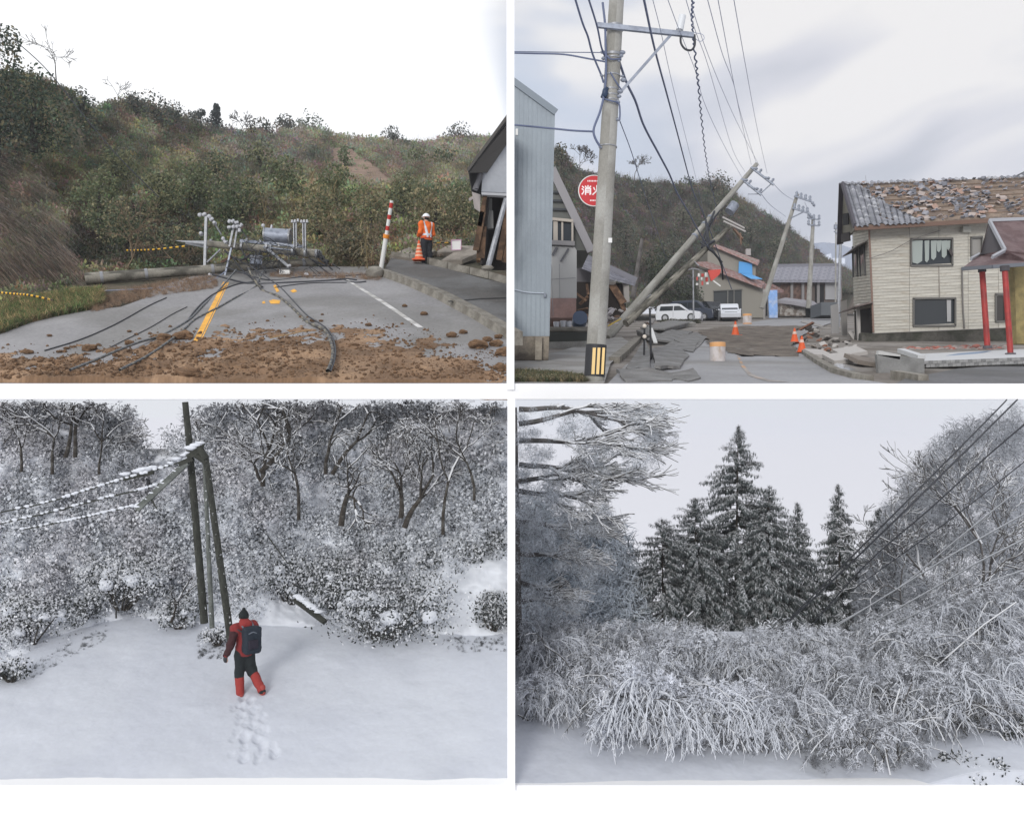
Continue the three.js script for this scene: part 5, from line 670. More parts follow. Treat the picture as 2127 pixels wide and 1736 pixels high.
    const g = part(t, 'garage', slab([q(1483, 605, -1.15), q(1541, 602, -1.15), q(1541, 655, -1.15), q(1483, 655, -1.15)], V(0, 0, -0.05)), flatM([0.05, 0.055, 0.058], 0.8)); part(g, 'frame', [beam(q(1512, 603, -1.25), q(1512, 655, -1.25), 0.12, 0.1), beam(q(1525, 603, -1.25), q(1525, 655, -1.25), 0.1, 0.1), beam(q(1482, 604, -1.25), q(1542, 601, -1.25), 0.15, 0.1, V(0, 0, 1))], flatM([0.17, 0.17, 0.16], 0.8));
    part(t, 'side_wall', slab([q(1586, 600, -1), q(1604, 606, 2), q(1604, 662, 2), q(1586, 662, -1)], V(0.2, 0, -0.1)), flatM([0.42, 0.4, 0.38], 0.9)); part(t, 'side_roof', slab([q(1570, 586, -1), q(1606, 590, 1), q(1628, 602, 3), q(1600, 603, 0)], V(0, -0.3, 0)), rf);
    part(t, 'door', [beam(q(1592, 616, -0.6), q(1592, 656, -0.6), 0.25, 0.1), beam(q(1598, 616, 0.4), q(1598, 656, 0.4), 0.2, 0.1)], M.dark); }
  single('blue_panel', slab([P(1596, 603, 90), P(1615, 602, 90), P(1616, 660, 90), P(1599, 660, 90)], V(0, 0, -0.2)), mapM(mottle([0.25, 0.42, 0.75], 0.2, [0.42, 0.52, 0.72], 0.6, 1.5, 128, 20, 54), 0.7), 'tall light blue sheeted panel at the right end of the red-roofed house', 'panel');
  { const d = 70, q = (x, y, e = 0) => P(x, y, d + e), t = thing('shop_sign', 'red and white hanging shop sign on a thin pole before the red-roofed house', 'sign', q(1441, 660)); part(t, 'pole', bar(q(1441, 664), q(1440, 560), 0.07, 0.06, 8), M.steel); part(t, 'arm', tube([q(1424, 562), q(1440, 558), q(1458, 562)], 0.05, 6), M.steel); part(t, 'red_board', slab([q(1471, 561), q(1498, 559), q(1495, 570), q(1478, 584)], V(0, 0, -0.2)), flatM([0.6, 0.07, 0.05], 0.6)); for (let i = 0; i < 9; i++) part(t, i % 2 ? 'red_panel' : 'white_panel', box(q(1448 + (i % 3) * 9 + 4 * R(), 568 + Math.floor(i / 3) * 10 + 4 * R(), 0.1 * (i % 2)), 0.14 + 0.14 * R(), 0.15 + 0.2 * R(), 0.1, i * 0.4), i % 2 ? flatM([0.5, 0.06, 0.05], 0.6) : M.whitePaint); part(t, 'strut', beam(q(1482, 583), q(1497, 594), 0.1, 0.06), M.whitePaint); }
  // ---- long far house and collapsed one
  { const d = 104, q = (x, y, e = 0) => P(x, y, d + e), t = thing('long_house', 'long low house with a grey tile roof across the end of the street', 'house', q(1680, 640)); const rf = mapM(mottle([0.27, 0.27, 0.31], 0.3, [0.2, 0.2, 0.23], 0.5, 1, 128, 20, 55), 0.7);
    part(t, 'roof', slab([q(1600, 581, -2), q(1612, 553, 1.5), q(1748, 551, 1.5), q(1748, 581, -2)], V(0, -0.3, 0)), rf); part(t, 'ridge', beam(q(1611, 552, 1.5), q(1748, 550, 1.5), 0.35, 0.35, V(0, 1, 0)), flatM([0.19, 0.19, 0.22], 0.7)); part(t, 'wall', slab([q(1606, 581, -1), q(1750, 581, -1), q(1750, 640, -1), q(1606, 640, -1)], V(0, 0, -4)), flatM([0.13, 0.105, 0.095], 0.9)); part(t, 'boarded_front', slab([q(1622, 586, -1.1), q(1686, 586, -1.1), q(1686, 625, -1.1), q(1622, 625, -1.1)], V(0, 0, -0.05)), mapM(mottle([0.16, 0.10, 0.08], 0.4, [0.09, 0.06, 0.05], 0.5, 1, 128, 20, 56), 0.9)); for (const x of [1645, 1668, 1700]) part(t, 'post', beam(q(x, 583, -1.3), q(x, 640, -1.3), 0.3, 0.2), flatM([0.25, 0.24, 0.24], 0.9)); part(t, 'light_wall', slab([q(1715, 584, -1.2), q(1748, 584, -1.2), q(1748, 622, -1.2), q(1715, 622, -1.2)], V(0, 0, -0.1)), flatM([0.36, 0.36, 0.37], 0.9)); part(t, 'doorway', slab([q(1694, 592, -1.15), q(1712, 592, -1.15), q(1712, 632, -1.15), q(1694, 632, -1.15)], V(0, 0, -0.1)), M.dark); }
  { const d = 92, q = (x, y, e = 0) => P(x, y, d + e), t = thing('ruined_house', 'flattened tiled roof of a collapsed house in front of the long house', 'roof', q(1660, 650)); part(t, 'roof', slab([q(1616, 622), q(1632, 618, 2), q(1690, 625, 2), q(1707, 637, 0), q(1690, 634, -1), q(1650, 626, -1)], V(0, -0.35, 0)), flatM([0.28, 0.27, 0.29], 0.8)); part(t, 'broken_wall', slab([q(1622, 632), q(1673, 634), q(1674, 656), q(1620, 656)], V(0, 0, -1)), mapM(mottle([0.38, 0.36, 0.33], 0.4, [0.16, 0.13, 0.11], 0.5, 1.2, 128, 16, 57), 0.95)); part(t, 'dark_gap', slab([q(1675, 636, 0.2), q(1704, 640, 0.2), q(1704, 657, 0.2), q(1675, 657, 0.2)], V(0, 0, -1)), M.dark); }
  single('overturned_van', [new THREE.BoxGeometry(1.9, 1.2, 3, 3, 3, 3).translate(...P(1716, 645, 84).toArray())], flatM([0.1, 0.11, 0.12], 0.5), 'dark crushed vehicle beside the collapsed roof at the end of the street', 'vehicle');
  // broken walls and boards left of the big house
  { const pc = (l, pts, d, m, n = 'wall_fragment', th = 0.25) => single(n, slab(pts.map(([x, y, e = 0]) => P(x, y, d + e)), V(0.05, 0, -th)), m, l, 'wall fragment'); const c1 = flatM([0.4, 0.39, 0.385], 0.9), c2 = flatM([0.3, 0.285, 0.27], 0.9), c3 = flatM([0.5, 0.48, 0.46], 0.9);
    pc('light grey leaning wall panel standing left of the big house', [[1727, 634], [1742, 630], [1744, 702], [1729, 706]], 46, c1); pc('brown broken wall panel beside the light grey one', [[1748, 626], [1760, 622], [1761, 708], [1751, 715]], 43, c2); pc('white upright post by the entrance of the big house', [[1780, 632], [1787, 630], [1789, 722], [1784, 724]], 37, c3); pc('slanting white board between the broken walls', [[1762, 690], [1768, 686], [1788, 716], [1784, 720]], 38, c3); pc('long pale broken slab left of the wall panels', [[1664, 668], [1668, 664], [1712, 676], [1708, 680]], 50, c1);
    const cols = [flatM([0.33, 0.31, 0.29], 0.95), flatM([0.22, 0.19, 0.165], 0.95), flatM([0.44, 0.42, 0.4], 0.95), flatM([0.24, 0.12, 0.08], 0.95), flatM([0.09, 0.08, 0.075], 0.95)];
    for (let i = 0; i < 90; i++) { const u = R(), px = 1668 + u * 130, py = interp([[1668, 690], [1700, 712], [1740, 728], [1798, 738]], px) + (R() - 0.5) * 46, d = Math.min(52, GB.d(Math.max(py, 700))), s = (3 + 7 * R()) / F * d, c = P(px, py, d); const g = R() < 0.55 ? new THREE.BoxGeometry(s * (1.2 + 2.2 * R()), s * (0.25 + 0.3 * R()), s * (1 + R())) : rock(V(0, 0, 0), s * 0.8, i + 60, 1.3, 0.7, 1, 1, 0.5); g.rotateX((R() - 0.5) * 0.9); g.rotateZ((R() - 0.5) * 1.2); g.rotateY(R() * 3); g.translate(c.x, c.y, c.z); const ci = (R() * 5) | 0; rubble(g, cols[ci], (s > 0.17 ? 'large' : s > 0.11 ? 'middling' : 'small') + ' ' + ['grey', 'brown', 'pale', 'rusty', 'blackish'][ci] + ' rubble piece, ' + (py < 700 ? 'back' : py < 722 ? 'middle' : 'front') + ' of the heap, ' + (px < 1690 ? 'by the two cones' : px < 1722 ? 'near the kerb' : px < 1750 ? 'below the grey wall panel' : px < 1775 ? 'below the brown wall panel' : 'by the white post'), 'rubble heaped left of the big house'); }
    for (const [x, y, w, h, tl, l] of [[1747, 752, 52, 16, 0.1, 'pale flat slab by the right kerb'], [1790, 757, 46, 18, -0.18, 'dark brown plank slab in front of the grey block'], [1765, 738, 50, 12, 0.15, 'tilted slab under the rubble heap'], [1700, 742, 40, 10, -0.05, 'thin light slab beside the right kerb']]) { const c = P(x, y, GB.d(y)), k = GB.d(y) / F, g = new THREE.BoxGeometry(w * k, 0.1, 0.9); g.rotateZ(tl); g.rotateX(0.25); g.translate(c.x, c.y + 0.1, c.z); single('concrete_slab', g, l.includes('brown') ? cols[1] : cols[2], l, 'concrete slab'); } }
  single('puddle', sheet(GB, [[1722, 768], [1740, 758], [1760, 762], [1778, 772], [1760, 780], [1738, 777]], 0.05), flatM([0.32, 0.33, 0.35], 0.12), 'pale wet puddle between the kerb and the slabs', 'puddle');

  // ---- big cream house
  { const d = 36, q = (x, y, e = 0) => P(x, y, d + e), t = thing('cream_house', 'large cream-sided house with a half-stripped tile roof, right of the street', 'house', q(1960, 720));
    const boards = [[0.49, 0.47, 0.415], [0.515, 0.495, 0.435], [0.465, 0.447, 0.395]].map((c, i) => mapM(mottle(c, 0.14, c.map((v, k) => v * (0.8 - 0.04 * k)), 0.62, 2.6, 256, 20, 60 + i), 0.85));
    const yl = (v) => 472 + 220 * v, yr = (v) => 450 + 228 * v, xl = (v) => 1804 + 12 * v, yAt = (px, v) => lerp(yl(v), yr(v), (px - xl(v)) / (2140 - xl(v)));
    const win = [[1893, 496, 1979, 551], [1898, 620, 1985, 676], [2069, 611, 2109, 667], [2018, 493, 2041, 531]];
    const inner = part(t, 'wall', slab([q(1804, 472, 0.1), q(2140, 450, 0.1), q(2140, 678, 0.1), q(1816, 692, 0.1)], P(1774, 480, 41.4).sub(q(1804, 472, 0.1))), flatM([0.16, 0.15, 0.14], 0.9));
    const rows = 34; for (let i = 0; i < rows; i++) { const v0 = i / rows + 0.0007, v1 = (i + 1) / rows - 0.0007, seams = [xl(v0), 1890, 1951, 2012, 2075, 2140], cuts = new Set(seams); const open = win.filter((w) => yAt((w[0] + w[2]) / 2, (v0 + v1) / 2) > w[1] && yAt((w[0] + w[2]) / 2, (v0 + v1) / 2) < w[3]); for (const w of open) { cuts.add(w[0]); cuts.add(w[2]); }
      const xs = [...cuts].sort((a, b) => a - b); for (let k = 0; k < xs.length - 1; k++) { const x0 = xs[k], x1 = xs[k + 1], xm = (x0 + x1) / 2; if (open.some((w) => xm > w[0] && xm < w[2]) || x1 - x0 < 2) continue; const a = 0.35; part(t, 'siding_board', slab([q(k ? x0 + a : x0, yAt(x0, v0), 0.06), q(x1 - a, yAt(x1, v0), 0.06), q(x1 - a, yAt(x1, v1), 0.04), q(k ? x0 + a : xl(v1), yAt(k ? x0 : xl(v1), v1), 0.04)], V(0, 0, -0.02)), boards[(i * 7 + k * 3) % 3]); } }
    // left side wall
    const side = (k, v, e = 0) => { const A = q(1803.5, 472, 0.1), B = q(1815.5, 692, 0.1), C = P(1771, 480, 41.5), D = P(1775, 694, 41.5); const p = A.clone().lerp(B, v).lerp(C.clone().lerp(D, v), k); p.x -= e; return p; };
    for (let i = 0; i < 34; i++) part(t, 'side_board', slab([side(0, i / 34 + 0.002), side(1, i / 34 + 0.002), side(1, (i + 1) / 34 - 0.002), side(0, (i + 1) / 34 - 0.002)], V(0.06, 0, -0.02)), boards[i % 3]);
    for (const k of [0.36, 0.8]) { const w = part(t, 'side_window', slab([side(k - 0.13, 0.16, 0.02), side(k + 0.13, 0.16, 0.02), side(k + 0.13, 0.44, 0.02), side(k - 0.13, 0.44, 0.02)], V(-0.02, 0, 0)), M.glass); part(w, 'frame', [beam(side(k - 0.14, 0.15, 0.04), side(k - 0.14, 0.45, 0.04), 0.06, 0.06), beam(side(k + 0.14, 0.15, 0.04), side(k + 0.14, 0.45, 0.04), 0.06, 0.06)], flatM([0.1, 0.1, 0.1], 0.7)); }
    part(t, 'window_awning', slab([side(0.05, 0.12, 0.0), side(1.0, 0.2, 0), side(1.05, 0.24, 0.45), side(0.05, 0.165, 0.45)], V(0, -0.05, 0)), flatM([0.15, 0.13, 0.125], 0.8)); part(t, 'entry_awning', slab([side(-0.05, 0.7, 0), side(1.0, 0.74, 0), side(1.0, 0.79, 0.7), side(-0.02, 0.74, 0.7)], V(0, -0.06, 0)), flatM([0.15, 0.12, 0.11], 0.8)); part(t, 'entry', slab([side(0.05, 0.76, 0.03), side(0.9, 0.78, 0.03), side(0.9, 1.02, 0.03), side(0.05, 1.02, 0.03)], V(-0.02, 0, 0)), flatM([0.03, 0.026, 0.025], 0.9));
    // windows in front
    const frameM = flatM([0.13, 0.125, 0.115], 0.6); const fr = (w, o = 0) => { const [x0, y0, x1, y1] = w; return [beam(q(x0 - 1, y0, o), q(x1 + 1, y0 - 1, o), 0.07, 0.08, V(0, 1, 0)), beam(q(x0 - 1, y1 + 1, o), q(x1 + 1, y1, o), 0.07, 0.08, V(0, 1, 0)), beam(q(x0, y0, o), q(x0, y1, o), 0.06, 0.08), beam(q(x1, y0, o), q(x1, y1, o), 0.06, 0.08)]; };
    win.forEach((w, i) => { const [x0, y0, x1, y1] = w; const pane = part(t, 'window', slab([q(x0, y0, i === 0 ? 0.099 : 0.095), q(x1, y0, 0.095), q(x1, y1, 0.095), q(x0, y1, 0.095)], V(0, 0, 0.004)), i === 3 ? flatM([0.28, 0.27, 0.25], 0.5) : i === 2 ? flatM([0.045, 0.04, 0.036], 0.15) : M.glass); part(pane, 'frame', fr(w, 0.02), frameM);
      if (i === 0) { const cm = flatM([0.34, 0.38, 0.36], 0.9); const strips = [[1895, 1917, 548], [1921, 1931, 545], [1934, 1946, 540], [1946, 1956, 524], [1956, 1968, 536], [1967, 1975, 520]]; for (const [a, b, yb] of strips) part(pane, 'torn_curtain', slab([q(a, 500, 0.075), q(b, 499, 0.07), q(b - 1, yb - 6, 0.06), q((a + b) / 2, yb, 0.05), q(a + 1, yb - 3, 0.07)], V(0, 0, 0.01)), cm); part(pane, 'hanging_cloth', slab([q(1975, 515, 0.0), q(1981, 530, -0.05), q(1977, 532, -0.05), q(1970, 520, 0)], V(0, 0, 0.02)), flatM([0.06, 0.05, 0.05], 0.9)); }
      if (i === 1) part(pane, 'curtain', slab([q(1967, 623, 0.07), q(1976, 623, 0.07), q(1976, 668, 0.07), q(1968, 668, 0.07)], V(0, 0, 0.01)), flatM([0.38, 0.38, 0.38], 0.9)); if (i === 2) part(pane, 'mullion', beam(q(2089, 612, 0.05), q(2089, 666, 0.05), 0.05, 0.05), frameM); });
    part(t, 'foundation', slab([q(1790, 690, 0.4), q(1817, 693, 0.12), q(2140, 679, 0.12), q(2140, 735, 0.12), q(1790, 735, 0.12)], V(0.4, 0, -2)), mapM(mottle([0.08, 0.075, 0.065], 0.5, [0.045, 0.045, 0.035], 0.5, 1.5, 128, 20, 64), 0.95));
    part(t, 'downpipe', tube([q(1806, 478, 0), q(1808, 520, 0), q(1815, 690, 0)], 0.04, 8), flatM([0.22, 0.14, 0.11], 0.6)); part(t, 'downpipe', tube([q(1999, 556, 0), q(2001, 640, 0), q(2004, 682, 0)], 0.035, 8), flatM([0.16, 0.15, 0.14], 0.6)); part(t, 'downpipe', tube([q(1951, 553, 0.02), q(1953, 620, 0.02)], 0.015, 6), flatM([0.3, 0.27, 0.24], 0.6));
    part(t, 'air_unit', box(q(2007, 477, -0.05), 0.32, 0.22, 0.22), flatM([0.42, 0.42, 0.38], 0.7));
    // roof: boards, tiles
    const E0 = q(1777, 468, -0.6), E1 = q(2145, 447, -0.6), R0 = P(1751, 382, 40), R1 = P(2145, 367, 40), rp = (u, v) => E0.clone().lerp(E1, u).lerp(R0.clone().lerp(R1, u), v);
    const rf = part(t, 'roof', slab([rp(0, 0), rp(1, 0), rp(1, 1), rp(0, 1)], V(0, -0.12, 0.02)), mapM(mottle([0.25, 0.19, 0.145], 0.6, [0.16, 0.122, 0.1], 0.5, 1.6, 256, 24, 65), 0.95));
    const nrm = rp(1, 0).sub(rp(0, 0)).cross(rp(0, 1).sub(rp(0, 0))).normalize(), ux = rp(1, 0).sub(rp(0, 0)).normalize(), vy = nrm.clone().cross(ux).normalize(); if (nrm.y < 0) nrm.negate(); const up2 = rp(0, 1).sub(rp(0, 0)).normalize();
    part(t, 'eave_board', beam(rp(-0.005, -0.012).add(V(0, -0.1, 0.02)), rp(1, -0.012).add(V(0, -0.1, 0.02)), 0.16, 0.06, V(0, 1, 0)), flatM([0.16, 0.1, 0.075], 0.85));
    for (let i = 1; i < 9; i++) part(rf, 'batten', beam(rp(0.12, i / 9.3).addScaledVector(nrm, 0.012), rp(1, i / 9.3).addScaledVector(nrm, 0.012), 0.035, 0.025, up2), flatM([0.22, 0.155, 0.11], 0.9));
    const tg = (() => { const s = new THREE.Shape(); const w = 0.235, th = 0.016, pts = []; for (let i = 0; i <= 8; i++) { const k = i / 8; pts.push([(k - 0.5) * w, 0.034 * Math.sin(k * 6.283 - 0.6)]); } s.moveTo(pts[0][0], pts[0][1]); for (const p of pts.slice(1)) s.lineTo(...p); for (const p of pts.slice().reverse()) s.lineTo(p[0], p[1] - th); const g = new THREE.ExtrudeGeometry(s, { depth: 0.26, bevelEnabled: false }); return g; })();
    const tm = [[0.18, 0.185, 0.21], [0.235, 0.24, 0.27], [0.14, 0.145, 0.165], [0.38, 0.385, 0.41]].map((c) => flatM(c, 0.35)), tp = [[0.42, 0.36, 0.33], [0.36, 0.24, 0.19], [0.3, 0.3, 0.33], [0.16, 0.165, 0.19]].map((c) => flatM(c, 0.7));
    const tile = (u, v, m, tilt, lift = 0) => { const me = shade(new THREE.Mesh(tg, m)); me.name = 'roof_tile'; const p = rp(u, v).addScaledVector(nrm, 0.05 + lift); const b = new THREE.Matrix4().makeBasis(ux, nrm, ux.clone().cross(nrm).normalize()); const q4 = new THREE.Quaternion().setFromRotationMatrix(b); if (tilt) q4.multiply(new THREE.Quaternion().setFromEuler(tilt)); else q4.multiply(new THREE.Quaternion().setFromEuler(new THREE.Euler(0.05, 0, 0))); me.quaternion.copy(q4); me.position.copy(p.sub(rf.parent.position)); rf.add(me); };
    const L = E0.distanceTo(E1), S = E0.distanceTo(R0); let count = 0; const nr = Math.floor(S / 0.2);
    for (let j = 0; j < nr; j++) { const v = j / nr, lim = interp([[0, 0.36], [0.25, 0.25], [0.5, 0.17], [0.75, 0.1], [1, 0.05]], v) + 0.04 * (R() - 0.5); for (let i = 0; i * 0.222 < lim * L; i++) { if (R() < 0.04) continue; tile((i * 0.222 + 0.11) / L, v + 0.01, tm[(R() * 3.3) | 0], null, 0.012 * (i % 2)); count++; } }
    for (let i = 0; i < Math.floor(L / 0.24); i++) if (R() < 0.9) { tile((i + 0.5) * 0.24 / L, 0.975 + 0.01 * (R() - 0.5), tm[(R() * 4) | 0], new THREE.Euler(0.1 * (R() - 0.5), 0.3 * (R() - 0.5), 0), 0.08); count++; }
    while (count < 298) { const v = R() ** 0.9, u = lerp(0.1, 1, R()), lim = interp([[0, 0.36], [0.25, 0.25], [0.5, 0.17], [0.75, 0.1], [1, 0.05]], v); if (u < lim || fbm(u * 9, v * 4, 3) < 0.42 + 0.2 * v) continue; tile(u, v, tp[(R() * 4) | 0], new THREE.Euler((R() - 0.5) * 0.9, R() * 6, (R() - 0.5) * 0.7), 0.03); count++; }
    { const g0 = new THREE.BoxGeometry(1, 0.16, 0.8), list = []; for (let i = 0; i < 620; i++) { const v = R(), u = lerp(0.08, 1, R()), lim = interp([[0, 0.36], [0.25, 0.25], [0.5, 0.17], [0.75, 0.1], [1, 0.05]], v); if (u < lim || fbm(u * 10, v * 4, 3) < 0.40 + 0.12 * v * R()) continue; const p = rp(u, v).addScaledVector(nrm, 0.03 + 0.06 * R()).sub(rf.parent.position), f = 0.7 + 0.6 * R(), k = R(); list.push({ p, s: 0.06 + 0.13 * R(), q: new THREE.Quaternion().setFromEuler(new THREE.Euler(-0.5 + 0.8 * (R() - 0.5), R() * 6, 0.6 * (R() - 0.5))), c: (k < 0.6 ? [0.3, 0.31, 0.35] : k < 0.76 ? [0.52, 0.44, 0.4] : k < 0.85 ? [0.42, 0.28, 0.22] : [0.13, 0.14, 0.16]).map((x) => x * f) }); } const m = instanced('tile_fragments', g0, list, null, 'stuff', flatM([1, 1, 1], 0.6)); rf.add(m); delete m.userData.label; m.name = 'tile_fragments'; }
    // gable end on the left
    part(t, 'gable', slab([P(1753, 388, 40), P(1778, 470, 36.3), P(1772, 482, 41), P(1748, 498, 43.5)], V(0.15, 0, 0)), flatM([0.24, 0.23, 0.19], 0.9)); part(t, 'barge_board', [beam(P(1750.5, 380, 40), P(1745.5, 506, 43.6), 0.3, 0.08, V(1, 0, 0)), beam(P(1750.5, 381, 39.9), P(1776, 469, 35.4), 0.1, 0.2)], flatM([0.075, 0.07, 0.085], 0.8)); part(t, 'gable_vent', slab([P(1753, 444, 41), P(1764, 442, 40), P(1765, 466, 40), P(1754, 468, 41)], V(-0.05, 0, 0)), M.dark); part(t, 'gable_vent', slab([P(1749, 486, 42.8), P(1766, 482, 41.5), P(1768, 500, 41.5), P(1749, 504, 42.8)], V(-0.05, 0, 0.05)), flatM([0.05, 0.045, 0.045], 0.9));
    part(t, 'service_wire', tube([q(1806, 537, -0.02), q(1850, 522, -0.25), q(1895, 498, -0.1), q(1955, 478, -0.1)], 0.012, 5), flatM([0.16, 0.15, 0.15], 0.7)); part(t, 'roof_antenna', bar(rp(0.125, 1), rp(0.122, 1).add(V(-0.02, 0.35, 0)), 0.012, 0.008, 5), M.steel); }
  { const d = 31, t = thing('upper_roof', 'dark tiled roof corner entering at the upper right, behind the stripped roof', 'roof', P(2130, 385, d + 10)); part(t, 'roof', slab([P(2087, 382, d + 10), P(2089, 375, d + 10), P(2140, 350, d + 12), P(2140, 372, d + 10), P(2092, 388, d + 9.5)], V(0, -0.15, -0.4)), flatM([0.14, 0.145, 0.16], 0.7)); part(t, 'wall', slab([P(2096, 388, d + 10.5), P(2140, 370, d + 10.5), P(2140, 400, d + 10.5), P(2096, 400, d + 10.5)], V(0, 0, -2)), flatM([0.16, 0.12, 0.08], 0.9)); }

  // ---- platform, block, pavilion
  { const t = thing('block_platform', 'low platform edged with grey concrete blocks and a white top, under the red pillars', 'platform', GB.at(2030, 752)); const D = 20.6, a = P(1919, 749, D), b = P(2140, 741, D);
    part(t, 'white_top', slab([a, b, P(2140, 724, 26.5), P(1902, 735, 26.5)], V(0, -0.05, 0)), flatM([0.56, 0.57, 0.58], 0.8)); part(t, 'core', slab([P(1921, 752, D + 0.1), P(2140, 744, D + 0.1), P(2140, 758, D + 0.1), P(1921, 765, D + 0.1)], V(0, 0, -3)), M.concrete);
    part(t, 'blue_strip', slab([P(1957, 741, 23.2).add(V(0, 0.012, 0)), P(2030, 735, 24).add(V(0, 0.012, 0)), P(2060, 729, 25.2).add(V(0, 0.012, 0)), P(1990, 735, 24.6).add(V(0, 0.012, 0))], V(0, -0.01, 0)), flatM([0.2, 0.27, 0.38], 0.7));
    const bm = [[0.3, 0.3, 0.3], [0.35, 0.35, 0.345], [0.26, 0.26, 0.26]].map((c, i) => mapM(mottle(c, 0.25, c.map((v) => v * 0.8), 0.5, 0.6, 128, 20, 70 + i), 0.9)); for (let r = 0; r < 2; r++) for (let i = 0; i < 24; i++) { const x0 = 1921 + i * 9.1 + (r ? 4 : 0), x1 = x0 + 8.6, y = (x) => 749.5 - (x - 1921) * 0.0365 + r * 7, p = (x, yy) => P(x, yy, D - 0.05); part(t, 'block', slab([p(x0, y(x0)), p(x1, y(x1)), p(x1, y(x1) + 6.5), p(x0, y(x0) + 6.5)], V(0, 0, -0.12)), bm[(i * 5 + r) % 3]); } }
  { const d = 19.3, q = (x, y, e = 0) => P(x, y, d + e), t = thing('concrete_box', 'big grey concrete planter block with pale rim at the corner of the platform', 'planter', q(1872, 780)); const m = mapM(mottle([0.24, 0.24, 0.235], 0.25, [0.2, 0.2, 0.195], 0.5, 0.8, 256, 40, 74), 0.95, { bumpMap: BUMP.fine, bumpScale: 0.006 });
    part(t, 'front', slab([q(1822, 736), q(1921, 745), q(1921, 780), q(1826, 779)], V(0, 0, -0.12)), m); part(t, 'side', slab([q(1822, 736, 0.12), q(1825, 728, 2.6), q(1828, 770, 2.6), q(1826, 779, 0.12)], V(0.12, 0, 0)), m); part(t, 'soil', slab([q(1824, 738, 0.12), q(1920, 747, 0.12), q(1906, 738, 2.6), q(1826, 730, 2.6)], V(0, -0.1, 0)), flatM([0.2, 0.19, 0.17], 1)); part(t, 'rim', beam(q(1823, 733, 0.06), q(1868, 742, 0.06), 0.1, 0.12, V(0, 1, 0)), flatM([0.5, 0.5, 0.49], 0.8)); part(t, 'rim', beam(q(1872, 728, 1.9), q(1915, 742, 0.4), 0.1, 0.16, V(0, 1, 0)), flatM([0.56, 0.57, 0.58], 0.8)); part(t, 'back', slab([q(1825, 728, 2.6), q(1908, 738, 2.6), q(1908, 770, 2.6), q(1828, 770, 2.6)], V(0, 0, -0.1)), m); }
  { const d = 26.5, q = (x, y, e = 0) => P(x, y, d + e), t = thing('pavilion', 'small pavilion with dark gabled roof on red pillars at the right edge', 'pavilion', q(2100, 735)); const rm = mapM(mottle([0.12, 0.075, 0.075], 0.3, [0.16, 0.11, 0.11], 0.5, 1, 128, 24, 75), 0.7), dm = flatM([0.06, 0.055, 0.06], 0.8);
    part(t, 'roof', slab([q(2057, 458, 1), q(2145, 455, 1), q(2145, 526, -0.6), q(2087, 520, -0.6)], V(0, -0.08, -0.05)), rm); part(t, 'gable', slab([q(2057, 460, 0.9), q(2087, 520, -0.3), q(2037, 529, 0.5)], V(0.05, 0, -0.1)), dm); part(t, 'gable_roof', slab([q(2055, 457, 1), q(2036, 530, 0.3), q(2040, 530, 1.2), q(2060, 460, 1.6)], V(0, -0.05, 0)), rm);
    part(t, 'skirt_roof', slab([q(2036, 529, 0.6), q(2087, 520, -0.4), q(2145, 527, -0.4), q(2145, 545, -1.3), q(2061, 551, -1.3), q(2000, 556, -0.4)], V(0, -0.09, 0)), rm); part(t, 'eave', beam(q(2000, 558, -0.4), q(2063, 554, -1.32), 0.1, 0.08, V(0, 1, 0)), flatM([0.13, 0.14, 0.16], 0.7)); part(t, 'eave', beam(q(2062, 554, -1.32), q(2145, 548, -1.32), 0.1, 0.08, V(0, 1, 0)), flatM([0.13, 0.14, 0.16], 0.7));
    for (const [a, b] of [[[2056, 458, 0.9], [2088, 519, -0.7]], [[2088, 520, -0.7], [2062, 534, -1]], [[2036, 528, 0.5], [2018, 538, 0.2]], [[2056, 457, 0.95], [2145, 454, 0.95]]]) part(t, 'ridge_tile', beam(q(...a), q(...b), 0.07, 0.1), flatM([0.36, 0.37, 0.4], 0.6));
    const red = mapM(mottle([0.36, 0.035, 0.03], 0.25, [0.27, 0.03, 0.028], 0.5, 1, 128, 20, 76), 0.55); const pl = (x0, y0, x1, y1, e) => { const p = part(t, 'pillar', bar(q(x1, y1, e), q(x0, y0, e), 5.8 / F * (d + e), 5.8 / F * (d + e), 16), red); part(p, 'capital', bar(q(x0 - 0.3, y0 - 8, e), q(x0, y0 + 3, e), 0.11, 0.11, 12), dm); part(p, 'base', bar(q(x1, y1 + 3, e), q(x1, y1 - 3, e), 0.13, 0.12, 12), flatM([0.1, 0.09, 0.1], 0.7)); }; pl(2041, 562, 2052, 721, -0.4); pl(2088, 560, 2100, 736, -4);
    part(t, 'yellow_pillar', slab([q(2108, 552, 0.3), q(2145, 550, 0.3), q(2145, 714, 0.3), q(2113, 714, 0.3)], V(0, 0, -0.4)), mapM(mottle([0.3, 0.24, 0.1], 0.25, [0.23, 0.185, 0.08], 0.5, 1, 128, 20, 77), 0.8)); }
  { const list = []; const g0 = rock(V(0, 0, 0), 1, 90, 1.3, 0.6, 1, 1, 0.4); for (let i = 0; i < 260; i++) { const px = 1880 + R() * 220, py = 722 + R() * 14 - (px - 1880) * 0.02, f = 0.7 + 0.6 * R(); list.push({ p: P(px, py, 30.5 - (py - 722) * 0.12), s: 0.05 + 0.08 * R(), a: R() * 6, c: R() < 0.4 ? [0.36 * f, 0.13 * f, 0.1 * f] : [0.3 * f, 0.26 * f, 0.24 * f] }); } instanced('tile_shards', g0, list, 'broken red and grey tile shards along the foot of the big house', 'stuff', flatM([1, 1, 1], 0.9)); struct('yard', slab([P(1880, 738, 29.5), P(2145, 724, 29.5), P(2145, 716, 35.9), P(1820, 728, 35.9)], V(0, -0.2, 0)), flatM([0.2, 0.13, 0.11], 0.95)); }

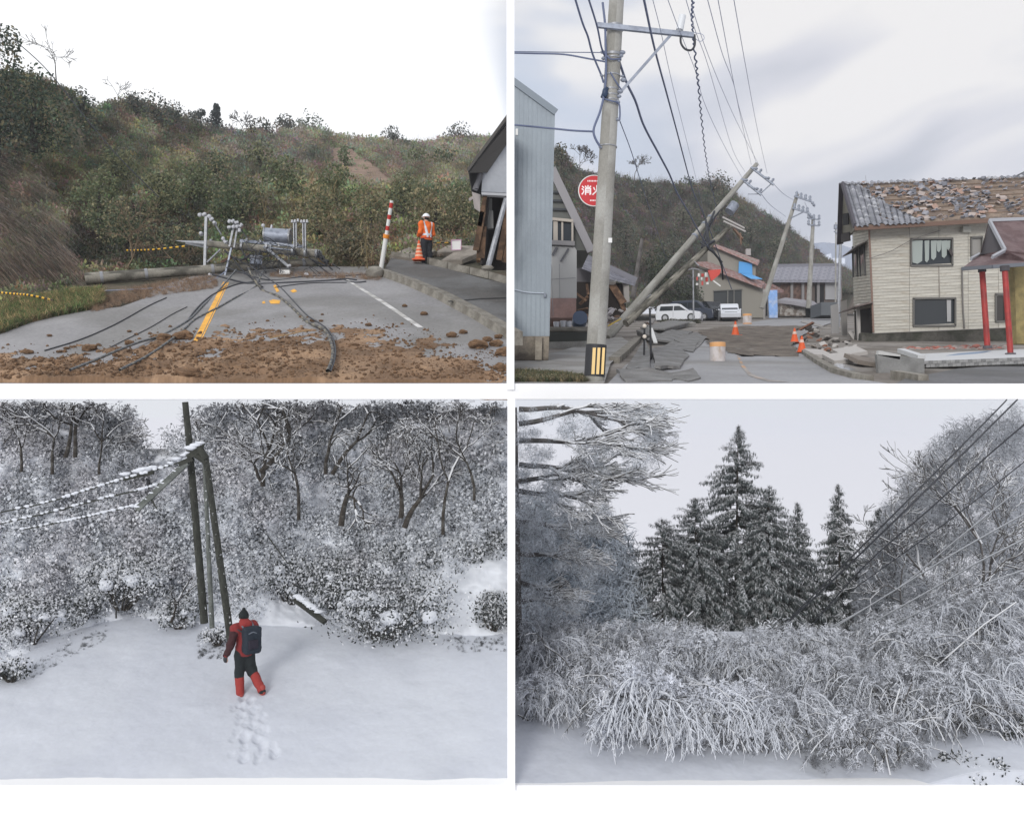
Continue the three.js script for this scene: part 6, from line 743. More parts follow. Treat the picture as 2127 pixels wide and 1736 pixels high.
  // ---- broken road on the left
  { const ds = [[[1322, 700], [1352, 690], [1372, 700], [1350, 712]], [[1345, 716], [1395, 700], [1440, 694], [1402, 716]], [[1378, 725], [1420, 706], [1452, 712], [1440, 735]], [[1300, 770], [1340, 715], [1352, 745], [1350, 775]], [[1352, 742], [1402, 722], [1432, 742], [1412, 770], [1360, 775]], [[1280, 775], [1345, 778], [1420, 786], [1395, 796], [1300, 798]], [[1330, 690], [1390, 676], [1440, 676], [1380, 692]], [[1372, 786], [1440, 778], [1456, 790], [1430, 797]], [[1400, 716], [1445, 700], [1470, 704], [1446, 728]]];
    const hs = [[0.5, 0.25, 0.05, 0.45], [0.35, 0.55, 0.2, 0.1], [0.1, 0.4, 0.15, 0.05], [0.06, 0.3, 0.2, 0.05], [0.35, 0.15, 0.05, 0.1, 0.25], [0.1, 0.2, 0.05, 0.02, 0.05], [0.4, 0.6, 0.5, 0.3], [0.05, 0.18, 0.05, 0.02], [0.3, 0.35, 0.1, 0.02]];
    const lab = ['leftmost tilted piece of broken asphalt, by the marker posts', 'long raised piece of broken asphalt sloping to the left', 'broken asphalt piece left of the striped barrel', 'broken pavement piece behind the marker posts', 'broad broken asphalt piece right of the marker posts', 'frontmost broken asphalt sheet beside the near pole', 'rear broken asphalt piece under the leaning poles', 'small broken edge piece at the front of the cracked road', 'rear right broken asphalt piece before the gravel'];
    const slabM = mapM(mottle([0.2, 0.198, 0.195], 0.4, [0.15, 0.145, 0.14], 0.5, 2, 256, 40, 81), 0.9, { bumpMap: BUMP.fine, bumpScale: 0.01 });
    ds.forEach((p, i) => { const v = p.map(([x, y], k) => GB.at(x, y, 0.04 + hs[i][k] * 0.55)); const c = v.reduce((s, a) => s.add(a), V(0, 0, 0)).multiplyScalar(1 / v.length); const rough = []; for (let k = 0; k < v.length; k++) for (let j = 0; j < 4; j++) { const pt = v[k].clone().lerp(v[(k + 1) % v.length], j / 4); if (j) pt.lerp(c, (R() - 0.4) * 0.16); rough.push(pt); } const t = thing('asphalt_slab', lab[i], 'asphalt slab', c); const top = part(t, 'surface', slab(rough, V(0, -0.07, 0)), slabM); part(t, 'broken_edge', slab(rough.map((q) => q.clone().lerp(c, 0.03).setY(q.y - 0.074)), V(0, -0.14, 0)), M.asphaltDark); }); }
  { const post = (x0, y0, x1, y1, d, l, lamp) => { const a = P(x0, y1, d), b = P(x1, y0, d), t = thing('marker_post', l, 'marker post', a); part(t, 'shaft', bar(a, b, 0.028, 0.025, 10), M.black); if (lamp) for (const y of lamp) part(t, 'reflector', sphere(P(x1, y, d - 0.03), 0.055, 1, 1, 0.6, 12), flatM([0.8, 0.72, 0.62], 0.3)); part(t, 'foot', rock(P(x0, y1 + 2, d), 0.1, 3, 1.4, 0.7, 1, 1, 0.3), M.kerb); }; post(1338, 674, 1339, 752, 23.5, 'left black marker post with two round pale reflectors', [677, 699]); post(1353, 640, 1350, 760, 23, 'right, taller and bare, of the two black marker posts'); single('leaning_plank', beam(P(1352, 682, 24.5), P(1362, 712, 23.5), 0.1, 0.03), M.whitePaint, 'short white plank leaning by the taller marker post', 'plank'); }
  for (const [l, x, y, h] of [['traffic cone in the middle of the gravel patch', 1528, 700, 30], ['rear of two orange cones by the right kerb', 1651, 715, 30], ['front of two orange cones by the right kerb', 1666, 735, 33]]) { const b = GB.at(x, y, 0.04), d = GB.d(y); b.copy(P(x, y, d)); b.y += 0.04; cone(l, b, h / F * d, h / F * d * 0.33, 'orange', undefined); }
  { const br = (l, x, y0, y1, w, d) => { const a = P(x, y1, d), t = thing('striped_barrel', l, 'barrel', a), h = (y1 - y0) / F * d, r = w / 2 / F * d; const pr = [[0, 0], [r, 0], [r * 1.03, h * 0.02], [r * 0.99, h * 0.1], [r, h]]; part(t, 'body', lathe([...pr, [r * 0.9, h], [0, h * 0.995]], 28), mapM(mottle([0.55, 0.51, 0.5], 0.2, [0.4, 0.33, 0.28], 0.6, 0.5, 128, 16, 80), 0.8), true); part(t, 'orange_band', lathe([[r * 1.012, h * 0.8], [r * 1.02, h * 0.99], [r * 0.95, h * 1.004]], 28), flatM([0.68, 0.36, 0.15], 0.7), true); part(t, 'orange_band', lathe([[r * 1.03, h * 0.01], [r * 1.015, h * 0.14]], 28), flatM([0.6, 0.33, 0.16], 0.7), true); }; br('white barrel with orange top and bottom bands, on the road before the gravel', 1491, 711, 758, 32, 22.6); br('small distant white barrel with an orange top, right of the white car', 1552.5, 652, 674, 18, 66); }

  // ---- cars
  function car(label, px, py, d, yaw, o) {
    const t = thing('parked_car', label, 'car', P(px, py, d)); t.rotation.y = yaw; const L = o.L, Hh = o.H, W = o.W, paint = flatM(o.c, 0.28, 0, {}), g0 = 0.2;
    const sh = (pts) => { const s = new THREE.Shape(); s.moveTo(...pts[0]); pts.slice(1).forEach((p) => s.lineTo(...p)); return s; }; const ex = (pts, w, bev) => { const g = new THREE.ExtrudeGeometry(sh(pts), { depth: w - 2 * bev, bevelEnabled: true, bevelSize: bev, bevelThickness: bev, bevelSegments: 3 }); g.translate(0, 0, -w / 2 + bev); return g; };
    const hood = o.hood, belt = Hh * 0.56, f = L / 2, r = -L / 2;
    part(t, 'body', ex([[r + 0.05, g0], [f - 0.1, g0], [f - 0.04, belt * 0.55], [f - 0.12, belt * 0.86], [f - hood, belt + 0.02], [r + 0.06, belt + 0.04], [r + 0.02, g0 + 0.3]], W, 0.07), paint, true);
    part(t, 'roof', ex([[f - hood - 0.04, belt], [f - hood - o.ws, Hh - 0.1], [f - hood - o.ws - 0.35, Hh - 0.03], [r + 0.45, Hh - 0.04], [r + 0.14, Hh - 0.2], [r + 0.08, belt]], W - 0.16, 0.09), paint, true);
    for (const s of [-1, 1]) { const z = s * (W / 2 - 0.085), wv = V(0, 0, s * 0.02); const up = belt + 0.06, top = Hh - 0.16; const a = f - hood - 0.28, b = f - hood - o.ws - 0.08, c = r + 0.28, e = r + 0.4; const m = (a + c) / 2, m2 = m + 0.06; part(t, 'side_window', slab([V(a, up, z), V(b, top, z), V(m2 + 0.04, top, z), V(m2, up, z)], wv), M.glass, true); part(t, 'side_window', slab([V(m - 0.02, up, z), V(m + 0.02, top, z), V(e, top, z), V(c, up, z)], wv), M.glass, true); part(t, 'wing_mirror', sphere(V(a + 0.02, up + 0.04, s * (W / 2 + 0.06)), 0.09, 0.7, 0.8, 1.1, 8), paint, true); part(t, 'door_seam', beam(V(m + 0.02, g0 + 0.12, s * (W / 2 + 0.001)), V(m + 0.02, belt - 0.02, s * (W / 2 + 0.001)), 0.015, 0.01), M.dark, true); part(t, 'door_handle', box(V(m - 0.2, belt - 0.12, s * (W / 2 + 0.01)), 0.16, 0.03, 0.03), paint, true);
      for (const x of [f - 0.85, r + 0.8]) { const w = part(t, 'wheel', new THREE.CylinderGeometry(0.33, 0.33, 0.2, 22).rotateX(Math.PI / 2).translate(x, 0.33, s * (W / 2 - 0.08)), M.rubber, true); part(w, 'rim', new THREE.CylinderGeometry(0.2, 0.2, 0.03, 14).rotateX(Math.PI / 2).translate(x, 0.33, s * (W / 2 + 0.025)), M.steel, true); }
      part(t, 'headlight', sphere(V(f - 0.1, belt * 0.78, s * (W / 2 - 0.24)), 0.16, 0.5, 0.55, 1.2, 10), M.ceramic, true); part(t, 'tail_light', box(V(r + 0.05, belt * 0.9, s * (W / 2 - 0.12)), 0.1, 0.3, 0.14), M.red, true); }
    const wa = V(f - hood - 0.02, belt + 0.06, 0), wb = V(f - hood - o.ws + 0.02, Hh - 0.14, 0), wz = W / 2 - 0.17; part(t, 'windscreen', slab([wa.clone().setZ(-wz), wa.clone().setZ(wz), wb.clone().setZ(wz - 0.08), wb.clone().setZ(-wz + 0.08)], V(0.03, 0.02, 0)), M.glass, true);
    part(t, 'grille', box(V(f - 0.03, belt * 0.6, 0), 0.06, 0.2, W * 0.62), M.dark, true); part(t, 'bumper', box(V(f - 0.07, g0 + 0.16, 0), 0.1, 0.18, W * 0.8), o.dark ? M.black : paint, true); part(t, 'number_plate', box(V(f - 0.01, g0 + 0.22, 0), 0.02, 0.15, 0.32), M.whitePaint, true); return t; }
  car('white minivan parked nearest, its nose to the right', 1412, 669, 79, -0.32, { L: 3.9, H: 1.5, W: 1.75, hood: 0.95, ws: 0.85, c: [0.62, 0.64, 0.68] });
  car('dark van parked just behind the white minivan', 1440, 668, 83, -0.5, { L: 4.3, H: 1.85, W: 1.75, hood: 0.7, ws: 0.8, c: [0.035, 0.045, 0.07] });
  car('black car between the dark van and the white front-facing car', 1474, 667, 83.5, -1.2, { L: 4.2, H: 1.75, W: 1.7, hood: 0.75, ws: 0.7, c: [0.02, 0.022, 0.026] });
  car('white car facing the viewer, rightmost of the parked cars', 1514, 667, 81, -1.72, { L: 4.3, H: 1.5, W: 1.75, hood: 0.95, ws: 0.7, c: [0.66, 0.69, 0.74] });
  single('yellow_rod', bar(P(1263, 677, 38), P(1290, 662, 38), 0.03, 0.03, 6), flatM([0.6, 0.42, 0.06], 0.6), 'thin yellow rod at the foot of the leaning poles', 'rod');
  single('fallen_beam', beam(P(1356, 690, 55), P(1442, 672, 60), 0.25, 0.2), M.concrete, 'long pale concrete beam in front of the parked cars', 'beam');
  { const list = []; for (let i = 0; i < 260; i++) { const px = 1375 + R() * 75, py = 669 + R() * 10, f = 0.6 + 0.8 * R(); list.push({ p: P(px, py, 71), s: 0.12 + 0.2 * R(), a: R() * 6, c: [0.1 * f, 0.1 * f, 0.065 * f] }); } instanced('roadside_weeds', clumpRound, list, 'dark weeds and dirt in front of the white minivan'); }
}
// ================================================================ people: one continuous surface from joined tapered limbs
const smin = (a, b, k) => { const h = Math.max(k - Math.abs(a - b), 0) / k; return Math.min(a, b) - h * h * k * 0.25; };
function capsule(A, ra, B, rb) { const d = B.clone().sub(A), L2 = d.lengthSq() || 1e-9; return (x, y, z) => { const px = x - A.x, py = y - A.y, pz = z - A.z, t = clamp((px * d.x + py * d.y + pz * d.z) / L2); return Math.hypot(px - d.x * t, py - d.y * t, pz - d.z * t) - lerp(ra, rb, t); }; }
function ellipsoid(C, rx, ry, rz) { const m = Math.min(rx, ry, rz); return (x, y, z) => (Math.hypot((x - C.x) / rx, (y - C.y) / ry, (z - C.z) / rz) - 1) * m; }
const join = (list, k) => (x, y, z) => { let v = 1e9; for (const f of list) v = smin(v, f(x, y, z), k); return v; };
function surface(f, lo, hi, cell) {           // surface nets
  const n = [0, 1, 2].map((i) => Math.ceil((hi[i] - lo[i]) / cell) + 1), [nx, ny, nz] = n, val = new Float32Array(nx * ny * nz), id = (i, j, k) => (k * ny + j) * nx + i;
  for (let k = 0; k < nz; k++) for (let j = 0; j < ny; j++) for (let i = 0; i < nx; i++) val[id(i, j, k)] = f(lo[0] + i * cell, lo[1] + j * cell, lo[2] + k * cell);
  const vert = new Int32Array(nx * ny * nz).fill(-1), pos = [], idx = [];
  for (let k = 0; k < nz - 1; k++) for (let j = 0; j < ny - 1; j++) for (let i = 0; i < nx - 1; i++) {
    let sx = 0, sy = 0, sz = 0, c = 0; const edge = (a, b, p, q) => { if ((a < 0) !== (b < 0)) { const t = a / (a - b); sx += lerp(p[0], q[0], t); sy += lerp(p[1], q[1], t); sz += lerp(p[2], q[2], t); c++; } };
    const v = []; for (let m = 0; m < 8; m++) v.push(val[id(i + (m & 1), j + ((m >> 1) & 1), k + (m >> 2))]);
    const s = v[0] < 0; if (v.every((x) => (x < 0) === s)) continue;
    for (let m = 0; m < 8; m++) for (const b of [1, 2, 4]) if (!(m & b)) edge(v[m], v[m | b], [m & 1, (m >> 1) & 1, m >> 2], [(m | b) & 1, ((m | b) >> 1) & 1, (m | b) >> 2]);
    vert[id(i, j, k)] = pos.length / 3; pos.push(lo[0] + (i + sx / c) * cell, lo[1] + (j + sy / c) * cell, lo[2] + (k + sz / c) * cell);
  }
  const quad = (a, b, c, d, flip) => { if (a < 0 || b < 0 || c < 0 || d < 0) return; flip ? idx.push(a, c, b, a, d, c) : idx.push(a, b, c, a, c, d); };
  for (let k = 1; k < nz - 1; k++) for (let j = 1; j < ny - 1; j++) for (let i = 1; i < nx - 1; i++) {
    const a = val[id(i, j, k)] < 0;
    if (a !== (val[id(i + 1, j, k)] < 0)) quad(vert[id(i, j - 1, k - 1)], vert[id(i, j, k - 1)], vert[id(i, j, k)], vert[id(i, j - 1, k)], !a);
    if (a !== (val[id(i, j + 1, k)] < 0)) quad(vert[id(i - 1, j, k - 1)], vert[id(i - 1, j, k)], vert[id(i, j, k)], vert[id(i, j, k - 1)], !a);
    if (a !== (val[id(i, j, k + 1)] < 0)) quad(vert[id(i - 1, j - 1, k)], vert[id(i, j - 1, k)], vert[id(i, j, k)], vert[id(i - 1, j, k)], !a);
  }
  const g = new THREE.BufferGeometry(); g.setAttribute('position', new THREE.Float32BufferAttribute(pos, 3)); g.setIndex(idx); g.computeVertexNormals(); return g;
}
// a hand: palm, four unequal fingers and a thumb from the side of the palm, curled by `curl`; W wrist, D direction, N palm normal
function handGeo(W, D, N, curl, sideSign) {
  const d = D.clone().normalize(), n = N.clone().addScaledVector(d, -N.dot(d)).normalize(), s = d.clone().cross(n).multiplyScalar(sideSign), at = (a, b, c) => W.clone().addScaledVector(d, a).addScaledVector(s, b).addScaledVector(n, c), L = [];
  for (const b of [-0.026, -0.009, 0.009, 0.026]) L.push(capsule(at(0.0, b * 0.6, 0), 0.016, at(0.082, b, 0), 0.0115));
  [[0.026, 0.07], [0.009, 0.08], [-0.009, 0.074], [-0.026, 0.056]].forEach(([b, len]) => { let p = at(0.085, b, 0), ang = 0; for (let k = 0; k < 3; k++) { ang += curl * (k ? 1 : 0.7); const q = p.clone().addScaledVector(d, len * [0.45, 0.3, 0.25][k] * Math.cos(ang)).addScaledVector(n, len * [0.45, 0.3, 0.25][k] * Math.sin(ang)); L.push(capsule(p, 0.0092 - k * 0.0008, q, 0.0085 - k * 0.001)); p = q; } });
  let p = at(0.025, 0.03, 0.004); const q = at(0.058, 0.052, 0.018), r = at(0.085, 0.05, 0.032); L.push(capsule(p, 0.013, q, 0.0105), capsule(q, 0.0105, r, 0.008));
  const f = (x, y, z) => { let v = 1e9; L.forEach((c, i) => { v = smin(v, c(x, y, z), i < 4 ? 0.02 : 0.004); }); return v; };
  const lo = [W.x - 0.2, W.y - 0.2, W.z - 0.2], hi = [W.x + 0.2, W.y + 0.2, W.z + 0.2]; return surface(f, lo, hi, 0.0055);
}
function person(label, base, facing, J, o) {
  const t = thing('person', label, 'person', base); t.rotation.y = facing; const v = (a) => V(...a), skin = flatM([0.5, 0.32, 0.24], 0.6);
  const chain = (pts, rs) => pts.slice(1).map((p, i) => capsule(v(pts[i]), rs[i], v(p), rs[i + 1]));
  const hd = v(J.head), torso = [capsule(v(J.pelvis), 0.125, v(J.waist), 0.115), capsule(v(J.waist), 0.115, v(J.chest), 0.135), capsule(v(J.shL), 0.065, v(J.shR), 0.065), capsule(v(J.pelvis).add(V(-0.06, 0, 0)), 0.1, v(J.pelvis).add(V(0.06, 0, 0)), 0.1)];
  const arms = [...chain([J.shL, J.elL, J.wrL], [0.055, 0.043, 0.028]), ...chain([J.shR, J.elR, J.wrR], [0.055, 0.043, 0.028])];
  const legs = [...chain([J.hipL, J.knL, J.anL], [0.088, 0.06, 0.042]), ...chain([J.hipR, J.knR, J.anR], [0.088, 0.06, 0.042])];
  const feet = [...chain([J.anL, J.toeL], [0.045, 0.035]), ...chain([J.anR, J.toeR], [0.045, 0.035])];
  const neck = capsule(v(J.chest).add(V(0, 0.12, -0.01)), 0.06, hd.clone().add(V(0, -0.08, -0.01)), 0.052);
  const head = join([ellipsoid(hd.clone().add(V(0, 0.03, -0.012)), 0.077, 0.093, 0.096), ellipsoid(hd.clone().add(V(0, -0.045, 0.02)), 0.056, 0.068, 0.07), capsule(hd.clone().add(V(0, 0.005, 0.08)), 0.009, hd.clone().add(V(0, -0.028, 0.1)), 0.014), ellipsoid(hd.clone().add(V(0.08, -0.005, -0.005)), 0.013, 0.03, 0.02), ellipsoid(hd.clone().add(V(-0.08, -0.005, -0.005)), 0.013, 0.03, 0.02), capsule(hd.clone().add(V(-0.02, -0.063, 0.078)), 0.008, hd.clone().add(V(0.02, -0.063, 0.078)), 0.008)], 0.018);
  const box3 = (pts, m) => { const lo = [1e9, 1e9, 1e9], hi = [-1e9, -1e9, -1e9]; for (const p of pts) p.forEach((c, i) => { lo[i] = Math.min(lo[i], c - m); hi[i] = Math.max(hi[i], c + m); }); return [lo, hi]; };
  const all = Object.values(J), body = join([...torso, ...arms, ...legs, ...feet, neck, head], 0.05), [lo, hi] = box3(all, 0.17);
  part(t, 'body', [surface(body, lo, hi, 0.02), surface(head, [hd.x - 0.14, hd.y - 0.15, hd.z - 0.14], [hd.x + 0.14, hd.y + 0.16, hd.z + 0.15], 0.008), ...['L', 'R'].map((s) => { const w = v(J['wr' + s]), d = w.clone().sub(v(J['el' + s])); return handGeo(w.clone().addScaledVector(d.normalize(), 0.01), d, v(J['palm' + s] || [s === 'L' ? -1 : 1, 0, 0.2]), o.curl ?? 0.5, s === 'L' ? 1 : -1); })], skin, true);
  for (const s of [-1, 1]) part(t, 'eye', sphere(hd.clone().add(V(s * 0.03, 0.012, 0.083)), 0.011, 1, 0.8, 0.6, 8), M.dark, true);
  const fold = (p, a) => (x, y, z) => p(x, y, z) + a * (fbm(x * 14 + 3, y * 11, z * 14, 2) - 0.5);
  const grow = (list, e) => list.map((f) => (x, y, z) => f(x, y, z) - e);
  const jack = fold(join([...grow(torso, 0.028), ...grow(arms, 0.024), capsule(v(J.chest).add(V(0, 0.1, -0.01)), 0.1, v(J.chest).add(V(0, 0.16, -0.01)), 0.075)], 0.06), 0.045);
  const hem = J.pelvis[1] - (o.hem || 0.06), jf = (x, y, z) => { const w = Math.min(Math.hypot(x - J.wrL[0], y - J.wrL[1], z - J.wrL[2]), Math.hypot(x - J.wrR[0], y - J.wrR[1], z - J.wrR[2])) ; return Math.max(jack(x, y, z), Math.abs(x) < 0.22 ? hem - y : -9, 0.012 - w); };
  const pa = Object.entries(J).filter(([k]) => !/^(an|toe|kn|palm|head)/.test(k)).map(([, p]) => p), [jl, jh] = box3(pa, 0.2);
  part(t, 'jacket', surface(jf, jl, jh, 0.018), o.jacket, true);
  const trf = fold(join([...grow(legs, 0.03), ...grow([torso[0], torso[3]], 0.012)], 0.045), 0.04), tr = (x, y, z) => Math.max(trf(x, y, z), (o.cuff || 0.09) - y, y - J.waist[1]);
  const [tl, th] = box3(Object.entries(J).filter(([k]) => /^(hip|kn|an|pelvis|waist)/.test(k)).map(([, p]) => p), 0.16); part(t, 'trousers', surface(tr, tl, th, 0.018), o.trousers, true);
  const bt = (s) => { const A = v(J['an' + s]), B = v(J['toe' + s]), f = join([capsule(A, 0.058, A.clone().add(V(0, 0.08, 0)), 0.062), capsule(A.clone().add(V(0, -0.02, -0.03)), 0.05, B, 0.045)], 0.03), f2 = (x, y, z) => Math.max(f(x, y, z), Math.min(A.y, B.y) - 0.075 - y); const [l, h] = box3([A.toArray(), B.toArray()], 0.16); part(t, 'boot', surface(f2, l, h, 0.014), o.boots, true); }; bt('L'); bt('R');
  if (o.size) t.scale.setScalar(o.size);
  o.extra?.(t, { torso, grow, fold, hd, v, box3, join, arms, legs }); return t;
}
// the worker in orange
person('road worker in orange jacket, reflective vest and white helmet, seen from behind', P(886, 560, 28.35), Math.atan2(-0.62, -0.78), {
  head: [0, 1.63, 0.035], chest: [0, 1.3, 0], waist: [0, 1.08, 0.0], pelvis: [0, 0.95, 0], shL: [0.19, 1.43, 0], shR: [-0.19, 1.43, 0], elL: [0.255, 1.15, -0.02], elR: [-0.25, 1.15, 0.0], wrL: [0.16, 1.1, 0.23], wrR: [-0.13, 1.12, 0.24],
  hipL: [0.09, 0.92, 0], hipR: [-0.09, 0.92, 0], knL: [0.1, 0.5, 0.02], knR: [-0.1, 0.5, 0.01], anL: [0.105, 0.085, -0.03], anR: [-0.105, 0.085, -0.01], toeL: [0.13, 0.045, 0.13], toeR: [-0.14, 0.045, 0.15], palmL: [-1, 0.1, 0.2], palmR: [1, 0.1, 0.2] }, {
  jacket: flatM([0.8, 0.15, 0.018], 0.75), trousers: flatM([0.022, 0.024, 0.03], 0.9), boots: flatM([0.015, 0.015, 0.016], 0.6), hem: 0.03, curl: 0.75,
  extra(t, k) {
    const hd = k.hd, shell = (x, y, z) => Math.hypot((x - hd.x) / 0.112, (y - hd.y - 0.045) / 0.115, (z - hd.z + 0.005) / 0.132) - 1, hm = (x, y, z) => Math.max(Math.min(shell(x, y, z) * 0.11, Math.max(Math.hypot((x - hd.x) / 0.13, (z - hd.z - 0.012) / 0.16) * 0.14 - 0.14, Math.abs(y - hd.y - 0.045) - 0.009)), hd.y + 0.033 - y);
    part(t, 'helmet', surface(hm, [hd.x - 0.19, hd.y - 0.02, hd.z - 0.2], [hd.x + 0.19, hd.y + 0.22, hd.z + 0.21], 0.01), flatM([0.82, 0.83, 0.85], 0.3), true);
    part(t, 'hair', sphere(hd.clone().add(V(0, -0.005, -0.03)), 0.085, 0.97, 0.75, 0.95, 12), M.dark, true); part(t, 'chin_strap', tube([hd.clone().add(V(0.085, 0.05, 0)), hd.clone().add(V(0.06, -0.09, 0.03)), hd.clone().add(V(0, -0.12, 0.05)), hd.clone().add(V(-0.06, -0.09, 0.03)), hd.clone().add(V(-0.085, 0.05, 0))], 0.007, 5), M.black, true);
    const base = k.fold(k.join(k.grow(k.torso, 0.037), 0.06), 0.02), cutY = (x, y, z) => Math.max(y - 1.52, 0.96 - y), dia = (s) => (x, y, z) => Math.abs(x - s * lerp(0.055, 0.15, clamp((y - 1.08) / 0.36))) - 0.033;
    const vs = (x, y, z) => Math.max(base(x, y, z), cutY(x, y, z), Math.min(dia(1)(x, y, z), dia(-1)(x, y, z), Math.abs(y - 1.09) - 0.035)); part(t, 'reflective_vest', surface(vs, [-0.32, 0.9, -0.3], [0.32, 1.6, 0.3], 0.013), flatM([0.62, 0.64, 0.7], 0.4), true);
    part(t, 'belt', surface((x, y, z) => Math.max(base(x, y, z) - 0.004, Math.abs(y - 0.985) - 0.022), [-0.32, 0.9, -0.3], [0.32, 1.06, 0.3], 0.012), flatM([0.5, 0.05, 0.02], 0.7), true);
    part(t, 'camera', [box(V(0.02, 1.13, 0.32), 0.12, 0.08, 0.05)], flatM([0.4, 0.4, 0.42], 0.5), true); } });
// the walker in red on the snow
person('person in a red jacket and red gaiters walking away over the snow, navy backpack on', P(508, 1437, 17.55 * K).add(V(0, -0.075, 0)), Math.atan2(-0.62, -0.78), {
  head: [0.0, 1.56, 0.06], chest: [0, 1.25, 0.03], waist: [0, 1.03, 0.0], pelvis: [0, 0.9, 0], shL: [0.18, 1.37, 0.01], shR: [-0.18, 1.37, 0.04], elL: [0.29, 1.1, -0.04], elR: [-0.25, 1.1, 0.06], wrL: [0.36, 0.86, 0.02], wrR: [-0.24, 0.88, 0.2],
  hipL: [0.085, 0.88, 0], hipR: [-0.085, 0.88, 0], knL: [0.09, 0.47, 0.05], knR: [-0.13, 0.5, -0.02], anL: [0.09, 0.085, 0.0], anR: [-0.24, 0.13, -0.28], toeL: [0.1, 0.05, 0.16], toeR: [-0.27, 0.06, -0.14], palmL: [-1, 0, 0.3], palmR: [1, 0, 0.3] }, {
  jacket: flatM([0.2, 0.024, 0.024], 0.9), trousers: flatM([0.014, 0.018, 0.02], 0.95), boots: flatM([0.34, 0.05, 0.04], 0.7), size: K, hem: 0.08, curl: 0.8,
  extra(t, k) {
    const hd = k.hd; part(t, 'knit_hat', surface(k.fold((x, y, z) => Math.max((Math.hypot((x - hd.x) / 0.098, (y - hd.y - 0.02) / 0.125, (z - hd.z + 0.01) / 0.112) - 1) * 0.1, hd.y - 0.02 - y), 0.012), [hd.x - 0.16, hd.y - 0.06, hd.z - 0.17], [hd.x + 0.16, hd.y + 0.2, hd.z + 0.16], 0.012), flatM([0.008, 0.012, 0.013], 0.95), true); part(t, 'bobble', rock(hd.clone().add(V(0, 0.15, -0.01)), 0.035, 8, 1, 1, 1, 1, 0.3), flatM([0.008, 0.012, 0.013], 0.95), true);
    part(t, 'hood', surface(k.fold(k.join([capsule(k.v([-0.05, 1.42, -0.04]), 0.085, k.v([0.05, 1.42, -0.04]), 0.085), capsule(k.v([0, 1.45, 0.0]), 0.1, k.v([0, 1.47, 0.02]), 0.1)], 0.05), 0.03), [-0.25, 1.25, -0.22], [0.25, 1.62, 0.22], 0.014), flatM([0.25, 0.028, 0.026], 0.9), true);
    const gt = (s, A, B) => part(t, 'gaiter', surface(k.fold(capsule(A, 0.092, B, 0.078), 0.025), [Math.min(A.x, B.x) - 0.14, Math.min(A.y, B.y) - 0.12, Math.min(A.z, B.z) - 0.14], [Math.max(A.x, B.x) + 0.14, Math.max(A.y, B.y) + 0.14, Math.max(A.z, B.z) + 0.14], 0.014), flatM([0.3, 0.036, 0.03], 0.85), true); gt('L', V(0.09, 0.38, 0.04), V(0.09, 0.1, 0.005)); gt('R', V(-0.165, 0.41, -0.09), V(-0.23, 0.16, -0.26));
    const bp = (x, y, z) => Math.hypot(Math.max(Math.abs(x + 0.05) - 0.11, 0), Math.max(Math.abs(y - 1.15) - 0.2, 0), Math.max(Math.abs(z + 0.22) - 0.05, 0)) - 0.065; const pk = part(t, 'backpack', surface(k.fold(bp, 0.025), [-0.3, 0.85, -0.42], [0.24, 1.52, -0.02], 0.014), flatM([0.009, 0.016, 0.027], 0.8), true);
    part(pk, 'pocket', surface((x, y, z) => Math.hypot(Math.max(Math.abs(x + 0.03) - 0.07, 0), Math.max(Math.abs(y - 1.09) - 0.06, 0), Math.max(Math.abs(z + 0.33) - 0.015, 0)) - 0.03, [-0.2, 0.92, -0.42], [0.14, 1.24, -0.25], 0.012), flatM([0.014, 0.011, 0.022], 0.8), true); part(pk, 'strap', [tube([V(-0.12, 1.38, -0.16), V(-0.13, 1.46, 0.02), V(-0.13, 1.34, 0.15), V(-0.15, 1.12, 0.13)], 0.018, 6), tube([V(0.08, 1.38, -0.16), V(0.11, 1.46, 0.02), V(0.12, 1.34, 0.15), V(0.14, 1.12, 0.13)], 0.018, 6), tube([V(-0.1, 1.3, -0.335), V(-0.03, 1.33, -0.345), V(0.06, 1.3, -0.335)], 0.012, 5)], flatM([0.12, 0.14, 0.17], 0.7), true);
    part(t, 'sleeve', surface(k.fold((x, y, z) => Math.max(k.join(k.grow(k.arms.slice(0, 2), 0.034), 0.03)(x, y, z), Math.hypot(x - 0.36, y - 0.86, z - 0.02) < 0.05 ? 0.02 : -1), 0.04), [0.08, 0.75, -0.2], [0.5, 1.52, 0.2], 0.014), flatM([0.04, 0.012, 0.014], 0.9), true); part(t, 'chest_strap', tube([V(0.2, 1.38, -0.06), V(0.1, 1.3, -0.185), V(-0.02, 1.16, -0.2)], 0.012, 5), flatM([0.02, 0.03, 0.04], 0.8), true);
    part(t, 'glove', sphere(V(0.375, 0.8, 0.03), 0.055, 0.8, 1.3, 0.9, 10), M.black, true); } });
const Q = (px, py, d) => P(px, py, d * K), GS = { at: (px, py, h = 0) => GC.at(px, py, h * K), d: (py) => GC.d(py) / K };
